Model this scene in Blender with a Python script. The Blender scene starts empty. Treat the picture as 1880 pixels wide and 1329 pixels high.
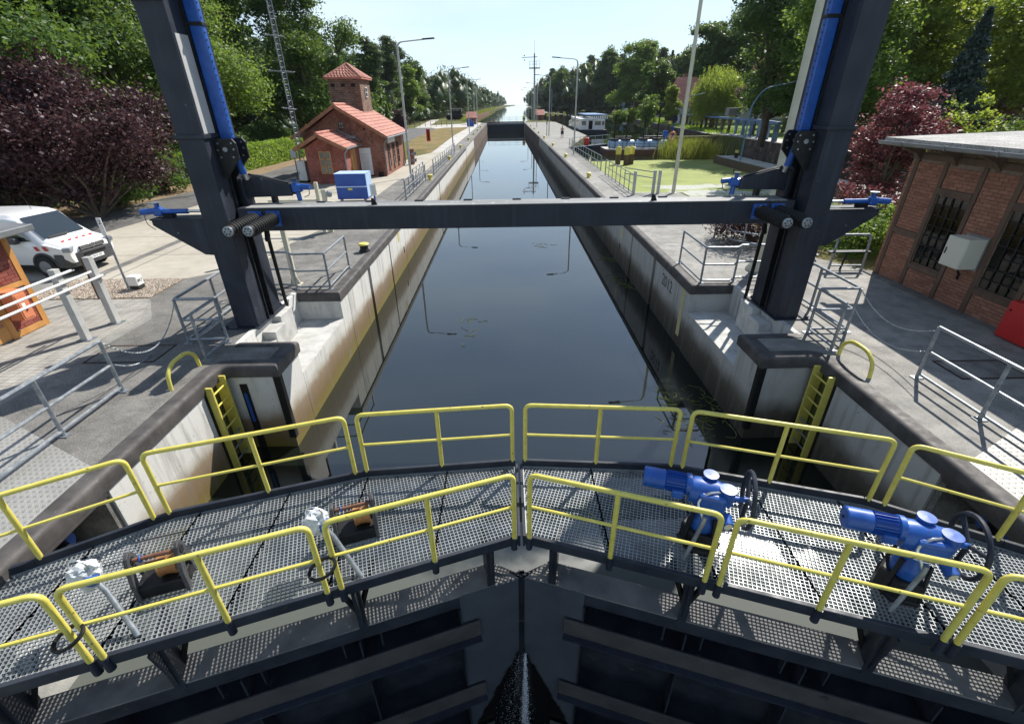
import bpy, math, random
import numpy as np
from mathutils import Vector, Matrix
random.seed(7); RNG=np.random.default_rng(11)
sc=bpy.context.scene
COL=sc.collection
R=math.radians
# ---------------- camera
cam=bpy.data.cameras.new('camera'); camo=bpy.data.objects.new('camera',cam); COL.objects.link(camo)
cam.sensor_fit='HORIZONTAL'; cam.sensor_width=36; cam.lens=16.57; cam.clip_start=.05; cam.clip_end=6000
camo.matrix_world=Matrix(((0.999834,0.017012,-0.006501,-0.2272),(-0.013881,0.480762,-0.876741,0),(-0.01179,0.876686,0.480918,4.4196),(0,0,0,1)))
sc.camera=camo
# ---------------- world, sun, exposure
SUN_AZ=R(38); SUN_EL=R(46)     # azimuth measured from +Y towards +X
w=bpy.data.worlds.new('World'); sc.world=w; w.use_nodes=True
nt=w.node_tree; bg=nt.nodes['Background']
sky=nt.nodes.new('ShaderNodeTexSky'); sky.sky_type='NISHITA'; sky.sun_disc=False
sky.sun_elevation=SUN_EL; sky.sun_rotation=SUN_AZ; sky.air_density=.75; sky.dust_density=.15; sky.ozone_density=4.0
tc=nt.nodes.new('ShaderNodeTexCoord'); mp=nt.nodes.new('ShaderNodeMapping'); mp.inputs['Scale'].default_value=(1.2,1.2,5)
nz=nt.nodes.new('ShaderNodeTexNoise'); nz.inputs['Scale'].default_value=1.6; nz.inputs['Detail'].default_value=6; nz.inputs['Roughness'].default_value=.55
cr=nt.nodes.new('ShaderNodeValToRGB'); cr.color_ramp.elements[0].position=.38; cr.color_ramp.elements[1].position=.74
cr.color_ramp.elements[0].color=(.5,.5,.5,1); cr.color_ramp.elements[1].color=(.95,.95,.95,1)
mx=nt.nodes.new('ShaderNodeMix'); mx.data_type='RGBA'; mx.inputs[7].default_value=(5.5,6.5,7.0,1)
nt.links.new(tc.outputs['Generated'],mp.inputs['Vector']); nt.links.new(mp.outputs[0],nz.inputs['Vector']); nt.links.new(nz.outputs['Fac'],cr.inputs[0])
sz=nt.nodes.new('ShaderNodeSeparateXYZ'); nt.links.new(tc.outputs['Generated'],sz.inputs[0])
# the thin white veil follows the air mass: dense at the horizon, thin overhead
vr=nt.nodes.new('ShaderNodeValToRGB'); e=vr.color_ramp.elements; e[0].position=0; e[0].color=(1,1,1,1); e[1].position=.9; e[1].color=(.22,.22,.22,1); q=e.new(.22); q.color=(.95,.95,.95,1); q=e.new(.45); q.color=(.42,.42,.42,1)
nt.links.new(sz.outputs[2],vr.inputs[0]); vm=nt.nodes.new('ShaderNodeMath'); vm.operation='MULTIPLY'; nt.links.new(cr.outputs[0],vm.inputs[0]); nt.links.new(vr.outputs[0],vm.inputs[1]); nt.links.new(vm.outputs[0],mx.inputs[0]); nt.links.new(sky.outputs[0],mx.inputs[6]); nt.links.new(mx.outputs[2],bg.inputs['Color'])
bg.inputs['Strength'].default_value=.115
sun=bpy.data.lights.new('sun','SUN'); sun.energy=5.0; sun.angle=R(.53); sun.color=(1,.95,.87)
suno=bpy.data.objects.new('sun',sun); COL.objects.link(suno); suno.location=(30,40,50)
sd=Vector((math.sin(SUN_AZ)*math.cos(SUN_EL),math.cos(SUN_AZ)*math.cos(SUN_EL),math.sin(SUN_EL)))
suno.rotation_euler=sd.to_track_quat('Z','Y').to_euler()
vs=sc.view_settings; vs.view_transform='Standard'; vs.look='None'; vs.exposure=0.52; vs.gamma=1; vs.use_curve_mapping=False
sc.cycles.max_bounces=6; sc.cycles.diffuse_bounces=3; sc.cycles.glossy_bounces=4; sc.cycles.transmission_bounces=4; sc.cycles.transparent_max_bounces=6
sc.cycles.use_denoising=True; sc.cycles.sample_clamp_indirect=6
sc.cycles.use_adaptive_sampling=True; sc.cycles.adaptive_threshold=.015

# ---------------- helpers
ORG={}
class MB:
    def __init__(s): s.v=[]; s.f=[]
    def add(s,vs,fs):
        o=len(s.v); s.v.extend([tuple(p) for p in vs]); s.f.extend([tuple(i+o for i in f) for f in fs]); return s
    def box(s,x0,x1,y0,y1,z0,z1):
        return s.add([(x0,y0,z0),(x1,y0,z0),(x1,y1,z0),(x0,y1,z0),(x0,y0,z1),(x1,y0,z1),(x1,y1,z1),(x0,y1,z1)],
          [(3,2,1,0),(4,5,6,7),(0,1,5,4),(1,2,6,5),(2,3,7,6),(3,0,4,7)])
    def obox(s,c,d,rz=0,rx=0,ry=0):
        M=Matrix.Translation(Vector(c))@Matrix.Rotation(rz,4,'Z')@Matrix.Rotation(ry,4,'Y')@Matrix.Rotation(rx,4,'X')
        a,b,h=d[0]/2,d[1]/2,d[2]/2
        return s.add([M@Vector(p) for p in [(-a,-b,-h),(a,-b,-h),(a,b,-h),(-a,b,-h),(-a,-b,h),(a,-b,h),(a,b,h),(-a,b,h)]],
          [(3,2,1,0),(4,5,6,7),(0,1,5,4),(1,2,6,5),(2,3,7,6),(3,0,4,7)])
    def bar(s,p,q,wd,ht,up=(0,0,1)):
        p=Vector(p);q=Vector(q);d=(q-p).normalized();u=Vector(up)
        sd_=d.cross(u)
        if sd_.length<1e-4: sd_=d.cross(Vector((1,0,0)))
        sd_.normalize(); u=sd_.cross(d); a=sd_*wd/2; b=u*ht/2
        return s.add([p-a-b,p+a-b,p+a+b,p-a+b,q-a-b,q+a-b,q+a+b,q-a+b],[(0,1,2,3),(7,6,5,4),(0,4,5,1),(1,5,6,2),(2,6,7,3),(3,7,4,0)])
    def tube(s,pts,r,n=8,closed=False,caps=True):
        P=[Vector(p) for p in pts]; m=len(P); rr=r if isinstance(r,(list,tuple)) else [r]*m
        vs=[];fs=[]; ref=None
        for i in range(m):
            if closed: t=(P[(i+1)%m]-P[i-1])
            else: t=(P[min(i+1,m-1)]-P[max(i-1,0)])
            t.normalize()
            if ref is None:
                ref=Vector((0,0,1)) if abs(t.z)<.9 else Vector((1,0,0))
            a=t.cross(ref)
            if a.length<1e-5: a=t.orthogonal()
            a.normalize(); b=a.cross(t); ref=b
            k=1.0
            if 0<i<m-1 or closed:
                d1=(P[i]-P[i-1]).normalized(); d2=(P[(i+1)%m]-P[i]).normalized(); k=1/max(.55,math.sqrt(max(0,(1+d1.dot(d2))/2)))
            for j in range(n):
                g=2*math.pi*j/n; vs.append(P[i]+(a*math.cos(g)+b*math.sin(g))*rr[i]*(k if k<1.3 else 1))
        for i in range(m if closed else m-1):
            i2=(i+1)%m
            for j in range(n):
                j2=(j+1)%n; fs.append((i*n+j,i*n+j2,i2*n+j2,i2*n+j))
        if caps and not closed:
            fs.append(tuple(range(n-1,-1,-1))); fs.append(tuple(range((m-1)*n,m*n)))
        return s.add(vs,fs)
    def cyl(s,p,q,r,n=12,r2=None): return s.tube([p,q],[r,r if r2 is None else r2],n)
    def lathe(s,c,prof,n=16,axis='z'):
        vs=[];fs=[];c=Vector(c)
        for (r,h) in prof:
            for j in range(n):
                g=2*math.pi*j/n; x,y=r*math.cos(g),r*math.sin(g)
                vs.append(c+(Vector((x,y,h)) if axis=='z' else Vector((h,x,y)) if axis=='x' else Vector((y,h,x))))
        for i in range(len(prof)-1):
            for j in range(n):
                j2=(j+1)%n; fs.append((i*n+j,i*n+j2,(i+1)*n+j2,(i+1)*n+j))
        fs.append(tuple(range(n-1,-1,-1))); m=len(prof); fs.append(tuple(range((m-1)*n,m*n)))
        return s.add(vs,fs)
    def prism(s,poly,a0,a1,axis='z'):
        def pt(u,v,h): return (u,v,h) if axis=='z' else (h,u,v) if axis=='x' else (u,h,v)
        n=len(poly); vs=[pt(u,v,a0) for u,v in poly]+[pt(u,v,a1) for u,v in poly]
        fs=[tuple(range(n-1,-1,-1)),tuple(range(n,2*n))]+[(i,(i+1)%n,n+(i+1)%n,n+i) for i in range(n)]
        return s.add(vs,fs)
    def sheet(s,poly,z): 
        return s.add([(x,y,z) for x,y in poly],[tuple(range(len(poly)))])
    def torus(s,c,R0,r,n=24,m=8,axis='x',a0=0,a1=2*math.pi):
        c=Vector(c); full=abs(a1-a0-2*math.pi)<1e-4; pts=[]
        k=n if full else n+1
        for i in range(k):
            g=a0+(a1-a0)*i/n; u,v=R0*math.cos(g),R0*math.sin(g)
            pts.append(c+(Vector((0,u,v)) if axis=='x' else Vector((u,0,v)) if axis=='y' else Vector((u,v,0))))
        return s.tube(pts,r,m,closed=full)
    def mesh(s,name,org=(0,0,0)):
        me=bpy.data.meshes.new(name); o=Vector(org)
        me.from_pydata([(p[0]-o.x,p[1]-o.y,p[2]-o.z) for p in s.v],[],s.f); return me
    def build(s,name,m,parent=None,smooth=False,bevel=0,loc=None):
        if parent is not None: org=ORG[parent]
        else:
            if loc is None:
                A=np.array(s.v); lo=A.min(0);hi=A.max(0); loc=((lo[0]+hi[0])/2,(lo[1]+hi[1])/2,lo[2])
            org=Vector(loc)
        me=s.mesh(name,org); me.materials.append(m)
        if smooth:
            me.polygons.foreach_set('use_smooth',[True]*len(me.polygons)); me.set_sharp_from_angle(angle=R(38))
        o=bpy.data.objects.new(name,me); COL.objects.link(o)
        if parent is not None: o.parent=parent
        else: o.location=org
        ORG[o]=org
        if bevel:
            b=o.modifiers.new('bevel','BEVEL'); b.width=bevel; b.segments=2; b.limit_method='ANGLE'; b.angle_limit=R(40); b.harden_normals=False
        return o
def tag(o,label=None,cat=None,group=None,kind=None):
    if label: o['label']=label
    if cat: o['category']=cat
    if group: o['group']=group
    if kind: o['kind']=kind
    return o
def thing(name,label,cat,loc,group=None):
    o=bpy.data.objects.new(name,None); COL.objects.link(o); o.location=loc; o.empty_display_size=.2; ORG[o]=Vector(loc)
    return tag(o,label,cat,group)
def struct(name,mb,m,**k): return tag(mb.build(name,m,**k),kind='structure')
def stuffpart(o): o['kind']='stuff'; return o
def copy_tree(o,loc=None,rz=None,label=None,parent=None,scale=None,group=None):
    c=o.copy(); COL.objects.link(c); 
    if parent is not None: c.parent=parent
    if loc is not None: c.location=loc
    if rz is not None: c.rotation_euler=(0,0,rz)
    if scale is not None: c.scale=scale if isinstance(scale,(tuple,list)) else (scale,)*3
    if label: c['label']=label
    if group: c['group']=group
    for ch in list(o.children): copy_tree(ch,parent=c)
    return c
def arc(c,r,a0,a1,n,z):
    return [(c[0]+r*math.cos(a0+(a1-a0)*i/n),c[1]+r*math.sin(a0+(a1-a0)*i/n),z) for i in range(n+1)]
def rounded(pts,r,n=4):
    P=[Vector(p) for p in pts]; out=[P[0]]
    for i in range(1,len(P)-1):
        a=(P[i-1]-P[i]);b=(P[i+1]-P[i]); ra=min(r,a.length*.45,b.length*.45); a.normalize();b.normalize()
        p0=P[i]+a*ra;p2=P[i]+b*ra
        for k in range(n+1):
            t=k/n; out.append(p0*(1-t)**2+P[i]*2*t*(1-t)+p2*t*t)
    out.append(P[-1]); return out
def text(body,size,m,parent,loc,rot,extrude=.002,name='lettering',align='CENTER'):
    cu=bpy.data.curves.new(name,'FONT'); cu.body=body; cu.size=size; cu.extrude=extrude; cu.align_x=align; cu.align_y='CENTER'
    cu.materials.append(m); o=bpy.data.objects.new(name,cu); COL.objects.link(o); o.parent=parent
    o.location=Vector(loc)-ORG[parent]; o.rotation_euler=rot; ORG[o]=ORG[parent]; return o

# ---------------- materials
def mat(name): 
    m=bpy.data.materials.new(name); m.use_nodes=True; nt=m.node_tree; b=nt.nodes['Principled BSDF']; return m,nt,b
def nd(nt,t,**k):
    n=nt.nodes.new(t)
    for a,v in k.items():
        if a in n.inputs: n.inputs[a].default_value=v
        else: setattr(n,a,v)
    return n
def c4(c): return (c[0],c[1],c[2],1)
def ramp(nt,fac,stops,interp='LINEAR'):
    r=nt.nodes.new('ShaderNodeValToRGB'); e=r.color_ramp; e.interpolation=interp
    while len(e.elements)<len(stops): e.elements.new(.5)
    for i,(p,c) in enumerate(stops): e.elements[i].position=p; e.elements[i].color=c4(c) if not isinstance(c,(int,float)) else (c,c,c,1)
    nt.links.new(fac,r.inputs[0]); return r.outputs[0]
def mixc(nt,fac,a,b,mode='MIX'):
    n=nt.nodes.new('ShaderNodeMix'); n.data_type='RGBA'; n.blend_type=mode
    for i,v in ((0,fac),(6,a),(7,b)):
        if hasattr(v,'is_linked') or hasattr(v,'links'): nt.links.new(v,n.inputs[i])
        else: n.inputs[i].default_value=v if isinstance(v,(int,float)) else c4(v)
    return n.outputs[2]
def math_(nt,op,a,b=0,c=0):
    n=nt.nodes.new('ShaderNodeMath'); n.operation=op
    for i,v in enumerate((a,b,c)):
        if hasattr(v,'links'): nt.links.new(v,n.inputs[i])
        else: n.inputs[i].default_value=v
    return n.outputs[0]
def coords(nt,kind):
    if kind=='W': return nd(nt,'ShaderNodeNewGeometry').outputs['Position']
    return nd(nt,'ShaderNodeTexCoord').outputs['Object']
def noise(nt,co,scale,detail=5,rough=.55,vec=None):
    if vec:
        m=nd(nt,'ShaderNodeMapping'); m.inputs['Scale'].default_value=vec; nt.links.new(co,m.inputs['Vector']); co=m.outputs[0]
    n=nd(nt,'ShaderNodeTexNoise',Scale=scale,Detail=detail,Roughness=rough); nt.links.new(co,n.inputs['Vector']); return n.outputs['Fac']
def bump(nt,b,h,strength=.3,dist=.01):
    n=nd(nt,'ShaderNodeBump',Strength=strength,Distance=dist); nt.links.new(h,n.inputs['Height']); nt.links.new(n.outputs[0],b.inputs['Normal']); return n
def S(name,c1,c2=None,scale=4,rough=.6,metal=0,bmp=0,bscale=60,co='W',lo=.35,hi=.65,spec=.5,detail=6,rvar=0,coat=0,speck=None,vec=None):
    m,nt,b=mat(name); x=coords(nt,co); c2=c2 or c1
    n=noise(nt,x,scale,detail,vec=vec); col=ramp(nt,n,[(lo,c1),(hi,c2)])
    if speck:
        sn=noise(nt,x,speck[0],2,.5); col=mixc(nt,ramp(nt,sn,[(speck[2],0.0),(min(.99,speck[2]+.06),1.0)]),col,speck[1])
    nt.links.new(col,b.inputs['Base Color']); b.inputs['Roughness'].default_value=rough; b.inputs['Metallic'].default_value=metal
    b.inputs['Specular IOR Level'].default_value=spec
    if coat: b.inputs['Coat Weight'].default_value=coat; b.inputs['Coat Roughness'].default_value=.08
    if rvar:
        r=noise(nt,x,scale*2.3,4); nt.links.new(ramp(nt,r,[(.3,max(0,rough-rvar)),(.7,min(1,rough+rvar))]),b.inputs['Roughness'])
    if bmp: bump(nt,b,noise(nt,x,bscale,4),bmp,.01)
    return m
M={}
def mk_anth(name,c1,c2,sp):
    m,nt,b=mat(name); x=coords(nt,'W'); col=ramp(nt,noise(nt,x,2.5,6),[(.35,c1),(.65,c2)])
    st=noise(nt,x,1.0,5,.6,vec=(9,9,.5)); col=mixc(nt,math_(nt,'MULTIPLY',ramp(nt,st,[(.52,0.0),(.74,1.0)]),.4),col,tuple(v*2.3 for v in c2))
    d=noise(nt,x,13,2); col=mixc(nt,ramp(nt,d,[(.765,0.0),(.785,.8)]),col,(.32,.32,.31))
    nt.links.new(col,b.inputs['Base Color']); b.inputs['Specular IOR Level'].default_value=sp; nt.links.new(ramp(nt,noise(nt,x,5,5),[(.3,.36),(.7,.6)]),b.inputs['Roughness']); bump(nt,b,noise(nt,x,120,3),.05,.01); return m
M['anth']=mk_anth('anthracite_paint',(.019,.023,.034),(.029,.034,.048),.28)
M['anth_plain']=S('anthracite_plain',(.016,.021,.037),(.026,.032,.052),2.5,.48,spec=.25,rvar=.1,bmp=.05,bscale=150)
M['anth2']=S('dark_gate_paint',(.017,.021,.031),(.034,.039,.050),3,.5,spec=.28,rvar=.12,speck=(9,(.06,.055,.05),.68),bmp=.06,bscale=90)
M['sunlit_side']=S('painted_sunlight_grey',(.42,.42,.41),(.5,.5,.48),2,.5)  # pale grey stands for sunlight on the left tower's inner face
M['black']=S('black_rubber',(.006,.006,.006),(.011,.011,.011),20,.65,spec=.3)
M['blackmetal']=S('black_cast_metal',(.008,.009,.011),(.02,.02,.021),8,.5,spec=.3)
M['blue']=S('blue_machine_paint',(.010,.072,.33),(.018,.105,.42),6,.38,coat=.15,rvar=.1,speck=(25,(.03,.05,.14),.68))
M['bluedark']=S('blue_cabinet_paint',(.010,.065,.33),(.014,.085,.38),2,.4)
M['lightblue']=S('sky_blue_pipe_paint',(.42,.58,.80),(.50,.64,.84),1.5,.45)
M['bluegrey']=S('faded_blue_steel',(.10,.19,.34),(.16,.26,.42),2,.55)
M['yellow']=S('yellow_rail_paint',(.62,.53,.095),(.70,.61,.14),9,.42,speck=(17,(.24,.18,.05),.69),rvar=.08)
M['galv']=S('galvanised_steel',(.20,.225,.25),(.33,.355,.38),9,.45,metal=.5,rvar=.12)
M['grate']=S('galvanised_grating',(.27,.295,.31),(.40,.425,.44),4,.5,metal=.3,rvar=.1)
M['steel']=S('bright_steel',(.55,.56,.57),(.65,.66,.67),12,.3,metal=.9)
M['whitepaint']=S('white_enamel',(.74,.75,.74),(.8,.8,.79),3,.4)
M['beige']=S('beige_post_paint',(.52,.50,.38),(.60,.57,.45),3,.5)
M['greypost']=S('pale_grey_lamp_post',(.40,.40,.38),(.50,.50,.48),3,.5)
M['rust']=S('rusty_steel',(.12,.05,.03),(.22,.10,.06),14,.7)
M['brass']=S('bronze_roller',(.30,.13,.04),(.42,.20,.07),5,.4,metal=.3,vec=(1,1,1))
M['redpaint']=S('red_paint',(.50,.02,.02),(.56,.03,.03),3,.4)
M['orangebox']=S('orange_enamel',(.62,.20,.09),(.68,.24,.12),4,.5)
M['wood']=S('orange_oiled_timber',(.42,.19,.045),(.58,.29,.09),3,.5,vec=(1,1,.15),bmp=.1)
M['brownwood']=S('brown_timber',(.085,.052,.036),(.13,.08,.055),5,.6,vec=(1,1,.2),bmp=.15)
M['fascia']=S('stained_timber_fascia',(.25,.10,.05),(.36,.16,.08),5,.55)
M['cream']=S('cream_plastic',(.62,.60,.50),(.66,.64,.54),2,.45)
M['plastic']=S('white_plastic_film',(.52,.55,.57),(.66,.68,.69),9,.3,spec=.6)
M['coping']=S('brown_grey_coping_steel',(.040,.036,.035),(.085,.078,.075),3,.68,speck=(30,(.17,.16,.15),.70),bmp=.08,rvar=.1)
M['ink']=S('dark_lettering',(.03,.03,.03))
M['whiteink']=S('white_marking',(.8,.8,.8))
M['alu']=S('zinc_sheet',(.20,.21,.22),(.29,.30,.31),2,.4,metal=.4)
M['bark']=S('bark',(.07,.055,.04),(.13,.105,.08),9,.9,bmp=.5,bscale=25,co='O',vec=(1,1,.25))
M['tyre']=S('tyre_rubber',(.012,.012,.013),(.02,.02,.02),9,.8)
M['carwhite']=S('white_van_paint',(.78,.78,.78),(.80,.80,.80),1,.25,coat=.6)
M['carblack']=S('grey_bumper_plastic',(.045,.047,.05),(.06,.06,.065),6,.5)
def glass(name,c,rough=.04):
    m,nt,b=mat(name); b.inputs['Base Color'].default_value=c4(c); b.inputs['Roughness'].default_value=rough; b.inputs['Specular IOR Level'].default_value=.9; b.inputs['IOR'].default_value=1.6
    return m
M['glass']=glass('window_glass',(.012,.015,.016)); M['carglass']=glass('windscreen_glass',(.018,.026,.03))
M['pane']=glass('old_window_pane',(.09,.09,.08),.15)
def mk_concrete(name,c1,c2,c3,agg=.35,slab=None,wear=1.0):
    m,nt,b=mat(name); x=coords(nt,'W')
    big=noise(nt,x,.45,7,.62); mid=noise(nt,x,2.6,6,.6); fine=noise(nt,x,55,3,.6)
    col=ramp(nt,big,[(.30,c1),(.52,c2),(.72,c3)])
    col=mixc(nt,math_(nt,'MULTIPLY',ramp(nt,mid,[(.42,0.0),(.66,1.0)]),.55*wear),col,tuple(v*.55 for v in c1))
    v=nd(nt,'ShaderNodeTexVoronoi',Scale=46); nt.links.new(x,v.inputs['Vector'])
    col=mixc(nt,math_(nt,'MULTIPLY',ramp(nt,v.outputs['Distance'],[(.10,1.0),(.34,0.0)]),agg),col,(.52,.51,.48))
    col=mixc(nt,math_(nt,'MULTIPLY',ramp(nt,fine,[(.5,0.0),(.62,1.0)]),agg),col,(.07,.07,.068))
    if slab:
        sx,sy,ox,oy,jw=slab; sep=nd(nt,'ShaderNodeSeparateXYZ'); nt.links.new(x,sep.inputs[0])
        for ax,s_,o_ in ((0,sx,ox),(1,sy,oy)):
            if not s_: continue
            fr=math_(nt,'FRACT',math_(nt,'DIVIDE',math_(nt,'ADD',sep.outputs[ax],1000*s_-o_),s_))
            ed=math_(nt,'MINIMUM',fr,math_(nt,'SUBTRACT',1,fr))
            col=mixc(nt,math_(nt,'MULTIPLY',math_(nt,'LESS_THAN',ed,jw/s_),.65),col,(.09,.085,.075))
    nt.links.new(col,b.inputs['Base Color']); b.inputs['Roughness'].default_value=.85
    h=math_(nt,'ADD',fine,math_(nt,'MULTIPLY',v.outputs['Distance'],-.7)); bump(nt,b,h,.35,.008); return m
M['conc']=mk_concrete('exposed_aggregate_concrete',(.10,.095,.087),(.195,.185,.168),(.32,.305,.275),.55,slab=(2.45,3.1,-4.9,5.2,.008))
M['concR']=mk_concrete('worn_concrete',(.19,.185,.17),(.29,.28,.255),(.37,.355,.33),.34,slab=(0,4.1,0,8.4,.008))
M['slab']=mk_concrete('pale_concrete_slabs',(.36,.325,.265),(.43,.395,.325),(.49,.45,.38),.10,slab=(5.0,2.6,-17,13.5,.03),wear=.4)
M['path']=mk_concrete('pale_path_concrete',(.40,.385,.35),(.50,.48,.44),(.56,.54,.50),.12,slab=(0,2.0,0,0,.02),wear=.5)
M['asphalt']=mk_concrete('asphalt',(.085,.083,.080),(.125,.122,.118),(.16,.155,.15),.15)
M['ledge']=mk_concrete('pale_smooth_concrete',(.42,.415,.39),(.55,.545,.52),(.62,.615,.60),.06,wear=.9)
def mk_wall():
    m,nt,b=mat('stained_shaded_lock_concrete'); x=coords(nt,'W'); sep=nd(nt,'ShaderNodeSeparateXYZ'); nt.links.new(x,sep.inputs[0])
    n=noise(nt,x,1.1,6,.6); st=noise(nt,x,2.2,5,.6,vec=(1,3.2,.22)); fine=noise(nt,x,24,4)
    pitted=noise(nt,x,11,3)
    z=math_(nt,'ADD',sep.outputs[2],math_(nt,'MULTIPLY',math_(nt,'SUBTRACT',n,.5),.5))
    z=math_(nt,'ADD',z,math_(nt,'MULTIPLY',math_(nt,'SUBTRACT',st,.5),.16))
    t=math_(nt,'MULTIPLY',math_(nt,'ADD',z,2.4),1/2.4)
    col=ramp(nt,t,[(.0,(.10,.086,.006)),(.17,(.15,.122,.012)),(.29,(.15,.105,.035)),(.40,(.19,.13,.075)),(.47,(.24,.18,.115)),(.53,(.44,.41,.35)),(.60,(.60,.59,.55)),(1,(.66,.655,.625))])
    colShadeR=ramp(nt,t,[(.0,(.022,.02,.014)),(.17,(.035,.031,.022)),(.34,(.06,.05,.036)),(.44,(.10,.085,.065)),(.52,(.24,.23,.205)),(.60,(.42,.415,.395)),(1,(.50,.50,.485))])  # right wall: dark stain, plus its shade put into the colour
    col=mixc(nt,math_(nt,'GREATER_THAN',sep.outputs[0],0),col,colShadeR)
    col=mixc(nt,math_(nt,'MULTIPLY',ramp(nt,st,[(.50,0.0),(.72,1.0)]),.6),col,(.17,.155,.13))
    col=mixc(nt,math_(nt,'MULTIPLY',ramp(nt,pitted,[(.66,0.0),(.72,1.0)]),.5),col,(.16,.15,.13))
    nt.links.new(col,b.inputs['Base Color']); b.inputs['Roughness'].default_value=.8; bump(nt,b,fine,.25,.01); return m
M['wall']=mk_wall()
M['oldwall']=S('old_dark_masonry',(.05,.033,.025),(.16,.10,.075),.9,.85,bmp=.4,bscale=8,speck=(2.0,(.22,.19,.16),.62))
def mk_brick(name,cols,lo=.0):
    m,nt,b=mat(name); g=nd(nt,'ShaderNodeNewGeometry'); oi=nd(nt,'ShaderNodeObjectInfo'); x=coords(nt,'W')
    r=math_(nt,'FRACT',math_(nt,'ADD',g.outputs['Random Per Island'],oi.outputs['Random']))
    col=ramp(nt,r,[(i/(len(cols)-1),c) for i,c in enumerate(cols)])
    n=noise(nt,x,38,4); col=mixc(nt,math_(nt,'MULTIPLY',ramp(nt,n,[(.45,0.0),(.75,1.0)]),.5),col,tuple(v*.5 for v in cols[0]))
    n2=noise(nt,x,1.0,5); col=mixc(nt,math_(nt,'MULTIPLY',ramp(nt,n2,[(.45,0.0),(.7,1.0)]),.4),col,tuple(v*.6 for v in cols[1]))
    nt.links.new(col,b.inputs['Base Color']); b.inputs['Roughness'].default_value=.85; bump(nt,b,n,.4,.006); return m
M['brickR']=mk_brick('weathered_orange_brick',[(.25,.108,.068),(.33,.15,.095),(.385,.18,.12),(.285,.125,.08)])
M['brickK']=mk_brick('red_facing_brick',[(.16,.03,.022),(.31,.085,.06),(.25,.05,.035),(.36,.12,.085)])
M['mortar']=S('mortar',(.24,.21,.18),(.34,.30,.26),6,.9,bmp=.3)
M['mortarR']=S('grey_mortar',(.20,.15,.115),(.28,.21,.165),6,.9,bmp=.3)
def mk_brickwall(name,a,b_,mort,dirn,scale=1.0):
    m,nt,b=mat(name); x=coords(nt,'W'); sep=nd(nt,'ShaderNodeSeparateXYZ'); nt.links.new(x,sep.inputs[0]); cb=nd(nt,'ShaderNodeCombineXYZ')
    nt.links.new(math_(nt,'ADD',sep.outputs[0],sep.outputs[1]),cb.inputs[0]); nt.links.new(sep.outputs[2],cb.inputs[1])
    t=nd(nt,'ShaderNodeTexBrick',Scale=1.0); t.inputs['Color1'].default_value=c4(a); t.inputs['Color2'].default_value=c4(b_); t.inputs['Mortar'].default_value=c4(mort)
    t.inputs['Brick Width'].default_value=.24*scale; t.inputs['Row Height'].default_value=.075*scale; t.inputs['Mortar Size'].default_value=.007*scale; t.inputs['Bias'].default_value=.1
    nt.links.new(cb.outputs[0],t.inputs['Vector'])
    n=noise(nt,x,1.3,6,.65); n3=noise(nt,x,7,4,.6); col=mixc(nt,math_(nt,'MULTIPLY',ramp(nt,n,[(.42,0.0),(.62,1.0)]),.7),t.outputs['Color'],tuple(v*.32 for v in a))
    col=mixc(nt,math_(nt,'MULTIPLY',ramp(nt,n3,[(.54,0.0),(.66,1.0)]),.5),col,(.34,.25,.19))
    nt.links.new(col,b.inputs['Base Color']); b.inputs['Roughness'].default_value=.9; bump(nt,b,t.outputs['Fac'],-.4,.01); return m
M['bw_house']=mk_brickwall('old_red_brickwork',(.36,.125,.078),(.24,.078,.05),(.26,.19,.15),0)
M['bw_annex']=mk_brickwall('fresh_red_brickwork',(.36,.082,.058),(.29,.06,.045),(.30,.20,.16),0)
M['bw_tower']=mk_brickwall('sooty_tower_brickwork',(.26,.14,.09),(.12,.065,.05),(.28,.23,.18),0,1.5)
M['bw_shed']=mk_brickwall('shed_brickwork',(.30,.12,.09),(.22,.09,.07),(.3,.25,.2),0)
M['tile']=S('red_clay_tile',(.38,.14,.10),(.50,.225,.165),1.6,.7,bmp=.15,bscale=20,speck=(5,(.30,.11,.09),.6))
M['felt']=S('pale_roofing_felt',(.30,.295,.28),(.46,.45,.43),1.3,.9,speck=(26,(.16,.155,.14),.55),bmp=.4,bscale=40)
def mk_ground(name,cols,scale=.6,fine=30):
    m,nt,b=mat(name); x=coords(nt,'W'); n=noise(nt,x,scale,7,.65); f=noise(nt,x,fine,3,.7)
    col=ramp(nt,n,[(.28+.44*i/(len(cols)-1),c) for i,c in enumerate(cols)])
    col=mixc(nt,math_(nt,'MULTIPLY',ramp(nt,f,[(.4,0.0),(.7,1.0)]),.5),col,tuple(v*.45 for v in cols[0])); nt.links.new(col,b.inputs['Base Color'])
    b.inputs['Roughness'].default_value=.95; b.inputs['Specular IOR Level'].default_value=.1; bump(nt,b,f,.5,.03); return m
M['ground']=mk_ground('meadow_ground',[(.11,.10,.04),(.16,.15,.06),(.10,.13,.035),(.20,.17,.09)],.25)
M['drygrass']=mk_ground('dry_grass',[(.20,.15,.07),(.28,.20,.10),(.17,.16,.06),(.25,.18,.09)],.35)
M['lawn']=mk_ground('green_lawn',[(.10,.17,.03),(.16,.22,.05),(.13,.20,.04),(.25,.22,.10)],.5)
M['soil']=mk_ground('sandy_verge',[(.22,.16,.10),(.30,.22,.14),(.16,.12,.07)],.8)
M['bank']=mk_ground('reedy_bank',[(.14,.13,.05),(.10,.15,.04),(.24,.19,.11)],.2)
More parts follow.
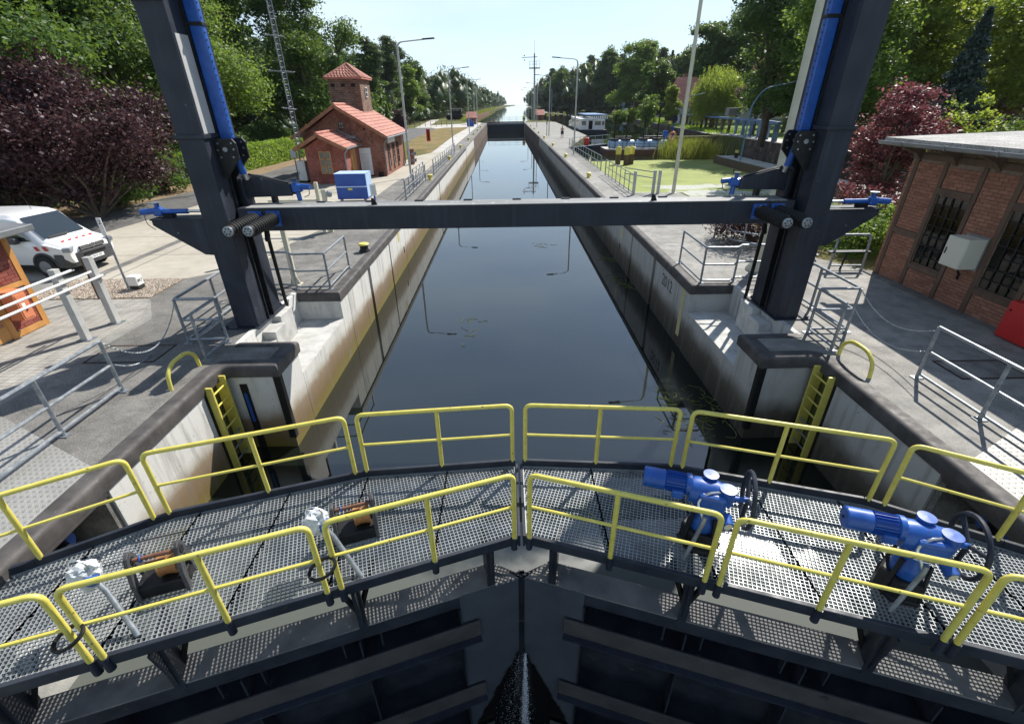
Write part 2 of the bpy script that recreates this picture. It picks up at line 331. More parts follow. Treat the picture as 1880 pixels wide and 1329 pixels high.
def mk_water(name,c,rip=.02,sc_=2.0,rough=.012,duck=False,ior=1.36,film=False):
    m,nt,b=mat(name); x=coords(nt,'W'); b.inputs['Base Color'].default_value=c4(c); b.inputs['Roughness'].default_value=rough; b.inputs['IOR'].default_value=ior
    n=noise(nt,x,sc_,3,.5); bp=bump(nt,b,n,rip,.1)
    if film:
        sp_=nd(nt,'ShaderNodeSeparateXYZ'); nt.links.new(x,sp_.inputs[0]); fy=math_(nt,'ADD',sp_.outputs[1],math_(nt,'MULTIPLY',noise(nt,x,.8,5),1.6))
        ff=ramp(nt,math_(nt,'MULTIPLY',fy,.1),[(.55,1.0),(.63,0.0)]); nt.links.new(mixc(nt,ff,c,(.085,.096,.086)),b.inputs['Base Color']); nt.links.new(ramp(nt,ff,[(0,rough),(1,.75)]),b.inputs['Roughness']); nt.links.new(ramp(nt,ff,[(0,.5),(1,.15)]),b.inputs['Specular IOR Level'])
    if duck:
        sep=nd(nt,'ShaderNodeSeparateXYZ'); nt.links.new(x,sep.inputs[0])
        yb=ramp(nt,math_(nt,'MULTIPLY',math_(nt,'SUBTRACT',sep.outputs[1],20),1/40),[(0,.72),(.18,.50),(.33,.46),(.40,.78),(.72,.95),(.745,.0)])
        xb=ramp(nt,math_(nt,'MULTIPLY',math_(nt,'SUBTRACT',sep.outputs[0],6),1/26),[(0,.02),(.45,.0),(.58,-.12)])
        n1=noise(nt,x,.22,6,.6,vec=(.7,1.6,1)); k=math_(nt,'ADD',yb,math_(nt,'MULTIPLY',math_(nt,'SUBTRACT',n1,.5),1.5))
        k=ramp(nt,k,[(.47,0.0),(.53,1.0)])
        g=noise(nt,x,.5,5); f=noise(nt,x,60,2); col=ramp(nt,g,[(.3,(.19,.23,.045)),(.55,(.27,.31,.07)),(.75,(.32,.31,.10))]); col=mixc(nt,math_(nt,'MULTIPLY',f,.35),col,(.12,.17,.02))
        pk=ramp(nt,math_(nt,'MULTIPLY',math_(nt,'SUBTRACT',sep.outputs[1],20),1/40),[(.70,1.0),(.74,0.0)]); sp2=noise(nt,x,9,3); pale=ramp(nt,sp2,[(.35,(.33,.34,.29)),(.60,(.44,.45,.40)),(.68,(.20,.22,.12))]); col=mixc(nt,k,pale,col); k=math_(nt,'MAXIMUM',k,pk); d=nd(nt,'ShaderNodeBsdfPrincipled',Roughness=.75); nt.links.new(col,d.inputs['Base Color']); d.inputs['Specular IOR Level'].default_value=.25
        mxs=nd(nt,'ShaderNodeMixShader'); nt.links.new(k,mxs.inputs[0]); nt.links.new(b.outputs[0],mxs.inputs[1]); nt.links.new(d.outputs[0],mxs.inputs[2])
        nt.links.new(mxs.outputs[0],nt.nodes['Material Output'].inputs['Surface'])
    return m
M['water']=mk_water('still_chamber_water',(.0065,.0095,.0075),.012,1.2,ior=1.95,film=True)
M['canal']=mk_water('canal_water',(.02,.03,.025),.05,.6,.03)
M['pool']=mk_water('pool_water_with_duckweed',(.012,.02,.01),.03,.8,.02,duck=True)
M['lowwater']=mk_water('dark_lower_water',(.006,.008,.007),.25,3,.05)
M['foam']=S('leaking_water_spray',(.75,.8,.85),(.85,.88,.9),30,.3)
def mk_leaf(name,cols,trans=.35,hue=.25,tmix=.3):
    m,nt,b=mat(name); g=nd(nt,'ShaderNodeNewGeometry'); x=coords(nt,'O'); oi=nd(nt,'ShaderNodeObjectInfo')
    r=math_(nt,'ADD',math_(nt,'MULTIPLY',g.outputs['Random Per Island'],.36),math_(nt,'MULTIPLY',noise(nt,x,.55,4),.64))
    col=ramp(nt,r,[(.15+.7*i/(len(cols)-1),c) for i,c in enumerate(cols)])
    col=mixc(nt,math_(nt,'MULTIPLY',oi.outputs['Random'],hue),col,tuple(v*.55 for v in cols[0]))
    nt.links.new(col,b.inputs['Base Color']); b.inputs['Roughness'].default_value=.5; b.inputs['Specular IOR Level'].default_value=.35
    t=nd(nt,'ShaderNodeBsdfTranslucent'); nt.links.new(mixc(nt,tmix,mixc(nt,1.0,col,(1.9,1.9,1.7),'MULTIPLY'),(.42,.52,.06),'MIX'),t.inputs['Color'])
    mxs=nd(nt,'ShaderNodeMixShader'); mxs.inputs[0].default_value=trans; nt.links.new(b.outputs[0],mxs.inputs[1]); nt.links.new(t.outputs[0],mxs.inputs[2])
    nt.links.new(mxs.outputs[0],nt.nodes['Material Output'].inputs['Surface']); return m
M['leaf']=mk_leaf('broadleaf_green',[(.028,.066,.015),(.055,.115,.024),(.10,.175,.038)],.33)
M['leaflight']=mk_leaf('bright_maple_green',[(.06,.115,.020),(.115,.19,.034),(.19,.265,.055)],.4)
M['leafyellow']=mk_leaf('yellow_green_leaf',[(.11,.165,.024),(.20,.255,.038),(.32,.335,.06)],.45)
M['leafdark']=mk_leaf('distant_wood_green',[(.016,.038,.013),(.03,.066,.019),(.055,.10,.028)],.15)
M['leafpine']=mk_leaf('dark_pine_needles',[(.025,.052,.02),(.04,.075,.028),(.065,.10,.04)],.2)
M['leafspruce']=mk_leaf('blue_spruce_needles',[(.025,.046,.042),(.04,.068,.058),(.065,.10,.085)],.1,tmix=0)
M['leafpurple']=mk_leaf('purple_plum_leaf',[(.032,.015,.019),(.066,.028,.034),(.135,.064,.07)],.25,tmix=0)
M['leafred']=mk_leaf('dark_red_plum_leaf',[(.08,.025,.032),(.16,.045,.055),(.34,.14,.15)],.3,tmix=0)
M['leafbrown']=mk_leaf('copper_brown_leaf',[(.075,.055,.04),(.13,.095,.065),(.20,.15,.11)],.3,tmix=.05)
M['hedge']=mk_leaf('clipped_hedge_leaf',[(.11,.20,.025),(.19,.30,.04),(.30,.40,.07)],.4)
M['reed']=mk_leaf('reed_blade',[(.14,.18,.03),(.24,.26,.05),(.36,.33,.11)],.35)
M['skin']=S('skin',(.42,.24,.17),(.46,.27,.19),9,.6); M['darkcloth']=S('dark_blue_shorts',(.015,.02,.04),(.025,.03,.06),9,.8); M['hair']=S('dark_hair',(.03,.02,.015),(.05,.03,.02),40,.7)
# ================= setting
def mk_chequer():
    m,nt,b=mat('chequer_plate'); x=coords(nt,'W'); sep=nd(nt,'ShaderNodeSeparateXYZ'); nt.links.new(x,sep.inputs[0])
    a=math_(nt,'SINE',math_(nt,'MULTIPLY',math_(nt,'ADD',sep.outputs[0],sep.outputs[1]),36)); c=math_(nt,'SINE',math_(nt,'MULTIPLY',math_(nt,'SUBTRACT',sep.outputs[0],sep.outputs[1]),36))
    h=math_(nt,'MULTIPLY',a,c); hh=ramp(nt,h,[(.3,0.0),(.7,1.0)])
    col=ramp(nt,noise(nt,x,1.5,5),[(.3,(.29,.285,.265)),(.7,(.40,.395,.37))]); col=mixc(nt,math_(nt,'MULTIPLY',hh,.45),col,(.20,.195,.185))
    nt.links.new(col,b.inputs['Base Color']); b.inputs['Roughness'].default_value=.5; b.inputs['Metallic'].default_value=.25; bump(nt,b,hh,.6,.01); return m
M['chequer']=mk_chequer()
WZ=-2.0; UZ=-1.0; PZ=-.6; LZ=-4.6
g=MB()
for sx in (-1,1):
    def rc(x0,x1,y0,y1): 
        a,b=sorted((sx*x0,sx*x1)); g.box(a,b,y0,y1,-6,0)
    rc(6.0,400 if sx<0 else 9.5,9.11,27.2) if sx>0 else rc(6.0,400,9.11,137)
    rc(6.0,400,5.0,9.11); rc(9.3,400,-40,5.0)
    rc(4.9,6.0,12.22,137 if sx<0 else 27.2); rc(4.88,6.0,8.18,9.01); rc(5.97,6.0,5.0,8.18)
# right-hand land pieces
g.prism([(4.9,27.2),(6.84,27.2),(6.84,57),(8.8,65),(12.2,79),(13,137),(4.9,137)],-6,0)
g.box(9.5,18.9,9.11,22.0,-6,0); g.box(18.9,20.8,9.11,46.5,-6,0); g.box(20.8,400,9.11,20,-6,0)
g.prism([(31.3,20),(400,20),(400,1500),(60,1500),(45,900),(33,520),(32,300),(36,180),(37,151),(32.3,100),(30.6,79),(31.3,65)],-6,0)
g.box(20.8,31.3,76,79,-6,-.25)
# far left bank and narrow spit between canal and pool
g.prism([(-400,137),(-6.0,137),(-9,150),(-11.9,228),(-9,500),(4,1020),(30,1500),(-400,1500)],-6,0)
g.prism([(4.9,137),(13,137),(11.5,152),(10.5,158),(8.6,160),(6.0,150)],-6,0)
struct('ground',g,M['ground'],loc=(0,0,0))
b=MB().add([(-6.2,2.45,WZ),(-.55,4.33,WZ),(-.15,4.08,WZ),(-.07,4.08,WZ),(.33,4.33,WZ),(6.0,2.4,WZ),(6.0,12.3,WZ),(4.95,12.3,WZ),(4.95,136.6,WZ),(-4.95,136.6,WZ),(-4.95,12.3,WZ),(-6.2,12.3,WZ)],[tuple(range(12))])
struct('chamber_water',b,M['water'],loc=(0,0,WZ))
b=MB().sheet([(-7,-6),(7,-6),(7,5.5),(-7,5.5)],LZ); struct('lower_water',b,M['lowwater'],loc=(0,0,LZ))
b=MB().sheet([(-40,136.4),(70,136.4),(70,1500),(-40,1500)],UZ); struct('canal_water',b,M['canal'],loc=(0,137,UZ))
b=MB().sheet([(6.5,20),(20.9,20),(20.9,78),(33,78),(50,136.3),(50,160),(60,300),(10.5,300),(9.6,170),(9.0,136.3),(6.5,60)],PZ); struct('pool_water',b,M['pool'],loc=(12,40,PZ))
b=MB().sheet([(20.7,19.9),(31.4,19.9),(31.4,77),(20.7,77)],-2.2); struct('old_chamber_water',b,M['canal'],loc=(26,50,-2.2))
# paved sheets
def sheet(name,poly,z,m): return struct(name,MB().sheet(poly,z),m,loc=(poly[0][0],poly[0][1],z))
sheet('lock_platform_left',[(-5.9,5.0),(-5.9,8.1),(-4.9,8.1),(-4.9,9.1),(-6,9.1),(-6,12.2),(-4.9,12.2),(-4.9,136.9),(-6.3,136.9),(-6.3,38),(-7.4,33),(-7.4,22),(-8.6,14.5),(-9.7,13.5),(-9.7,11.9),(-8.75,10.5),(-9.0,5.0)],.006,M['conc'])
sheet('lock_platform_right',[(5.9,5.0),(10.4,5.0),(10.4,13.2),(9.6,14.5),(9.3,27.1),(6.8,27.1),(6.8,57),(8.7,65),(12.1,79),(12.9,137),(4.9,137),(4.9,12.2),(6,12.2),(6,9.1),(4.9,9.1),(4.9,8.1),(5.9,8.1)],.006,M['concR'])
sheet('yard_slabs',[(-9.7,13.5),(-8.6,14.5),(-7.4,22),(-7.4,33),(-6.3,38),(-6.3,54),(-7.9,53.5),(-9.2,49),(-9.2,45.5),(-15,45.5),(-15.4,34),(-16.6,19.2),(-15.5,13.5)],.005,M['slab'])
sheet('yard_apron',[(-9.0,5.0),(-8.75,10.5),(-9.7,11.9),(-13.2,11.9),(-13.2,13.5),(-18,13.5),(-18,5)],.005,M['concR'])
sheet('asphalt_road',[(-15.5,13.5),(-16.6,19.2),(-15.4,34),(-15,46),(-13.6,74),(-14.3,108),(-16,113),(-19.5,113),(-21,108),(-19.5,85),(-19.8,60),(-18.4,45),(-18.4,35),(-19.8,24),(-22,13.5)],.007,M['asphalt'])
sheet('verge_strip',[(-18.4,35),(-18.4,45),(-19.8,60),(-21.6,60),(-21.6,34)],.006,M['soil'])
sheet('shaded_verge',[(-19.8,24),(-18.4,35),(-21.6,34),(-24,22),(-34,13),(-22,13.5)],.006,M['soil'])
sheet('lock_path_left',[(-6.3,54),(-6.3,136.9),(-9.2,147),(-11,133),(-8.4,113),(-8.0,110),(-8.4,85),(-7.9,53.5)],.005,M['path'])
sheet('cross_path',[(-16,113),(-14.3,108),(-13,112),(-8.4,113),(-11,133),(-18,126),(-21.5,172),(-24,172),(-19.5,113)],.005,M['path'])
sheet('dry_lawn_left',[(-7.9,53.5),(-8.4,85),(-8.0,110),(-8.4,113),(-13,112),(-14.3,108),(-13.6,74),(-12,62),(-10.2,53.4)],.008,M['drygrass'])
sheet('green_lawn_left',[(-19.8,60),(-19.5,85),(-21,108),(-40,110),(-40,60)],.008,M['lawn'])
sheet('lawn_right_bank',[(31.6,62),(31.0,79),(32.8,100),(37.5,151),(60,151),(60,62)],.006,M['lawn'])
sheet('garden_lawn_right',[(10.6,14.5),(18.8,14.5),(18.8,21.9),(9.6,21.9)],.006,M['lawn'])
sheet('brick_paving',[(-11.0,7.0),(-9.3,7.0),(-9.0,10.5),(-9.7,11.85),(-12.8,11.85),(-12.8,10.6),(-11.0,10.6)],.009,mk_brickwall('worn_block_paving',(.40,.38,.34),(.46,.44,.40),(.20,.19,.17),0,1.0) if False else mk_concrete('worn_block_paving',(.29,.275,.245),(.36,.345,.31),(.42,.40,.365),.18,slab=(.24,.12,0,0,.008)))
sheet('gutter_strip',[(-12.75,13.55),(-12.45,13.55),(-12.45,19.0),(-12.75,19.0)],.011,M['conc'])
for sx,nm,y0,y1 in ((-1,'left',5.16,6.96),(1,'right',4.94,6.77)):
    p=[(sx*6.07,y0),(sx*9.5,y1),(sx*9.5,-3),(sx*6.07,-3)]
    o=MB().prism(p if sx>0 else p[::-1],-.03,.014).build('chequer_cover',M['chequer'],loc=(sx*7,3,0)); tag(o,'pale chequer plate covering the pit on the %s of the near gate'%nm,'cover plate','chequer plate pit covers')
# ---------------- lock walls
def sweep(mb,path,prof):
    P=[Vector((p[0],p[1],0)) for p in path]; n=len(prof); vs=[];fs=[]
    for i,p in enumerate(P):
        d1=(P[i]-P[i-1]).normalized() if i else (P[1]-P[0]).normalized(); d2=(P[i+1]-P[i]).normalized() if i<len(P)-1 else d1
        n1=Vector((-d1.y,d1.x,0)); n2=Vector((-d2.y,d2.x,0)); nn=(n1+n2); k=2/max(.3,nn.length_squared); nn=nn*k
        for a,z in prof: vs.append(p+nn*a+Vector((0,0,z)))
    for i in range(len(P)-1):
        for j in range(n): j2=(j+1)%n; fs.append((i*n+j,i*n+j2,(i+1)*n+j2,(i+1)*n+j))
    fs.append(tuple(range(n-1,-1,-1))); fs.append(tuple(range((len(P)-1)*n,len(P)*n))); mb.add(vs,fs)
PROF=[(0,-.25),(.035,-.24),(.04,-.06),(.025,-.015),(-.01,.014),(-.06,.022),(-.22,.02),(-.22,-.03)]
PROF2=[(0,-.12),(.02,-.11),(.02,-.01),(0,.012),(-.3,.012),(-.3,-.03)]
JL=[12.12,12.8,14.4,15.05,None,15.3,18.18,None,18.34,21.3,23.2,26.4,30.2,34.12,None,34.42,38.4,44,49,53.8,59.8,None,60.1,64.5,69.8,75.5]
JR=[12.2,13.13,15.0,15.55,None,15.83,18.78,None,18.92,22.1,24.1,28.6,33.7,None,34.0,40,45.2,51.2,59.3,None,59.6,65,71,77]
for sx,J,nm in ((-1,JL,'left'),(1,JR,'right')):
    t=thing('lock_wall','stained concrete lock chamber wall on the %s with dark coping'%nm,'wall',(sx*4.85,12.2,-5))
    def bx(mb,x0,x1,y0,y1,z0,z1):
        a,b=sorted((sx*x0,sx*x1)); return mb.box(a,b,y0,y1,z0,z1)
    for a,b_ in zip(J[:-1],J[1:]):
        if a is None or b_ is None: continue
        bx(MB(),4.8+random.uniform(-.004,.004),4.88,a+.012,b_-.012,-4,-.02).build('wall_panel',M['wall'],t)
    y=J[-1]; k=0
    while y<136:
        y2=min(136,y+6.4); bx(MB(),4.81,4.89,y+.02,y2-.02,-4,-.03).build('masonry_panel',M['oldwall'],t); y=y2
    for q in (1,):
        sl=[(J[i-1],J[i+1]) for i in range(len(J)) if J[i] is None]
        for a,b_ in sl:
            o=bx(MB(),4.885,4.905,a,b_,-4,-.03).build('ladder_slot',M['black'],t)
    m=MB(); P_=[(sx*4.8,60),(sx*4.8,J[0]),(sx*5.95,J[0])]; sweep(m,P_ if sx<0 else P_[::-1],PROF); m.build('coping',M['coping'],t,smooth=True)
    m=MB(); P_=[(sx*4.8,136),(sx*4.8,60.02)]; sweep(m,P_ if sx<0 else P_[::-1],PROF2); m.build('coping_stone',M['conc'],t)
    # gate head: pier, ledge, recess wall
    m=MB(); bx(m,4.79,5.98,8.1,9.1,-5,-.02); m.build('pier',M['wall'],t)
    m=MB(); arcp=[(5.70,8.08),(5.80,8.04),(5.87,7.93),(5.88,7.75),(5.87,7.55)]
    P_=[(sx*x,y) for x,y in [(5.97,9.11),(4.78,9.11),(4.78,8.08)]+arcp+[(5.87,-2.5)]]
    sweep(m,P_ if sx<0 else P_[::-1],PROF); m.build('pier_coping',M['coping'],t,smooth=True)
    m=MB(); bx(m,4.755,4.9,8.06,8.2,-1.75,-.2); m.build('corner_fender',M['black'],t,bevel=.02)
    m=MB(); bx(m,4.8,5.98,9.1,J[0],-5,-.76); m.build('ledge',M['ledge'],t)
    m=MB(); bx(m,4.795,4.93,9.12,J[0]-.02,-4,-.775); m.build('ledge_wall',M['wall'],t)
    m=MB(); bx(m,5.93,6.05,9.05,J[0],-.77,.012); m.build('ledge_back',M['wall'],t)
    m=MB(); bx(m,4.85,5.93,J[0]+.001,J[0]+.1,-.78,-.1); m.build('ledge_end',M['wall'],t)
    m=MB(); bx(m,5.62,5.93,9.4,9.95,-.757,-.34); bx(m,5.62,5.93,9.97,10.55,-.757,-.16); bx(m,5.72,5.93,10.57,11.25,-.757,-.02); m.build('curb_block',M['ledge'],t,bevel=.015)
    m=MB(); bx(m,5.86,5.96,5.0,7.4,-5,-.03); m.build('recess_panel',M['wall'],t)
    m=MB(); bx(m,5.97,5.99,7.4,8.1,-5,-.03); m.build('ladder_niche',M['oldwall'],t)
    m=MB(); bx(m,5.9,9.3,4.9,4.99,-5,-.05); m.build('pit_wall',M['conc'],t)
    m=MB(); bx(m,5.86,9.3,-3,4.9,-5,-1.15); m.build('pit_floor',M['ledge'],t)
    m=MB(); bx(m,5.84,6.06,-3,4.95,-.32,-.035); m.build('edge_beam',M['coping'],t,bevel=.02)
    m=MB(); bx(m,5.845,5.87,7.38,7.44,-4,-.25); m.build('edge_strip',M['black'],t)
    if sx>0:
        text('2012',.52,M['ink'],t,(4.794,14.15,-.62),(R(90),0,R(-90)),.001,'year_lettering')
        bx(MB(),4.794,4.799,12.55,12.8,-1.7,-.03).build('pale_stripe',S('pale_yellow_paint',(.5,.46,.22),(.56,.52,.3),6,.7),t)
    for yy,zz in (((20.6,-.55),(33.6,-.75)) if sx>0 else ((19.9,-.35),(33.9,-.9))):
        bx(MB(),4.79,4.8,yy,yy+.22,zz-.3,zz+.1).build('depth_mark',M['yellow'],t)
    m=MB(); bx(m,4.79,4.8,20.75,20.92,-1.35,-1.1); m.build('wall_hook',M['black'],t)
# ladders with yellow stringers in the niches
for sx,nm in ((-1,'left'),(1,'right')):
    t=thing('ladder','yellow steel ladder in the niche of the %s pier'%nm,'ladder',(sx*5.75,7.75,-4),'yellow lock ladders')
    for y in (7.46,7.92):
        MB().box(*sorted((sx*5.72,sx*5.93)),y-.02,y+.02,-4,-.12).build('stringer',M['yellow'],t)
    for k in range(12):
        z=-.3-k*.26; MB().cyl((sx*5.76,7.46,z),(sx*5.76,7.92,z),.018,8).build('rung',M['yellow'] if z>-1.3 else M['galv'],t)
    if sx<0: MB().box(-5.60,-5.46,8.075,8.1,-2.2,-.42).build('pipe_slot',M['black'],t); MB().cyl((-5.53,8.07,-1.3),(-5.53,8.07,-.62),.03,10).build('guide_pipe',M['bluedark'],t)
for sx,nm in ((-1,'left'),(1,'right')):
    pts=rounded([(sx*6.26,7.22,0),(sx*6.26,7.26,.28),(sx*6.26,7.46,.42),(sx*6.26,7.88,.42),(sx*6.26,8.1,.26),(sx*6.26,8.11,0)],.14,4)
    o=MB().tube(pts,.036,10).build('grab_hoop',M['yellow'],smooth=True,loc=(sx*6.26,7.66,0)); tag(o,'yellow bent grab hoop on the concrete behind the %s ladder'%nm,'grab rail','yellow grab hoops')
# hatch covers
for x0,x1,y0,y1,nm in ((-8.65,-7.29,8.3,9.03,'left'),(7.87,9.1,7.13,7.77,'right')):
    t=thing('hatch','flush steel framed hatch in the %s platform'%nm,'hatch',(x0,y0,.01),'platform hatches')
    MB().box(x0,x1,y0,y1,.006,.012).build('cover',M['conc'],t)
    m=MB(); 
    for a in ((x0,x1,y0-.02,y0+.01),(x0,x1,y1-.01,y1+.02),(x0-.02,x0+.01,y0-.02,y1+.02),(x1-.01,x1+.02,y0-.02,y1+.02)): m.box(a[0],a[1],a[2],a[3],.004,.02)
    m.build('frame',S('dark_rusty_frame',(.03,.02,.016),(.06,.035,.025),9,.8),t)
# gravel bed: loose pebbles
n=7000; ctr=np.stack([RNG.uniform(-12.9,-9.72,n),RNG.uniform(11.9,13.45,n)],1); vv=[];ff=[]
base=np.array([(1,0,0),(-1,0,0),(0,1,0),(0,-1,0),(0,0,1),(0,0,-1)],float); fac=np.array([(0,2,4),(2,1,4),(1,3,4),(3,0,4)])
an=RNG.uniform(0,6.28,n); sz=RNG.uniform(.018,.04,n)
V=base[None]*sz[:,None,None]*np.stack([np.ones(n),RNG.uniform(.6,1,n),RNG.uniform(.5,.8,n)],1)[:,None,:]
ca,sa=np.cos(an),np.sin(an); X=V[:,:,0]*ca[:,None]-V[:,:,1]*sa[:,None]; Y=V[:,:,0]*sa[:,None]+V[:,:,1]*ca[:,None]
V=np.stack([X+ctr[:,0:1],Y+ctr[:,1:2],V[:,:,2]+.015+RNG.uniform(0,.015,n)[:,None]],2).reshape(-1,3)
F=(fac[None]+np.arange(n)[:,None,None]*6).reshape(-1,3)
m=MB(); m.v=V.tolist(); m.f=F.tolist()
gm,gnt,gb=mat('gravel_pebble'); gi=nd(gnt,'ShaderNodeNewGeometry'); gnt.links.new(ramp(gnt,gi.outputs['Random Per Island'],[(0,(.22,.17,.13)),(.4,(.45,.37,.29)),(.7,(.36,.30,.24)),(1,(.62,.56,.48))]),gb.inputs['Base Color']); gb.inputs['Roughness'].default_value=.8
tag(m.build('gravel_bed',gm,loc=(-11.3,12.7,0)),'beige loose gravel bed beside the kilometre stone','gravel',kind='stuff')
sheet('gravel_base',[(-12.95,11.87),(-9.7,11.87),(-9.7,13.48),(-12.95,13.48)],.012,M['soil'])
# old chamber wall on the right and its top walk
t=thing('old_lock_wall','long dark masonry wall of the old lock beyond the reeds','wall',(31.2,60,-5))
y=20
while y<78:
    MB().box(31.18+.03*random.random(),31.3,y+.02,y+3.98,-5,-.02).build('masonry_panel',M['oldwall'],t); y+=4
MB().box(31.15,31.6,20,78,-.02,.05).build('coping',M['conc'],t)
for k in range(7): MB().box(20.9,31.1,75.8-.0*k,76.0,-2.4+.33*k,-2.12+.33*k).build('timber_baulk',M['brownwood'],t)
t=thing('basin_wall','low dark sheet pile wall along the right basin shore','wall',(31,79,-2))
for a,b_ in (((30.5,79),(32.2,100)),((32.2,100),(36.9,151))):
    MB().bar((a[0],a[1],-.55),(b_[0],b_[1],-.55),.16,1.0).build('sheet_piling',M['oldwall'],t); MB().bar((a[0],a[1],.02),(b_[0],b_[1],.02),.5,.1).build('capping_beam',M['conc'],t)
t=thing('far_bank_wall','long dark sheet pile wall of the canal beyond the far gate','wall',(-9,150,-2))
for a,b_ in (((-5.9,137.3),(-8.9,150)),((-8.9,150),(-11.8,228)),((-11.8,228),(-10.3,360))):
    MB().bar((a[0],a[1],-.5),(b_[0],b_[1],-.5),.2,1.1).build('sheet_piling',M['rust'],t)
o=MB().box(18.85,18.9,22,46.6,-2,-.01).build('walkway_edge',M['brownwood'],loc=(18.9,30,-2)); tag(o,'dark timber edge of the walkway beside the reeds','edging')
sheet('old_lock_walkway',[(18.95,20),(20.75,20),(20.75,46.4),(18.95,46.4)],.007,M['path'])
sheet('far_right_path',[(31.7,60),(35,60),(35,66),(33.5,80),(35.5,100),(33,100),(31.2,80)],.010,M['path'])
# ================= mitre gates
XC=-.11; A_=math.atan(.333); CA,SA=math.cos(A_),math.sin(A_); Y0=4.53; CZ=-.15
def clip(poly,p,d):
    """clip the infinite line p+t*d to a convex polygon"""
    t0,t1=-1e9,1e9; n=len(poly)
    ar=sum(poly[i][0]*poly[(i+1)%n][1]-poly[(i+1)%n][0]*poly[i][1] for i in range(n)); s=1 if ar>0 else -1
    for i in range(n):
        a=poly[i];b=poly[(i+1)%n]; ex,ey=b[0]-a[0],b[1]-a[1]; nx,ny=-ey*s,ex*s
        num=(p[0]-a[0])*nx+(p[1]-a[1])*ny; den=d[0]*nx+d[1]*ny
        if abs(den)<1e-9:
            if num<0: return None
        else:
            t=-num/den
            if den>0: t0=max(t0,t)
            else: t1=min(t1,t)
    return (t0,t1) if t1-t0>.02 else None
def nearY(a): return 4.0-.336*(a-.05)
FAR=[(.05,5.22),(2.15,5.05),(4.4,4.36),(5.55,3.66),(7.5,2.5)]
def farY(a):
    for (a0,y0),(a1,y1) in zip(FAR,FAR[1:]):
        if a<=a1: return y0+(y1-y0)*(a-a0)/(a1-a0)
    return FAR[-1][1]
def railing(parent,pts,posts,z,m,hs=(1.0,.52),r=.029,rr=.019,foot=None,label=None,roundr=.1):
    """pts: end points of one rail panel (closed n-shape); posts: inner posts"""
    rl=bpy.data.objects.new('railing',None); COL.objects.link(rl); rl.parent=parent; ORG[rl]=ORG[parent]
    a,b_=Vector((*pts[0],z)),Vector((*pts[1],z)); up=Vector((0,0,hs[0]))
    MB().tube(rounded([a,a+up,b_+up,b_],roundr,5),r,10).build('hoop_rail',m,rl,smooth=True)
    for h in hs[1:]: MB().cyl(a+Vector((0,0,h)),b_+Vector((0,0,h)),rr,8).build('mid_rail',m,rl,smooth=True)
    for p in posts:
        q=Vector((*p,z)); MB().cyl(q,q+up,r,10).build('post',m,rl,smooth=True)
    if foot:
        for p in [pts[0],pts[1]]+list(posts):
            q=Vector((*p,z)); MB().cyl(q-Vector((0,0,.17)),q+Vector((0,0,.02)),r+.012,10).build('socket',foot,rl,smooth=True)
    return rl
def mk_wet():
    m,nt,b=mat('wet_gate_plate'); x=coords(nt,'W'); sep=nd(nt,'ShaderNodeSeparateXYZ'); nt.links.new(x,sep.inputs[0])
    ax=math_(nt,'ABSOLUTE',math_(nt,'ADD',sep.outputs[0],.11)); n=noise(nt,x,6,5)
    # wet patch spreads downwards from the leak at the mitre
    k=math_(nt,'SUBTRACT',math_(nt,'ADD',math_(nt,'MULTIPLY',math_(nt,'SUBTRACT',-2.6,sep.outputs[2]),.42),math_(nt,'MULTIPLY',n,.16)),ax)
    wet=ramp(nt,k,[(.02,0.0),(.07,1.0)])
    dry=ramp(nt,noise(nt,x,2.5,6),[(.3,(.045,.053,.066)),(.7,(.07,.079,.094))]); nt.links.new(mixc(nt,wet,dry,(.004,.004,.004)),b.inputs['Base Color'])
    nt.links.new(ramp(nt,wet,[(0,.5),(1,.22)]),b.inputs['Roughness']); bump(nt,b,n,.1,.01); return m
M['wet']=mk_wet(); M['girder']=S('dusty_girder_paint',(.040,.040,.042),(.070,.066,.062),2.5,.65,speck=(7,(.02,.02,.02),.68)); M['dusty']=S('dusty_dark_steel',(.10,.10,.10),(.20,.195,.185),2,.7,speck=(8,(.28,.27,.25),.68))
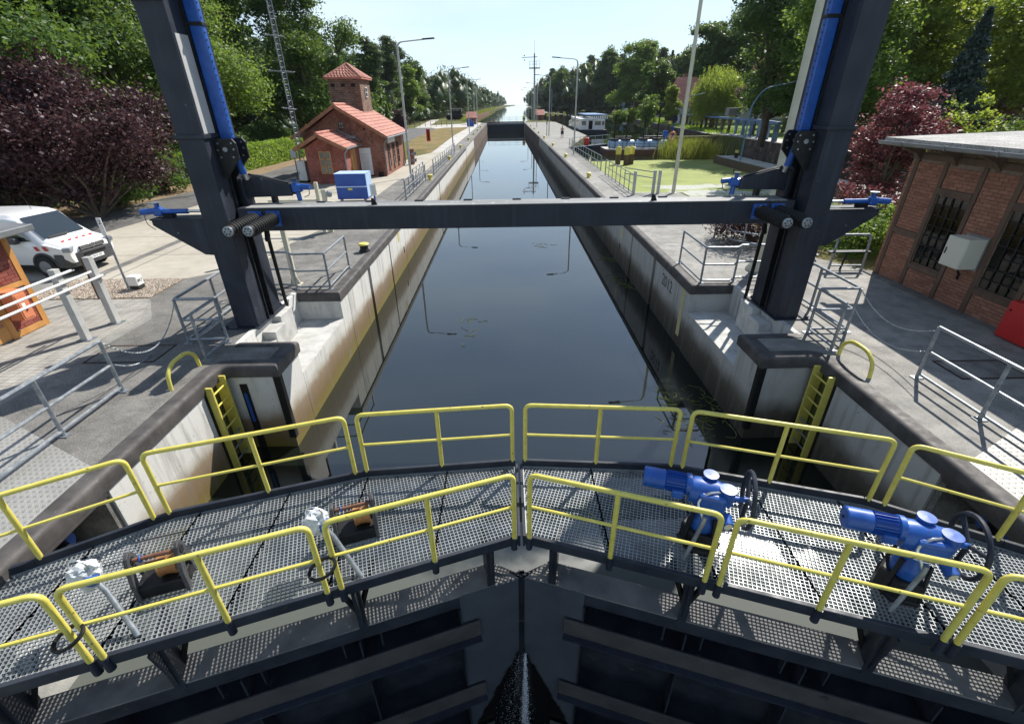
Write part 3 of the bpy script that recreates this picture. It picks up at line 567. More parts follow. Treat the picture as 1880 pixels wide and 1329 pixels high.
for sx,nm in ((-1,'left'),(1,'right')):
    t=thing('lock_gate','dark steel %s leaf of the near mitre gate with grating walkway'%nm,'lock gate',(XC+sx*.1,4.4,LZ))
    def LP(s,w,z): return (XC+sx*(.03+s*CA-w*SA),Y0-s*SA-w*CA,z)
    def slab(mb,s0,s1,w0,w1,z0,z1):
        P=[LP(s,w,z) for z in (z0,z1) for s,w in ((s0,w0),(s1,w0),(s1,w1),(s0,w1))]
        return mb.add(P,[(3,2,1,0),(4,5,6,7),(0,1,5,4),(1,2,6,5),(2,3,7,6),(3,0,4,7)])
    AM=M['anth2']
    slab(MB(),.40,6.3,.10,.13,-6,-1.07).build('skin_plate',AM,t); MB().bar(LP(.40,.115,-3.5),LP(.10,.41,-3.5),.03,4.88).build('skin_return',AM,t)
    m=MB(); P=[(.40,.09),(6.3,.09),(6.3,.43),(.16,.43)]; m.add([LP(s,w,z) for z in (-1.07,-1.045) for s,w in P],[(3,2,1,0),(4,5,6,7),(0,1,5,4),(1,2,6,5),(2,3,7,6),(3,0,4,7)]); m.build('top_plate',M['dusty'],t)
    slab(MB(),.95,6.3,.40,.43,-1.27,-1.072).build('fascia',AM,t)
    slab(MB(),.16,.95,.415,.445,-6,-1.055).build('mitre_plate',M['wet'],t)
    slab(MB(),.03,.16,.30,.40,-6,-1.10).build('mitre_post',AM,t,bevel=.01)
    for k in range(9): slab(MB(),.06,.12,.40,.415,-1.25-.17*k,-1.21-.17*k).build('bolt',M['blackmetal'],t)
    for z0,z1,s0 in ((-1.88,-1.58,.72),(-3.38,-3.08,.70),(-4.6,-4.3,.6)):
        slab(MB(),s0,6.3,.47,.50,z0,z1).build('girder_flange',M['girder'],t,bevel=.006)
        slab(MB(),s0+.05,6.3,.04,.47,z0+.13,z0+.16).build('girder_web',AM,t)
        slab(MB(),s0,6.3,.50,.58,z0-.03,z0).build('girder_lip',M['anth'],t)
    for s in (.95,2.2,3.5,4.8):
        slab(MB(),s,s+.02,.04,.46,-4.3,-1.28).build('stiffener',AM,t)
    for s in (1.95,2.4,3.3,3.75): slab(MB(),s,s+.018,.30,.42,-1.55,-1.28).build('gusset',AM,t)
    # posts that carry the walkway
    for s,w in ((.52,.40),(2.12,.42),(4.05,.42),(5.4,.42)):
        m=MB(); y1=-.28
        m.add([LP(s-.012,w-.30,-1.045),LP(s-.012,w+.02,-1.045),LP(s-.012,w+.16,y1),LP(s-.012,w-.42,y1),LP(s+.012,w-.30,-1.045),LP(s+.012,w+.02,-1.045),LP(s+.012,w+.16,y1),LP(s+.012,w-.42,y1)],[(0,1,2,3),(7,6,5,4),(0,4,5,1),(1,5,6,2),(2,6,7,3),(3,7,4,0)])
        m.build('bracket',AM,t)
        slab(MB(),s-.05,s+.05,w+.0,w+.02,-1.12,y1).build('bracket_flange',AM,t)
        if s>1: m=MB(); m.bar(LP(s-.25,.1,-.3),LP(s+.02,.2,-1.04),.05,.05); m.bar(LP(s+.35,.12,-.3),LP(s+.06,.2,-1.04),.05,.05); m.build('brace',M['black'],t)
    # walkway polygon
    def W(a,y): return (XC+sx*a,y)
    def clipfar(a0,a1): return [(a,farY(a)) for a in [a1]+[q[0] for q in FAR[::-1] if a0<q[0]<a1]+[a0]]
    edges=[.06,1.02,2.12,3.1,4.12,5.1,6.2]
    for a0,a1 in zip(edges,edges[1:]):
        poly=[(a0,nearY(a0)),(a1,nearY(a1))]+clipfar(a0,a1)
        poly=[(x,y) for x,y in poly]; m=MB(); D=(CA,-SA); Nn=(SA,CA)
        u0=min(x*D[0]+y*D[1] for x,y in poly); u1=max(x*D[0]+y*D[1] for x,y in poly); v0=min(x*Nn[0]+y*Nn[1] for x,y in poly); v1=max(x*Nn[0]+y*Nn[1] for x,y in poly)
        pit=.045; k=math.ceil(u0/pit)
        while k*pit<u1:
            p=(D[0]*k*pit,D[1]*k*pit); c=clip(poly,p,Nn)
            if c: m.bar((*W(p[0]+Nn[0]*c[0],p[1]+Nn[1]*c[0]),CZ-.018),(*W(p[0]+Nn[0]*c[1],p[1]+Nn[1]*c[1]),CZ-.018),.0058,.032)
            k+=1
        k=math.ceil(v0/pit)
        while k*pit<v1:
            p=(Nn[0]*k*pit,Nn[1]*k*pit); c=clip(poly,p,D)
            if c: m.bar((*W(p[0]+D[0]*c[0],p[1]+D[1]*c[0]),CZ-.014),(*W(p[0]+D[0]*c[1],p[1]+D[1]*c[1]),CZ-.014),.0058,.018)
            k+=1
        for i in range(len(poly)):
            p,q=poly[i],poly[(i+1)%len(poly)]; m.bar((*W(*p),CZ-.018),(*W(*q),CZ-.018),.016,.037)
        stuffpart(m.build('grating_panel',M['grate'],t))
    m=MB(); m.bar((*W(.04,nearY(.04)-.03),CZ-.045),(*W(6.3,nearY(6.3)-.03),CZ-.045),.05,.14); m.build('near_edge_beam',AM,t,bevel=.008)
    for (a0,y0),(a1,y1) in zip(FAR,FAR[1:]):
        m=MB(); m.bar((*W(a0,y0+.03),CZ-.03),(*W(a1,y1+.03),CZ-.03),.05,.26); m.build('far_edge_beam',AM,t,bevel=.008)
    m=MB(); m.bar((*W(.03,nearY(.05)-.05),CZ-.06),(*W(.03,5.24),CZ-.06),.03,.18); m.build('end_beam',AM,t)
    for a in (1.02,2.12,3.1,4.12,5.1):
        m=MB(); m.bar((*W(a,nearY(a)),CZ-.1),(*W(a,farY(a)),CZ-.1),.05,.12); m.build('cross_bearer',AM,t)
    # railings
    Y_=M['yellow']
    for (p,q,ins) in (((.09,0),(1.96,0),(1.0,)),((2.1,0),(4.0,0),(3.0,)),((4.1,0),(5.9,0),(5.0,))):
        f=lambda a:W(a,nearY(a)-.05)
        railing(t,(f(p[0]),f(q[0])),[f(a) for a in ins],CZ,Y_,foot=M['anth'])
    for p,q,ins in ((.09,2.13,(1.09,)),(2.28,4.44,(3.34,)),(4.58,6.4,(5.5,))):
        f=lambda a:W(a,farY(a)+.03)
        railing(t,(f(p),f(q)),[f(a) for a in ins],CZ+.08,Y_,hs=(.95,.46))
# leak at the mitre
n=2800; zz=-2.62-RNG.uniform(0,1,n)**.8*2.0; sp=np.abs(zz+2.6)
main=RNG.random(n)<.75
xx=np.where(main,XC+.05+RNG.normal(0,1,n)*(.007+.016*sp),XC-.04+RNG.normal(0,1,n)*(.03+.075*sp)-.05*sp); yy=4.02-RNG.uniform(0,.05,n)-.05*sp
s_=np.where(main,RNG.uniform(.002,.0065,n),RNG.uniform(.0015,.0045,n)); m=MB()
for i in range(n):
    c=(xx[i],yy[i],zz[i]); r=s_[i]; l=r*(3.0 if main[i] else 1.3); m.add([(c[0]-r,c[1],c[2]),(c[0]+r,c[1],c[2]),(c[0],c[1]-r,c[2]),(c[0],c[1],c[2]+l),(c[0],c[1],c[2]-l)],[(0,2,3),(2,1,3),(1,0,3),(2,0,4),(1,2,4),(0,1,4)])
tag(m.build('water_leak',M['foam'],loc=(XC,4,LZ)),'white jet of water leaking through the closed mitre gate','water spray',kind='stuff')
# gate drives in the pits
for sx,nm in ((-1,'left'),(1,'right')):
    t=thing('gate_drive','black hydraulic cylinder with blue flange in the %s gate pit'%nm,'cylinder',(sx*6.2,4.3,-1.1),'gate drive cylinders')
    MB().cyl((sx*6.4,4.45,-.55),(sx*5.6,4.05,-.62),.09,14).build('cylinder',M['blackmetal'],t,smooth=True)
    MB().lathe((0,0,0),[(.17,0),(.17,.05)],20,'x').build('x',M['blue'],t) if False else MB().cyl((sx*6.22,4.36,-.565),(sx*6.15,4.325,-.57),.19,20).build('flange',M['blue'],t,smooth=True)
    MB().box(*sorted((sx*6.35,sx*6.6)),4.3,4.6,-1.12,-.45).build('pedestal',M['anth2'],t)

# ---------------- electric actuators (right leaf)
def actuator(loc,rz,label):
    t=thing('electric_actuator',label,'actuator',(0,0,0),'blue gate actuators'); B=M['blue']
    m=MB(); m.lathe((0,0,0),[(.0,0),(.30,0),(.30,.03),(.27,.05),(.27,.30),(.24,.32)],6); m.build('base_frame',M['blackmetal'],t)
    for g_ in range(4):
        a=g_*math.pi/2+.6; MB().bar((.27*math.cos(a),.27*math.sin(a),.05),(.20*math.cos(a),.20*math.sin(a),.62),.05,.03).build('frame_strut',M['blackmetal'],t)
    MB().lathe((0,0,0),[(.0,.30),(.17,.30),(.19,.42),(.19,.50),(.15,.58),(.15,.70),(.20,.72),(.20,.78),(.0,.78)],18).build('lower_housing',B,t,smooth=True)
    MB().torus((0,0,.72),.205,.012,24,6,'z').build('steel_band',M['steel'],t)
    MB().lathe((-.05,0,.93),[(0,-.22),(.17,-.22),(.185,-.15),(.185,.08),(.16,.17),(.15,.30),(.0,.32)],18,'x').build('gear_housing',B,t,smooth=True)
    MB().obox((.02,-.05,.90),(.36,.34,.26)).build('switch_housing',B,t,bevel=.05)
    mt=MB(); mt.lathe((-.48,0,1.0),[(0,-.40),(.125,-.40),(.14,-.385),(.14,-.12),(.115,-.10),(.115,.14),(.15,.16),(.15,.22),(.12,.24)],22,'x'); mo=mt.build('motor',B,t,smooth=True)
    for k in range(20):
        a=2*math.pi*k/20; m=MB(); c=(-.46,.128*math.cos(a),1.0+.128*math.sin(a)); m.obox(c,(.24,.03,.006),rx=a); m.build('cooling_fin',M['bluedark'],mo)
    MB().cyl((-.895,0,1.0),(-.885,0,1.0),.02,10).build('cap_screw',M['blackmetal'],mo)
    MB().obox((-.42,-.13,.93),(.15,.12,.12)).build('terminal_box',B,t,bevel=.015)
    MB().lathe((-.02,.10,.98),[(0,0),(.085,0),(.085,.15),(.10,.155),(.10,.18),(0,.185)],20).build('cover_cap',B,t,smooth=True)
    MB().lathe((.20,-.06,.86),[(0,0),(.095,0),(.095,.20),(.108,.21),(.108,.235),(0,.24)],20).build('cover_cap',B,t,smooth=True)
    MB().cyl((.22,-.16,.72),(.25,-.30,.68),.075,14).build('sight_glass_boss',B,t,smooth=True)
    MB().cyl((.252,-.305,.677),(.256,-.315,.676),.055,14).build('sight_glass',M['cream'],t,smooth=True)
    MB().cyl((.20,.02,.86),(.52,.10,.84),.05,12,.035).build('handwheel_shaft',B,t,smooth=True)
    hw=MB().torus((0,0,0),.38,.03,32,8,'x'); hw.v=[(p[0]+.50,p[1]+.10,p[2]+.84) for p in hw.v]; h=hw.build('handwheel',M['anth'],t,smooth=True)
    for a in (.6,.6+2.09,.6+4.18): MB().cyl((.50,.10,.84),(.50,.10+.37*math.cos(a),.84+.37*math.sin(a)),.03,8).build('spoke',M['anth'],h)
    for dz in (0,.05): MB().tube(rounded([(.10,-.10,1.0+dz),(-.05,-.16,1.0+dz),(-.17,-.22,.92),(-.10,-.30,.80),(-.06,-.32,.70)],.08,4),.016,8).build('hose',M['steel'],t,smooth=True)
    MB().tube([(-.05,-.33,.78),(-.06,-.35,.70),(-.20,-.42,.02)],.028,10).build('conduit',M['galv'],t,smooth=True)
    t.location=loc; t.rotation_euler=(0,0,rz); t.scale=(.82,.82,.82); return t
ac=actuator((1.98,3.86,CZ),-A_,'blue electric actuator with handwheel nearer the middle of the walkway')
copy_tree(ac,(3.86,3.2,CZ),-A_,'blue electric actuator with handwheel at the right end of the walkway')
# ---------------- rope sheaves (left leaf)
M['castgrey']=S('worn_grey_casting',(.03,.031,.034),(.075,.076,.08),6,.5)
def winch(loc,rz,label,sy):
    t=thing('sheave_frame',label,'sheave frame',(0,0,0),'black sheave frames')
    m=MB(); m.box(-.36,.30,-.20,.20,0,.20); m.build('base_box',M['blackmetal'],t,bevel=.015)
    for x in (-.36,.30):
        sp=MB(); pr=[(-.24,0),(.24,0),(.22,.30),(.13,.58),(.08,.67),(0,.70),(-.08,.67),(-.13,.58),(-.22,.30)]
        # cast side plate with a triangular opening
        op=[(-.12,.16),(.10,.16),(.03,.46),(-.03,.46)]
        sp.prism([(.24,0),(.22,.30),(.13,.58),(.08,.67),(0,.70),(-.08,.67),(-.13,.58),(-.22,.30),(-.24,0),(-.12,0),(-.12,.16),(-.03,.46),(.03,.46),(.10,.16),(.10,0)],x-.03,x+.03,'x'); o=sp.build('side_plate',M['castgrey'],t,bevel=.01)
        MB().bar((x,-.11,.10),(x,.10,.10),.06,.1).build('plate_foot',M['blackmetal'],o)
        MB().cyl((x-.04,0,.56),(x+.04,0,.56),.06,14).build('bearing',M['blackmetal'],o,smooth=True)
    MB().lathe((-.02,0,.34),[(.0,-.02),(.15,-.02),(.13,.03),(.125,.08),(.13,.15),(.15,.24),(.0,.24)],18,'x').build('roller',M['brass'],t,smooth=True)
    MB().cyl((-.36,0,.56),(.30,0,.56),.03,12).build('axle',M['rust'],t,smooth=True)
    MB().torus((-.22,0,.56),.04,.012,14,6,'x').build('rope_tie',M['blue'],t)
    MB().obox((-.05,-.02,.46),(.26,.05,.05)).build('stop_bar',M['rust'],t)
    t.location=loc; t.rotation_euler=(0,0,rz); t.scale=(.68,.74,.78); return t
w1=winch((-3.98,3.44,CZ),A_,'black sheave frame with brown roller at the left end of the walkway',1)
copy_tree(w1,(-2.08,4.08,CZ),A_,'black sheave frame with brown roller nearer the middle of the walkway')
def wrapped(loc,seed,label,tilt):
    t=thing('wrapped_switch',label,'wrapped switch',loc,'plastic wrapped switches')
    rg=np.random.default_rng(seed); import bmesh
    bm=bmesh.new(); bmesh.ops.create_icosphere(bm,subdivisions=3,radius=1)
    for v in bm.verts:
        k=.82*(1+.13*rg.normal()); d=v.co; v.co=Vector((d.x*.17*k,d.y*.13*k,.60+d.z*.14*k-(max(0,-d.z)**2)*.16*rg.random()))
    me=bpy.data.meshes.new('plastic_wrap'); bm.to_mesh(me); bm.free(); me.materials.append(M['plastic']); o=bpy.data.objects.new('plastic_wrap',me); COL.objects.link(o); o.parent=t; ORG[o]=ORG[t]
    def L(x,y,z): return (loc[0]+x,loc[1]+y,loc[2]+z)
    MB().tube([L(.02,0,.58),L(.16,-.05,.40),L(.46,-.26,.0)],.027,10).build('conduit',M['galv'],t,smooth=True)
    MB().cyl(L(.06,-.03,.52),L(.10,-.05,.62),.06,12).build('switch_cap',M['blue'],t,smooth=True)
    MB().torus(L(.0,-.02,.72),.09,.008,16,6,'y').build('cable_tie',M['steel'],t)
    return t
wrapped((-4.40,3.10,CZ),3,'crumpled white plastic wrapped switch at the left end of the walkway',0)
wrapped((-2.36,3.72,CZ),5,'crumpled white plastic wrapped switch beside the middle railing gap',0)
for a,y,nm in ((-4.17,2.56,'left end'),(-2.15,3.22,'middle gap')):
    o=MB(); 
    o.tube([(a+.14*math.cos(g_),y-.02+.10*math.sin(g_),.32+.06*math.sin(g_+1)) for g_ in np.linspace(0,6.28,20)[:-1]],.018,6,closed=True)
    tag(o.build('cable_loop',M['black'],smooth=True),'black cable loop tied round the yellow rails at the %s'%nm,'cable','cable loops')
# ================= barrier towers and beam
AN=M['anth']
for sx,nm in ((-1,'left'),(1,'right')):
    t=thing('barrier_tower','tall dark grey steel barrier tower with blue rack on the %s platform'%nm,'tower',(sx*6.13,10.4,0))
    def bx(x0,x1,y0,y1,z0,z1,mb=None):
        a,b=sorted((sx*x0,sx*x1)); return (mb or MB()).box(a,b,y0,y1,z0,z1)
    bx(5.84,6.72,9.78,11.25,.008,.035).build('base_plate',AN,t,bevel=.005)
    for x in (5.95,6.6):
        for y in (9.84,11.18): MB().cyl((sx*x,y,.03),(sx*x,y,.085),.03,6).build('anchor_bolt',AN,t)
    bx(5.90,6.40,9.87,10.32,.035,9.5).build('front_box',AN,t,bevel=.012)
    bx(5.92,6.40,10.62,11.12,.035,9.5).build('rear_box',AN,t,bevel=.012)
    bx(6.16,6.38,10.32,10.62,.035,9.5).build('guide_web',M['black'],t)
    for y in (10.33,10.58): bx(5.86,5.92,y,y+.03,.035,9.5).build('guide_rail',M['blackmetal'],t)
    bx(5.86,6.44,9.83,10.42,3.90,3.97).build('joint_flange',AN,t,bevel=.006)
    if sx<0: bx(5.885,5.898,9.92,10.30,3.98,5.55).build('pale_side_sheet',M['sunlit_side'],t)  # added sheet: sunlight on this face put into its colour
    # blue rack
    r=bx(5.62,5.86,10.36,10.50,3.86,9.5).build('rack_rail',M['blue'],t,bevel=.03)
    for k in range(36):
        z=3.95+k*.11; MB().cyl((sx*5.612,10.40,z),(sx*5.63,10.40,z+.002),.014,6).build('rack_hole',M['black'],r)
    bx(5.60,5.88,10.34,10.52,5.70,5.76).build('rack_clamp',M['blackmetal'],t,bevel=.01)
    bx(5.86,6.38,9.80,9.87,6.0,9.5).build('upper_shroud',AN,t)
    # hub plates
    for y in (10.16,10.56):
        pl=[(5.48,3.52),(5.48,3.80),(5.54,3.88),(5.84,3.88),(5.90,3.84),(5.90,3.20),(5.84,3.14),(5.60,3.40)]
        P=[(sx*x,z) for x,z in pl]; h=MB().prism(P if sx>0 else P[::-1],y,y+.05,'y').build('hub_plate',M['blackmetal'],t,bevel=.012)
        for x,z in ((5.56,3.80),(5.82,3.80),(5.54,3.69),(5.85,3.68),(5.58,3.55),(5.82,3.55)): MB().cyl((sx*x,y-.015,z),(sx*x,y,z),.018,8).build('bolt',M['galv'],h)
        MB().cyl((sx*5.70,y-.025,3.69),(sx*5.70,y,3.69),.045,14).build('boss',M['galv'],h,smooth=True)
    MB().cyl((sx*5.74,10.43,3.86),(sx*5.70,10.6,3.20),.07,14).build('piston',M['blue'],t,smooth=True)
    MB().cyl((sx*5.70,10.6,3.22),(sx*5.69,10.65,3.08),.055,14).build('chrome_rod',M['steel'],t,smooth=True)
    # inner latch arm
    ap=[(6.05,3.05),(5.75,3.15),(5.55,3.13),(4.86,2.95),(4.83,2.72),(5.75,2.70),(5.86,2.62),(6.05,2.62)]; P=[(sx*x,z) for x,z in ap]
    for y in (10.72,10.92): MB().prism(P if sx>0 else P[::-1],y,y+.03,'y').build('arm_plate',AN,t,bevel=.006)
    MB().bar((sx*5.72,10.84,3.13),(sx*4.86,10.84,2.935),.2,.03).build('arm_cover',AN,t)
    MB().bar((sx*5.70,10.78,3.165),(sx*4.9,10.78,2.975),.05,.03).build('cable_tray',M['black'],t)
    bx(5.25,5.33,10.76,10.92,2.4,2.72).build('arm_post',M['blackmetal'],t)
    bx(5.80,5.98,10.62,10.98,2.3,3.1).build('arm_bracket',AN,t,bevel=.01)
    MB().obox((sx*4.76,10.84,2.86),(.22,.16,.16)).build('arm_gearbox',M['blue'],t,bevel=.03)
    MB().cyl((sx*4.70,10.84,2.90),(sx*4.47,10.82,2.88),.055,14).build('arm_motor',M['blue'],t,smooth=True)
    MB().cyl((sx*4.76,10.84,2.80),(sx*4.74,10.83,2.60),.05,12).build('arm_spindle',M['blue'],t,smooth=True)
    MB().cyl((sx*4.78,10.84,2.92),(sx*4.78,10.84,3.04),.04,12).build('arm_stem',M['blue'],t,smooth=True)
    MB().cyl((sx*4.78,10.84,3.04),(sx*4.78,10.84,3.055),.085,16).build('arm_handwheel',M['blackmetal'],t,smooth=True)
    MB().cyl((sx*4.70,10.84,3.05),(sx*4.70,10.84,3.12),.012,6).build('crank_knob',M['blackmetal'],t)
    MB().tube(rounded([(sx*4.5,10.82,2.84),(sx*4.5,10.8,2.72),(sx*4.62,10.8,2.68)],.05),.008,6).build('cable',M['black'],t)
    # outer bracket with blue spindle
    ap=[(6.38,2.40),(7.50,2.40),(7.50,2.30),(7.42,2.24),(6.62,1.68),(6.38,1.66)]; P=[(sx*x,z) for x,z in ap]
    MB().prism(P if sx>0 else P[::-1],9.95,10.35,'y').build('outer_bracket',AN,t,bevel=.01)
    bx(6.38,7.52,9.93,10.37,2.40,2.425).build('bracket_top',AN,t)
    MB().cyl((sx*7.34,10.15,2.54),(sx*6.82,10.15,2.54),.05,14).build('spindle_tube',M['blue'],t,smooth=True)
    MB().cyl((sx*6.84,10.15,2.54),(sx*6.38,10.15,2.54),.028,12).build('chrome_spindle',M['steel'],t,smooth=True)
    MB().obox((sx*7.42,10.15,2.54),(.18,.17,.17)).build('spindle_gearbox',M['blue'],t,bevel=.035)
    MB().cyl((sx*7.46,10.12,2.56),(sx*7.74,10.08,2.54),.06,14).build('spindle_motor',M['blue'],t,smooth=True)
    MB().cyl((sx*7.42,10.15,2.6),(sx*7.42,10.15,2.71),.045,12).build('spindle_stem',M['blue'],t,smooth=True)
    MB().cyl((sx*7.42,10.15,2.71),(sx*7.42,10.15,2.725),.09,16).build('spindle_handwheel',M['galv'],t,smooth=True)
    bx(7.12,7.32,10.08,10.22,2.425,2.5).build('spindle_saddle',M['black'],t)
    MB().tube(rounded([(sx*7.7,10.08,2.5),(sx*7.68,10.05,2.3),(sx*7.52,10.02,2.2)],.08),.007,6).build('cable',M['black'],t)
    # hanging rod with shackle
    t2=thing('hanging_rod','black hanging rod with shackle under the %s end of the beam'%nm,'rod',(sx*5.7,11.3,-.4),'hanging rods')
    MB().tube(rounded([(sx*5.58,10.72,2.2),(sx*5.60,10.75,1.85),(sx*5.70,10.85,1.72),(sx*5.66,10.9,2.15)],.1),.05,8).build('shackle',M['black'],t2,smooth=True)
    MB().cyl((sx*5.66,10.85,1.78),(sx*5.93,11.45,-.36),.042,10).build('rod',M['black'],t2,smooth=True)
    MB().obox((sx*5.93,11.45,-.45),(.16,.16,.6)).build('rod_foot',M['galv'],t2)
    MB().tube([(sx*5.93,11.4,-.2),(sx*5.86,11.2,-.42),(sx*5.8,11.0,-.3),(sx*5.85,10.8,-.1)],.015,6).build('hydraulic_hose',M['galv'],t2)
t=thing('barrier_beam','long dark grey box beam spanning the lock between the two towers','beam',(0,10.35,2.1))
MB().box(-5.78,5.78,10.10,10.62,2.12,2.585).build('box_beam',AN,t,bevel=.012)
MB().box(-5.6,5.6,10.095,10.63,2.585,2.60).build('top_plate',S('sunlit_dusty_beam_top',(.16,.16,.16),(.30,.30,.29),1.2,.6,vec=(.4,2,1),speck=(6,(.4,.4,.39),.66)),t)  # pale top carries sunlit sheen in its colour, along with dust
for k in range(9):
    x=-4.2+k*1.05; MB().box(x-.09,x+.09,10.55,10.62,2.60,2.625).build('lifting_lug',AN,t)
for x,l in ((-2.97,.14),(2.86,.14)):
    MB().prism([(x-.06,2.60),(x+.06,2.60),(x+.01,2.72),(x-.05,2.74)],10.2,10.24,'y').build('sensor_fin',M['black'],t)
for sx in (-1,1):
    for x in (5.05,5.42):
        p=MB().box(sx*x-.14,sx*x+.14,10.06,10.10,2.22,2.53).build('buffer_plate',M['blue'],t,bevel=.008)
        for ddx in (-.1,.1):
            for ddz in (.27,.48): MB().cyl((sx*x+ddx,10.045,2.0+ddz),(sx*x+ddx,10.06,2.0+ddz),.014,6).build('bolt',M['galv'],p)
        pr=[(.09,0),(.11,-.05)]
        for k in range(11): y=-.06-k*.09; pr+= [(.115,y),(.135,y-.02),(.135,y-.045),(.115,y-.065)]
        pr+=[(.10,-1.06),(.10,-1.10)]
        MB().lathe((sx*x,10.06,2.385),pr,18,'y').build('bellows_buffer',M['black'],t,smooth=True)
        d=MB().lathe((sx*x,8.955,2.385),[(.0,0),(.095,0),(.095,-.025),(.08,-.03),(.0,-.03)],18,'y').build('buffer_disc',M['galv'],t,smooth=True)
        for k in range(6):
            a=k*math.pi/3; MB().cyl((sx*x+.055*math.cos(a),8.925,2.385+.055*math.sin(a)),(sx*x+.055*math.cos(a),8.918,2.385+.055*math.sin(a)),.014,8).build('buffer_bolt',M['black'],d)

# ================= galvanised railings
def post_foot(parent,p,m): MB().box(p[0]-.09,p[0]+.09,p[1]-.06,p[1]+.06,.006,.025).build('foot_plate',m,parent)
def rail_path(label,path,posts,m=None,hs=(1.0,.54,.10),r=.03,group='galvanised railings',name='railing',rr=None,endpost=True):
    m=m or M['galv']; t=thing(name,label,'railing',(path[0][0],path[0][1],0),group)
    for i,h in enumerate(hs):
        P=[(x,y,h) for x,y in path]; MB().tube(rounded(P,.07,4),r if i==0 else (rr or r*.9),8).build('top_rail' if i==0 else 'mid_rail' if i==1 else 'low_rail',m,t,smooth=True)
    for p in posts:
        MB().cyl((p[0],p[1],.01),(p[0],p[1],hs[0]-.005),r,8).build('post',m,t,smooth=True); post_foot(t,p,m)
    return t
for sx,nm in ((-1,'left'),(1,'right')):
    f=lambda *q:[(sx*x,y) for x,y in q]
    rail_path('galvanised three-bar railing along the near edge of the %s platform'%nm,f((7.1,7.2),(7.1,2.0)),f((7.1,7.2),(7.1,5.92),(7.1,4.64),(7.1,3.36)))
    rail_path('bluish angled railing round the foot of the %s tower'%nm,f((6.22,8.3),(6.22,9.14),(7.04,9.12),(7.06,12.4),(6.75,12.4)),f((6.22,8.3),(6.22,9.14),(7.04,9.12),(7.06,10.5),(7.06,12.0)))
    rail_path('galvanised corner railing on the chamber edge behind the %s tower'%nm,f((5.1,14.2),(5.08,12.36),(5.9,12.32),(6.1,12.55),(7.0,12.55)),f((5.1,14.2),(5.08,12.36),(6.02,12.45),(7.0,12.55)))
def ladder_rail(label,x,y0,y1,n,group):
    t=thing('railing',label,'railing',(x,y0,0),group); m=M['galv']
    for h in (1.0,.55,.12): MB().cyl((x,y0,h),(x,y1,h),.024,8).build('rail',m,t,smooth=True)
    for k in range(n+1):
        y=y0+(y1-y0)*k/n; e=k in (0,n); MB().box(x-(.035 if e else .02),x+(.035 if e else .02),y-.02,y+.02,.01,1.0).build('post',m,t)
    return t
ladder_rail('grey railing on the right platform between the two square posts and the lamp',6.62,26.5,34.6,7,'platform railings')
ladder_rail('grey railing on the right platform beside the black pontoon',6.72,36.9,56.1,13,'platform railings')
ladder_rail('grey railing on the left platform behind the blue cabinet',-5.5,26.0,33.0,6,'platform railings')
ladder_rail('grey railing on the left platform beyond the first yellow bollard',-5.35,36.0,52.0,11,'platform railings')
ladder_rail('short grey railing set back beside the lamp on the left platform',-5.85,30.6,34.6,3,'platform railings')
# bushes' curved railing and bench frames right of the right tower
rail_path('curved galvanised stair railing behind the right tower',[(7.35,17.2),(7.35,15.8),(7.9,15.2),(9.3,15.2)],[(7.35,17.2),(7.6,15.5),(8.4,15.2),(9.3,15.2)],hs=(1.0,.6,.3),group='garden railings')
rail_path('looped railing end beside the green shrub near the brick building',[(9.2,14.4),(9.6,14.5),(9.75,14.9)],[(9.2,14.4),(9.75,14.9)],hs=(.95,.45),group='garden railings')
t=thing('hoop_barrier','grey hoop frame with a dark board at the corner of the brick building','barrier',(9.7,13.35,0))
MB().tube(rounded([(9.23,13.36,0),(9.28,13.4,1.02),(10.16,13.36,1.02),(10.18,13.31,0)],.1,5),.035,10).build('hoop',M['galv'],t,smooth=True)
MB().box(9.1,10.28,13.3,13.5,.52,.55).build('board',M['anth'],t); MB().cyl((9.6,13.4,0),(9.66,13.4,.52),.03,8).build('leg',M['blackmetal'],t); MB().cyl((9.24,13.36,.14),(10.18,13.32,.14),.025,8).build('low_rail',M['galv'],t)
# chains
def chain(label,p,q,sag,group='slack chains'):
    p,q=Vector(p),Vector(q); L=(q-p).length; n=int(L/.032); m=MB()
    for i in range(n):
        u=(i+.5)/n; c=p.lerp(q,u)-Vector((0,0,4*sag*u*(1-u))); d=(q-p).normalized(); z=-4*sag*(1-2*u)/L; d=(d+Vector((0,0,z))).normalized(); s=d.cross(Vector((0,0,1))).normalized(); s=s if i%2 else d.cross(s)
        m.tube([c+d*.022,c+s*.011,c-d*.022,c-s*.011],.0065,4,closed=True)
    tag(m.build('chain',M['galv'],smooth=True),label,'chain',group)
chain('upper slack chain between the right tower railing and the near railing',(7.06,9.1,.96),(7.1,7.2,.94),.30)
chain('lower slack chain between the right tower railing and the near railing',(7.06,9.1,.54),(7.1,7.2,.54),.28)
chain('slack chain hanging from the left tower railing towards the near railing',(-7.06,9.12,.9),(-7.1,7.25,.93),.55)
chain('short loose chain lying over the left hatch',(-7.1,7.28,.5),(-7.5,8.55,.03),.10)
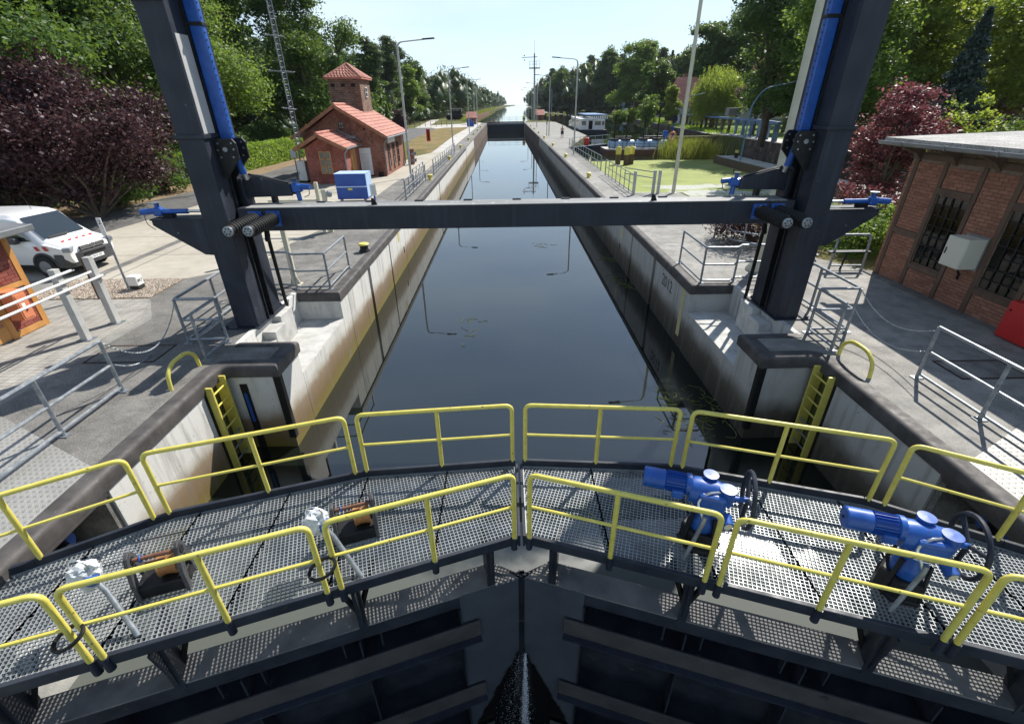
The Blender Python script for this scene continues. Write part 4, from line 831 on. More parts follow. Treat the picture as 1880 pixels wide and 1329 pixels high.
# ---------------- bollards
t=thing('mooring_bollard','dark mushroom bollard with yellow cap on the left platform edge','bollard',(-5.12,16.1,0))
MB().lathe((-5.12,16.1,0),[(.0,.006),(.19,.006),(.18,.05),(.14,.1),(.13,.2),(.17,.24)],18).build('stem',M['blackmetal'],t,smooth=True)
MB().lathe((-5.12,16.1,.24),[(.0,0),(.17,0),(.18,.03),(.15,.06),(.0,.07)],18).build('cap',M['yellow'],t,smooth=True)
def ybollard(x,y,label):
    t=thing('edge_bollard',label,'bollard',(x,y,0),'yellow edge bollards')
    MB().lathe((x,y,0),[(.0,.006),(.17,.006),(.17,.02),(.11,.03),(.10,.2),(.16,.24),(.16,.30),(.12,.33),(.0,.33)],14).build('post',M['yellow'],t,smooth=True)
    MB().torus((x+.12*(1 if x<0 else -1)*-1,y-.1,.12),.10,.03,14,6,'x',0,math.pi).build('horn',M['yellow'],t,smooth=True); return t
ORD=['nearest','second','third','fourth','fifth','sixth','seventh']
for sx,nm,ys in ((-1,'left',[33.6,46,58.7,71.8,84,97,110]),(1,'right',[33.4,46.9,60,73.5,86,99,112])):
    for i,y in enumerate(ys): ybollard(sx*5.28,y,'yellow bollard on the %s chamber edge, %s from the near gate'%(nm,ORD[i]))
# ---------------- lamps
def lamp(x,y,h,sx,label,group='grey street lamps',arm=2.1,m=None,r=.075):
    m=m or M['greypost']; t=thing('street_lamp',label,'street lamp',(x,y,0),group)
    MB().box(x-.16,x+.16,y-.16,y+.16,.006,.03).build('base_plate',m,t)
    P=rounded([(x,y,0),(x,y,h-.05),(x+sx*arm,y-.05,h+.12)],.35,6); n=len(P)
    MB().tube(P,[r+(.035-r)*min(1,i/(n-2)) if i else r for i in range(n)],10).build('mast',m,t,smooth=True)
    MB().obox((x+sx*(arm-.15),y-.05,h+.115),(.75,.24,.07),ry=-sx*.06).build('lamp_head',M['blackmetal'],t,bevel=.02)
    return t
for sx,nm,ys in ((-1,'left',[34.7,60.8,90.0,118.5]),(1,'right',[49.4,78.4,108.7])):
    for i,y in enumerate(ys): lamp(sx*(6.75 if i==0 and sx<0 else 6.35),y,7.8,-sx,'grey street lamp on the %s platform, %s from the near gate'%(nm,ORD[i]))
lamp(7.14,13.46,7.8,1,'pale lamp post rising behind the right tower',arm=1.2,m=M['beige'],r=.12)
MB().lathe((7.14,13.46,.01),[(.0,0),(.3,0),(.3,.05),(.14,.3),(0,.3)],12).build('pedestal',M['beige'],bpy.data.objects[[o.name for o in bpy.data.objects if o.get('label','').startswith('pale lamp post rising')][0]],smooth=True)
lamp(8.9,26.9,9.5,-1,'tall pale lamp post beside the square posts on the right platform',m=M['beige'],r=.095)
for i,(x,y,h) in enumerate(((7.0,141.7,7.8),(6.9,162,7.8),(16.2,187,8.2),(40.5,150,6.8),(45,146,6.8),(34,128,6.2))): lamp(x,y,h,-1,'distant lamp among the sheds and trees, number %s from the far gate mast'%['one','two','three','four','five','six'][i] if False else ['thin lamp beside the mast behind the far gate','thin lamp on the spit beyond the far gate','thin lamp above the dolphins beyond the far gate','far lamp in front of the dark wood left of its pair','far lamp in front of the dark wood right of its pair','far lamp left of the yellow tree'][i],group='distant lamps')
for i,(x,y) in enumerate(((-7.4,140),(-9.5,165),(-11.5,195))): lamp(x,y,7.8,1,['distant lamp beside the red roofed shed','distant lamp on the left canal bank before the bend','farthest lamp on the left canal bank'][i],group='distant lamps')
def bluelamp(x,y,h,reach,label,sx=1):
    t=thing('blue_lamp',label,'street lamp',(x,y,0),'curved blue lamps'); m=M['bluegrey']
    P=rounded([(x,y,0),(x,y,h*.72),(x+sx*reach*.25,y,h*.93),(x+sx*reach,y,h)],.9,7); MB().tube(P,[.065-.03*i/(len(P)-1) for i in range(len(P))],8).build('mast',m,t,smooth=True)
    MB().obox((x+sx*(reach+.1),y,h+.03),(.8,.2,.1),ry=-sx*.2).build('lamp_head',M['galv'],t,bevel=.03)
bluelamp(19.26,42.1,5.6,3.0,'curved blue lamp post on the walkway right of the reeds')
bluelamp(40,96,6.0,3.6,'curved blue lamp post in front of the willow',-1)
bluelamp(29,88,5.4,3.0,'curved blue lamp post beside the yellow tree')
# ---------------- mast
t=thing('weather_mast','tall grey mast with railed platform and wind vane behind the far gate','mast',(8.1,150,0))
MB().tube([(8.1,150,0),(8.05,150,12.7)],[.32,.22],12).build('pole',M['greypost'],t,smooth=True); MB().tube([(8.05,150,12.7),(8.0,150,16)],.16,8).build('upper_pole',M['rust'],t); MB().tube([(8.0,150,16),(8.0,150,18.9)],.035,6).build('aerial',M['rust'],t)
MB().box(6.6,9.5,149.2,150.8,12.55,12.75).build('platform',M['rust'],t)
m=MB()
for x in (6.65,7.6,8.5,9.45): m.cyl((x,149.25,12.7),(x,149.25,14.2),.04,6)
for z in (13.5,14.2): m.cyl((6.65,149.25,z),(9.45,149.25,z),.04,6)
m.build('platform_rail',M['rust'],t); MB().bar((4.6,150,15.1),(8.8,150,15.2),.14,.14).build('vane_arm',M['rust'],t)
for dz in (.45,-.6): MB().lathe((5.3,150,15.1+dz),[(0,-.15),(.18,-.1),(.18,.1),(0,.15)],8).build('anemometer_cup',M['rust'],t)
# ================= buildings
def bricks(parent,panels,plane,L,Hh,J,dep,m,limit,camp,name='brick'):
    """panels: (u0,u1,z0,z1) rectangles in the wall plane; plane(u,z,d)->point; pieces proud of the mortar"""
    lst=[]
    for (u0,u1,z0,z1) in panels:
        row=0; z=z0+J/2
        while z+Hh<=z1+.001:
            u=u0+J/2-(0 if row%2==0 else (L+J)/2)
            while u<u1:
                a,b_=max(u,u0+J/2),min(u+L,u1-J/2)
                if b_-a>.03: lst.append((a,b_,z,z+Hh))
                u+=L+J
            z+=Hh+J; row+=1
    lst.sort(key=lambda q:(Vector(plane((q[0]+q[1])/2,(q[2]+q[3])/2,0))-camp).length)
    full=None; rest=MB()
    def addb(mb,a,b_,z0,z1,d):
        ps=[plane(a,z0,0),plane(b_,z0,0),plane(b_,z1,0),plane(a,z1,0),plane(a,z0,d),plane(b_,z0,d),plane(b_,z1,d),plane(a,z1,d)]
        mb.add(ps,[(4,5,6,7),(0,1,5,4),(1,2,6,5),(2,3,7,6),(3,0,4,7)])
    for i,(a,b_,z0,z1) in enumerate(lst):
        d=dep+random.uniform(-.003,.003)
        if i<limit:
            if abs((b_-a)-L)<1e-4:
                if full is None:
                    mb=MB(); addb(mb,a,b_,z0,z1,dep); full=(mb.build(name,m,parent),Vector(plane(a,z0,0)))
                else:
                    c=full[0].copy(); COL.objects.link(c); c.location=Vector(plane(a,z0,d-dep))-full[1]
            else:
                mb=MB(); addb(mb,a,b_,z0,z1,d); mb.build(name,m,parent)
        else: addb(rest,a,b_,z0,z1,d)
    if rest.f: stuffpart(rest.build('brick_field',m,parent))
m_,nt_,b_=mat('clear_window_glass'); gl=nd(nt_,'ShaderNodeBsdfGlossy',Roughness=.02); tr=nd(nt_,'ShaderNodeBsdfTransparent'); tr.inputs['Color'].default_value=(.82,.86,.84,1); fr=nd(nt_,'ShaderNodeFresnel',IOR=1.5); ms=nd(nt_,'ShaderNodeMixShader'); nt_.links.new(fr.outputs[0],ms.inputs[0]); nt_.links.new(tr.outputs[0],ms.inputs[1]); nt_.links.new(gl.outputs[0],ms.inputs[2]); nt_.links.new(ms.outputs[0],nt_.nodes['Material Output'].inputs['Surface']); M['clear']=m_
CAMP=Vector((-.2272,0,4.42))
# ---- half timbered building on the right
t=thing('brick_building','half-timbered orange brick building with barred windows on the right','building',(12.5,9,0))
M['render0']=S('pale_workshop_floor',(.55,.54,.5),(.65,.64,.6),2,.5)
WY=((10.985,11.895),(9.085,9.965),(7.065,8.035))
for xa,xb,nm_ in ((10.32,10.46,'front_wall'),(15.0,15.14,'rear_wall')):
    WW=WY if xa<11 else ((10.05,12.7),(7.0,9.8)); ho,hu=(.6,2.42) if xa<11 else (.45,2.85)  # unseen rear wall and floor whitened, openings enlarged, so sun brightens the room
    m=MB(); ys=[13.04]+[v for a,b_ in WW for v in (b_,a)]+[4.0]
    for i in range(0,len(ys),2): m.box(xa,xb,ys[i+1],ys[i],0,3.2)
    for a,b_ in WW: m.box(xa,xb,a,b_,0,ho); m.box(xa,xb,a,b_,hu,3.2)
    m.build(nm_,M['mortarR'] if xa<11 else M['ledge'],t)
MB().box(10.46,15.0,12.9,13.04,0,3.2).build('end_wall',M['mortarR'],t); MB().box(10.46,15.0,3.9,4.0,0,3.2).build('end_wall',M['mortarR'],t); MB().box(10.46,15.0,4.0,12.9,-.02,.02).build('floor',M['render0'],t)
for a,b_ in ((10.05,12.7),(7.0,9.8)): MB().box(15.05,15.09,a,b_,1.48,1.52).build('rear_glazing_bar',M['blackmetal'],t); MB().box(15.05,15.09,(a+b_)/2-.02,(a+b_)/2+.02,.45,2.85).build('rear_glazing_bar',M['blackmetal'],t)
for y in (12.0,9.5): MB().box(11.6,12.6,y-.4,y+.4,.02,.8).build('workbench',M['alu'],t)
plane=lambda u,z,d:(10.32-d,u,z)
PO=[12.87,11.96,10.92,10.03,9.02,8.1,7.0,6.0,5.0]
pan=[(12.93,13.04,.06,3.02),(12.03,12.81,.06,1.24),(12.03,12.81,1.38,3.02),
 (10.99,11.89,.06,.52),(10.99,11.89,2.50,3.02),(10.10,10.85,.06,3.02),(9.09,9.96,.06,.52),(9.09,9.96,2.50,3.02),(8.17,8.95,.06,3.02),(7.07,8.03,.06,.52),(7.07,8.03,2.5,3.02),(6.07,6.93,.06,3.02),(5.07,5.93,.06,3.02),(4.02,4.93,.06,3.02)]
bricks(t,pan,plane,.215,.066,.011,.020,M['brickR'],300,CAMP)
BW=M['brownwood']
for y in PO: MB().box(10.285,10.34,y-.055,y+.055,.04,3.05).build('timber_post',BW,t)
for y0,y1,z0,z1 in ((12.025,12.805,1.25,1.37),(10.985,11.895,2.37,2.49),(10.985,11.895,.53,.65),(9.085,9.965,2.37,2.49),(9.085,9.965,.53,.65),(7.065,8.035,2.37,2.49),(7.065,8.035,.53,.65),(5,13.05,3.06,3.2)):
    MB().box(10.28,10.34,y0,y1,z0,z1).build('timber_rail',BW,t)
MB().box(10.1,10.34,4,13.15,.0,.04).build('plinth',M['conc'],t)
for y0,y1 in ((10.985,11.895),(9.085,9.965),(7.065,8.035)):
    wn=MB().box(10.335,10.345,y0,y1,.6,2.42).build('window',M['clear'],t)
    for k in range(1,4):
        y=y0+(y1-y0)*k/4; MB().box(10.305,10.33,y-.009,y+.009,.66,2.36).build('glazing_bar',M['blackmetal'],wn)
    for k in range(1,7):
        z=.65+1.72*k/7; MB().box(10.308,10.329,y0+.01,y1-.01,z-.008,z+.008).build('glazing_bar',M['blackmetal'],wn)
    for z in (.67,2.35): MB().box(10.30,10.331,y0,y1,z-.02,z+.02).build('frame',M['brownwood'],wn)
for y in (12.85,11.75,10.65,9.55,8.45,7.3,6.1):
    MB().prism([(10.34,2.98),(10.34,3.30),(9.80,3.38),(9.80,3.30),(10.12,3.20)][::-1],y-.06,y+.06,'y').build('eave_bracket',BW,t)
MB().add([(9.62,3.0,3.46),(9.62,13.35,3.46),(15.4,13.35,3.62),(15.4,3.0,3.62),(9.62,3.0,3.54),(9.62,13.35,3.54),(15.4,13.35,3.70),(15.4,3.0,3.70)],[(3,2,1,0),(4,5,6,7),(0,1,5,4),(1,2,6,5),(2,3,7,6),(3,0,4,7)][0:6]).build('roof',M['felt'],t)  # rear overhang shortened to let sun into the rear openings
MB().prism([(9.60,3.36),(10.3,3.38),(10.3,3.45),(9.60,3.45)],3,13.3,'y').build('eave_boards',BW,t)
m=MB(); m.add([p for y in (3.0,13.42) for p in [(9.66,y,3.47),(9.64,y,3.40),(9.58,y,3.37),(9.52,y,3.39),(9.50,y,3.46),(9.51,y,3.47),(9.535,y,3.41),(9.58,y,3.385),(9.63,y,3.41)]],[(i,(i+1)%9,9+(i+1)%9,9+i) for i in range(9)]+[tuple(range(9)),tuple(range(17,8,-1))]); m.build('gutter',M['alu'],t,smooth=True)
for y in (12.6,11.3,10.0,8.8): MB().box(9.495,9.66,y-.012,y+.012,3.365,3.475).build('gutter_joint',M['alu'],t)
t=thing('electric_box','cream electric cabinet on the wall between the barred windows','cabinet',(10.1,10.4,1.0))
MB().box(9.86,10.27,10.13,10.66,1.02,1.68).build('case',M['cream'],t,bevel=.012); MB().box(9.85,9.862,10.15,10.64,1.04,1.66).build('door',M['cream'],t,bevel=.004)
MB().box(9.835,9.851,10.58,10.60,1.28,1.42).build('handle',M['black'],t); MB().box(10.265,10.285,10.1,10.69,.98,1.72).build('back_plate',M['alu'],t)
MB().tube(rounded([(10.1,10.35,1.03),(10.12,10.36,.9),(10.22,10.4,.84),(10.26,10.45,.72),(10.29,10.45,.70)],.06),.022,8).build('cable',M['black'],t,smooth=True)
t=thing('red_cabinet','glossy red cabinet against the brick building','cabinet',(10.1,8.5,0)); MB().box(10.0,10.27,8.0,8.86,.03,.80).build('case',M['redpaint'],t,bevel=.02); MB().box(9.988,10.002,8.05,8.81,.08,.76).build('door',M['redpaint'],t,bevel=.006); MB().cyl((9.987,8.76,.62),(9.975,8.76,.62),.02,8).build('lock',M['black'],t)
# ---- kiosk on the left
t=thing('timber_kiosk','half-timbered red brick kiosk with orange timber at the left edge','building',(-12,9,0))
MB().box(-14.4,-11.05,7.0,10.30,.0,2.1).build('wall',M['mortar'],t)
plane=lambda u,z,d:(-11.05+d,u,z)
bricks(t,[(9.56,10.2,.16,.98),(9.56,10.2,1.12,2.02),(8.4,9.0,.16,2.02)],plane,.215,.066,.011,.014,M['brickK'],300,CAMP)
W_=M['wood']
for y0,y1 in ((10.21,10.34),(9.42,9.55),(8.98,9.06)): MB().box(-11.09,-11.02,y0,y1,.0,2.08).build('timber_post',W_,t)
for z0,z1 in ((.02,.14),(1.0,1.10),(2.03,2.14)): MB().box(-11.085,-11.018,9.55,10.21,z0,z1).build('timber_rail',W_,t)
MB().box(-11.08,-11.03,9.06,9.42,.05,2.0).build('door',W_,t); 
for z in (.35,1.0): MB().box(-11.032,-11.022,9.12,9.37,z,z+.5).build('door_panel',M['fascia'],t)
MB().add([(-10.62,6.5,2.16),(-10.62,10.62,2.16),(-14.8,10.62,2.5),(-14.8,6.5,2.5),(-10.62,6.5,2.23),(-10.62,10.62,2.23),(-14.8,10.62,2.57),(-14.8,6.5,2.57)],[(0,1,2,3),(7,6,5,4),(4,5,1,0),(5,6,2,1),(6,7,3,2),(7,4,0,3)]).build('roof',M['alu'],t)
MB().box(-10.66,-10.60,6.5,10.64,2.10,2.24).build('gutter',M['alu'],t,bevel=.02)
t=thing('orange_box','orange metal post box on the kiosk wall','box',(-10.85,9.7,.4)); MB().box(-11.018,-10.72,9.56,9.84,.40,1.04).build('case',M['orangebox'],t,bevel=.008); MB().box(-10.722,-10.708,9.59,9.81,.44,.95).build('door',M['orangebox'],t,bevel=.004); MB().box(-10.71,-10.703,9.64,9.72,.66,.76).build('sticker',M['whiteink'],t); MB().cyl((-10.71,9.70,.60),(-10.69,9.70,.60),.018,8).build('lock',M['blackmetal'],t)
# ---- square posts with pipes
t=thing('pipe_rack','two square white posts carrying three white pipes beside the kiosk','pipe rack',(-9.43,9.8,0))
for y in (9.39,10.28):
    MB().box(-9.50,-9.36,y-.07,y+.07,.01,1.58).build('post',M['greypost'],t,bevel=.008); MB().box(-9.58,-9.28,y-.11,y+.11,.01,.025).build('foot_plate',M['galv'],t)
MB().box(-9.55,-9.505,10.22,10.34,.62,1.57).build('timber_backing',M['brownwood'],t)
for z,y1 in ((1.47,9.66),(1.30,10.1),(1.14,10.36)): MB().cyl((-9.33,6.0,z),(-9.33,y1,z),.026,10).build('pipe',M['whitepaint'],t,smooth=True); 
for z,y1 in ((1.47,9.66),(1.14,10.36)): MB().torus((-9.33,y1,z),.05,.012,12,6,'z',-.5,3.6).build('pipe_hook',M['galv'],t)
# ---- kilometre sign and stone
t=thing('kilometre_sign','slim grey pole with a narrow white number plate beside the gravel','sign',(-10.78,12.64,0))
MB().cyl((-10.78,12.64,0),(-10.78,12.64,1.95),.03,10).build('pole',M['galv'],t,smooth=True); MB().box(-10.84,-10.72,12.595,12.61,1.5,1.95).build('plate',M['whitepaint'],t); text('2',.15,M['ink'],t,(-10.78,12.592,1.84),(R(90),0,0),.001)
t=thing('kilometre_stone','squat white stone with black foot and painted kilometre number','kilometre stone',(-10.5,12.62,0))
MB().box(-10.63,-10.37,12.5,12.74,.0,.14).build('black_foot',M['ink'],t,bevel=.008); MB().box(-10.635,-10.365,12.495,12.745,.14,.40).build('white_block',M['whitepaint'],t,bevel=.01); text('89,7',.11,M['ink'],t,(-10.361,12.62,.27),(R(90),0,R(90)),.001)
# ---- brick house
t=thing('brick_house','old red brick house with tiled roof and square tower on the left','house',(-11.3,39,0))
HB=M['bw_house']; x0,x1,y0,y1,ez,rz_,rx=-14.0,-8.6,35.62,42.4,2.62,4.36,-11.4
MB().prism([(x0,0),(x1,0),(x1,ez),(rx,rz_-.08),(x0,ez)],y0,y1,'y').build('wall',HB,t)
def roof_slope(parent,p_eave,p_ridge,ya,yb,th,m,rows,name='roof_slope'):
    """tiled slope: stepped courses with a small roll profile along y"""
    mb=MB(); (xe,ze),(xr,zr)=p_eave,p_ridge; n=rows; cols=max(6,int((yb-ya)/.26)); dx,dz=(xr-xe)/n,(zr-ze)/n
    L=math.hypot(dx,dz); nx,nz=-dz/L,dx/L
    if nz<0: nx,nz=-nx,-nz
    for i in range(n):
        vs=[];fs=[]
        for j in range(cols*4+1):
            y=ya+(yb-ya)*j/(cols*4); h=(0,.018,.03,.018)[j%4]
            for k,(f,lift) in enumerate(((-.06,.034),(1.0,.0))):
                x=xe+dx*(i+f);z=ze+dz*(i+f); vs.append((x+nx*(th+h+lift),y,z+nz*(th+h+lift)))
            x=xe+dx*(i-.06);z=ze+dz*(i-.06); vs.append((x+nx*th*.4,y,z+nz*th*.4))
        for j in range(cols*4): a=j*3; b_=a+3; fs+=[(a,b_,b_+1,a+1),(a+2,b_+2,b_,a)]
        mb.add(vs,fs)
    return mb.build(name,m,parent)
for xe,ze in ((-8.22,2.47),(-14.58,2.47)):
    MB().add([(xe,35.15,ze),(rx,35.15,rz_),(rx,42.75,rz_),(xe,42.75,ze),(xe,35.15,ze+.07),(rx,35.15,rz_+.07),(rx,42.75,rz_+.07),(xe,42.75,ze+.07)],[(3,2,1,0),(4,5,6,7),(0,1,5,4),(1,2,6,5),(2,3,7,6),(3,0,4,7)]).build('roof_deck',M['fascia'],t)
    roof_slope(t,(xe,ze),(rx,rz_),35.12,42.78,.075,M['tile'],11)
    MB().bar((xe,35.10,ze+.03),(rx,35.10,rz_+.03),.05,.2,(0,0,1)).build('barge_board',M['fascia'],t)
MB().tube([(rx,35.08,rz_+.12),(rx,42.8,rz_+.12)],.11,8).build('ridge_tiles',M['tile'],t)
MB().cyl((-8.15,35.1,2.46),(-8.15,42.8,2.46),.06,10).build('gutter',M['alu'],t,smooth=True)
MB().tube(rounded([(-8.17,35.3,2.42),(-8.45,35.5,2.2),(-8.54,35.57,2.0),(-8.54,35.57,.1)],.15),.045,8).build('downpipe',M['alu'],t,smooth=True)
MB().cyl((-8.54,42.45,.1),(-8.54,42.45,2.4),.045,8).build('downpipe',M['rust'],t)
def win(parent,x0,x1,z0,z1,y,nx,nz,pm=M['pane'],fm=None,face='y'):
    fm=fm or M['wood']; mk=lambda a,b_,c,d,e,f:(MB().box(a,b_,c,d,e,f) if face=='y' else MB().box(c,d,a,b_,e,f)); s=-1 if face=='y' else 1
    lo,hi=sorted((y,y+s*.03)); w_=mk(x0,x1,lo,hi,z0,z1).build('window',pm,parent); f0,f1=sorted((y+s*.03,y+s*.06))
    for k in range(nx+1): x=x0+(x1-x0)*k/nx; mk(x-.025,x+.025,f0,f1,z0,z1).build('frame_bar',fm,w_)
    for k in range(nz+1): z=z0+(z1-z0)*k/nz; mk(x0-.02,x1+.02,f0,f1-.004 if face=='y' else f1+.004,z-.022,z+.022).build('frame_bar',fm,w_)
    return w_
win(t,-11.42,-11.08,2.98,3.44,y0,2,2,M['glass'],M['brownwood'])
for y in (36.75,38.35,39.9):
    win(t,y,y+.55,.5,1.95,x1,1,3,M['glass'],M['brownwood'],'x'); MB().box(x1,x1+.1,y-.1,y+.65,.36,.45).build('window_sill',HB,t)
MB().box(x1,x1+.05,37.0,39.3,2.02,2.38).build('name_board',M['whitepaint'],t); MB().box(x1+.02,x1+.12,36.95,37.35,2.36,2.5).build('board_lamp',M['black'],t); MB().box(x1+.02,x1+.12,38.6,39.0,2.36,2.5).build('board_lamp',M['black'],t)
nb=MB().box(-10.30,-9.52,y0-.05,y0-.001,.12,1.84).build('notice_sheet',M['whitepaint'],t)
for k in range(14): MB().box(-10.22,-9.66+random.uniform(-.12,.02),y0-.053,y0-.05,.42+k*.08,.43+k*.08).build('text_line',M['ink'],nb)
MB().box(-9.1,-8.78,y0-.3,y0-.01,.0,.3).build('cellar_hatch',M['black'],t); MB().cyl((-9.75,y0-.05,3.0),(-9.75,y0-.01,3.0),.08,8).build('wall_vent',M['black'],t)
# tower of the house
m=MB().box(-12.75,-10.52,39.1,41.8,3.4,6.12).build('tower_wall',M['bw_tower'],t)
for x in (-12.45,-11.72,-11.0): MB().box(x-.14,x+.14,39.06,39.1,5.58,5.78).build('tower_vent',M['black'],t)
win(t,40.2,40.75,4.95,5.55,-10.52,1,2,M['glass'],M['whitepaint'],'x'); MB().cyl((-10.58,39.04,4.2),(-10.58,39.04,6.1),.04,8).build('tower_downpipe',M['rust'],t)
ap=(-11.63,40.45,7.02); E_=[(-12.95,38.9),(-10.32,38.9),(-10.32,42.0),(-12.95,42.0)]; m=MB(); tiles=MB()
MB().add([(*e,6.06) for e in E_]+[(*e,6.14) for e in E_]+[ap],[(3,2,1,0),(0,1,5,4),(1,2,6,5),(2,3,7,6),(3,0,4,7),(4,5,8),(5,6,8),(6,7,8),(7,4,8)]).build('tower_roof',M['tile'],t)
for i in range(4):
    a,b_=Vector((*E_[i],6.14)),Vector((*E_[(i+1)%4],6.14)); c=Vector(ap); nrm=(b_-a).cross(c-a).normalized(); rows=8
    for k in range(rows):
        f0,f1=k/rows-.015,(k+1)/rows; p=[a.lerp(c,max(0,f0)),b_.lerp(c,max(0,f0)),b_.lerp(c,f1),a.lerp(c,f1)]; ncol=max(2,int((p[1]-p[0]).length/.22))
        for j in range(ncol):
            u0,u1=j/ncol+.004,(j+1)/ncol-.004; q0,q1=p[0].lerp(p[1],u0),p[0].lerp(p[1],u1); q2,q3=p[3].lerp(p[2],u1),p[3].lerp(p[2],u0); md=(q0+q1)/2+nrm*.085; mu=(q3+q2)/2+nrm*.04
            tiles.add([q0+nrm*.045,md,q1+nrm*.045,q2+nrm*.01,mu,q3+nrm*.01,q0,q1],[(0,1,4,5),(1,2,3,4),(6,7,2,0)])
    MB().tube([a+nrm*.02,c+Vector((0,0,.06))],.07,6).build('hip_tiles',M['tile'],t)
stuffpart(tiles.build('roof_tiles',M['tile'],t))
# annex
ya,yb=32.3,35.6; MB().prism([(-12.75,0),(-10.34,0),(-10.34,2.1),(-11.6,2.76),(-12.75,2.1)],ya,yb,'y').build('annex_wall',M['bw_annex'],t)
for xe,ze in ((-10.08,2.05),(-13.25,2.02)):
    MB().add([(xe,31.85,ze),(-11.68,31.85,2.82),(-11.68,35.6,2.82),(xe,35.6,ze),(xe,31.85,ze+.07),(-11.68,31.85,2.89),(-11.68,35.6,2.89),(xe,35.6,ze+.07)],[(3,2,1,0),(4,5,6,7),(0,1,5,4),(1,2,6,5),(2,3,7,6),(3,0,4,7)]).build('annex_roof_deck',M['fascia'],t)
    roof_slope(t,(xe,ze),(-11.68,2.82),31.82,35.58,.075,M['tile'],5,'annex_roof_slope'); MB().bar((xe,31.80,ze+.02),(-11.68,31.80,2.84),.05,.2).build('barge_board',M['fascia'],t)
MB().tube([(-11.68,31.78,2.96),(-11.68,35.5,2.96)],.09,8).build('ridge_tiles',M['tile'],t); MB().box(-11.0,-10.3,35.2,35.6,2.45,2.62).build('lead_flashing',M['alu'],t); MB().bar((-11.5,35.45,2.95),(-10.05,35.45,2.3),.25,.06).build('lead_flashing',M['alu'],t)
win(t,-11.9,-11.2,.62,1.9,ya,2,3,M['pane'])
MB().cyl((-10.02,31.9,2.06),(-10.02,35.4,2.06),.06,8).build('gutter',M['alu'],t,smooth=True); MB().tube(rounded([(-10.03,32.0,2.0),(-10.25,32.1,1.8),(-10.28,32.22,1.7),(-10.28,32.22,.05)],.1),.045,8).build('downpipe',M['galv'],t,smooth=True)
MB().box(-10.34,-10.28,33.6,34.6,.05,1.9).build('door',M['wood'],t)
# ---- cabinets by the house
t=thing('blue_cabinet','tall blue metal cabinet on feet in front of the brick house','cabinet',(-8.4,26.5,0))
MB().box(-8.80,-7.27,25.2,26.3,.22,1.42).build('case',M['bluedark'],t,bevel=.01); MB().box(-8.82,-7.25,25.17,26.32,1.42,1.445).build('roof',M['lightblue'],t); MB().box(-8.81,-7.26,25.12,25.2,.80,.85).build('ledge',M['lightblue'],t); MB().box(-8.79,-7.28,25.165,25.2,.26,.80).build('lower_door',M['bluedark'],t,bevel=.006); MB().box(-8.2,-7.98,25.155,25.166,.66,.76).build('warning_sticker',M['yellow'],t)
for x in (-8.65,-7.45): MB().box(x-.06,x+.06,25.25,25.4,.0,.22).build('foot',M['galv'],t)
MB().box(-7.265,-7.25,25.25,26.25,.3,1.40).build('pale_side_sheet',M['lightblue'],t)
t=thing('info_panel','tilted white framed panel on a blue foot beside the blue cabinet','panel',(-7.2,26.3,0)); MB().obox((-6.95,25.2,.66),(.30,.06,.55),rz=.4,rx=-.2).build('panel',M['whitepaint'],t,bevel=.01); MB().obox((-6.92,25.16,.67),(.2,.05,.42),rz=.4,rx=-.2).build('screen',M['cream'],t); MB().box(-6.98,-6.9,25.2,25.28,0,.45).build('foot',M['bluedark'],t)
t=thing('signal_post','beige twin post with round signal lamps beyond the beam','signal',(-7.4,19,0))
MB().box(-7.52,-7.40,19,19.12,0,1.88).build('post',M['beige'],t); MB().box(-7.30,-7.12,19,19.14,0,1.62).build('post',M['beige'],t); MB().bar((-9.4,19.05,1.22),(-7.5,19.05,1.22),.1,.09).build('crossbar',M['beige'],t); MB().lathe((-7.02,19.05,1.45),[(0,-.12),(.1,-.08),(.13,0),(.1,.08),(0,.12)],12,'x').build('signal_lamp',M['galv'],t,smooth=True); MB().box(-7.2,-6.9,18.95,19.15,1.12,1.2).build('lamp_shelf',M['beige'],t)
for x,y,h,nm in ((-6.2,12.8,1.95,'behind the left tower'),(-8.29,15.5,1.9,'left of the corner railing')):
    t=thing('beige_post','slim beige steel post %s'%nm,'post',(x,y,0),'beige posts'); MB().box(x-.06,x+.06,y-.06,y+.06,.02,h).build('shaft',M['beige'],t,bevel=.01); MB().box(x-.16,x+.16,y-.14,y+.14,.006,.03).build('foot_plate',M['beige'],t); MB().prism([(x-.15,.03),(x+.15,.03),(x+.06,.26),(x-.06,.26)],y-.01,y+.01,'y').build('gusset',M['beige'],t)
t=thing('white_cabinet','white control cabinet at the left corner of the brick house','cabinet',(-13.3,33.2,0)); MB().box(-13.72,-13.2,33.0,33.5,.12,1.3).build('case',M['whitepaint'],t,bevel=.01); MB().box(-13.75,-13.17,32.98,33.52,0,.12).build('base',M['black'],t); MB().box(-13.65,-13.63,32.985,33.0,.5,.7).build('handle',M['black'],t)
t=thing('lattice_mast','slender galvanised lattice mast with aerials left of the brick house','mast',(-13.75,34,0)); hs=.17; V3=[(-13.75+hs*math.cos(a),34+hs*math.sin(a)) for a in (.5,2.6,4.7)]
for a in V3: MB().cyl((*a,0),(*a,13.5),.02,6).build('chord',M['galv'],t)
m=MB(); z=.2; k=0
while z<13.3:
    for i in range(3): a,b_=V3[i],V3[(i+1)%3]; m.cyl((*a,z if k%2 else z+.3),(*b_,z+.3 if k%2 else z),.009,4); m.cyl((*a,z),(*b_,z),.009,4)
    z+=.3;k+=1
m.build('lacing',M['galv'],t)
for z,l in ((6.3,.75),(8.1,.55),(4.3,.4)):
    m=MB(); m.cyl((-13.75-l,33.8,z),(-13.75+l,33.8,z-.1),.018,6)
    for q in np.linspace(-l,l,9): m.cyl((-13.75+q,33.6,z-.05*q/l),(-13.75+q,34.0,z-.05*q/l),.008,4)
    m.build('aerial',M['galv'],t)
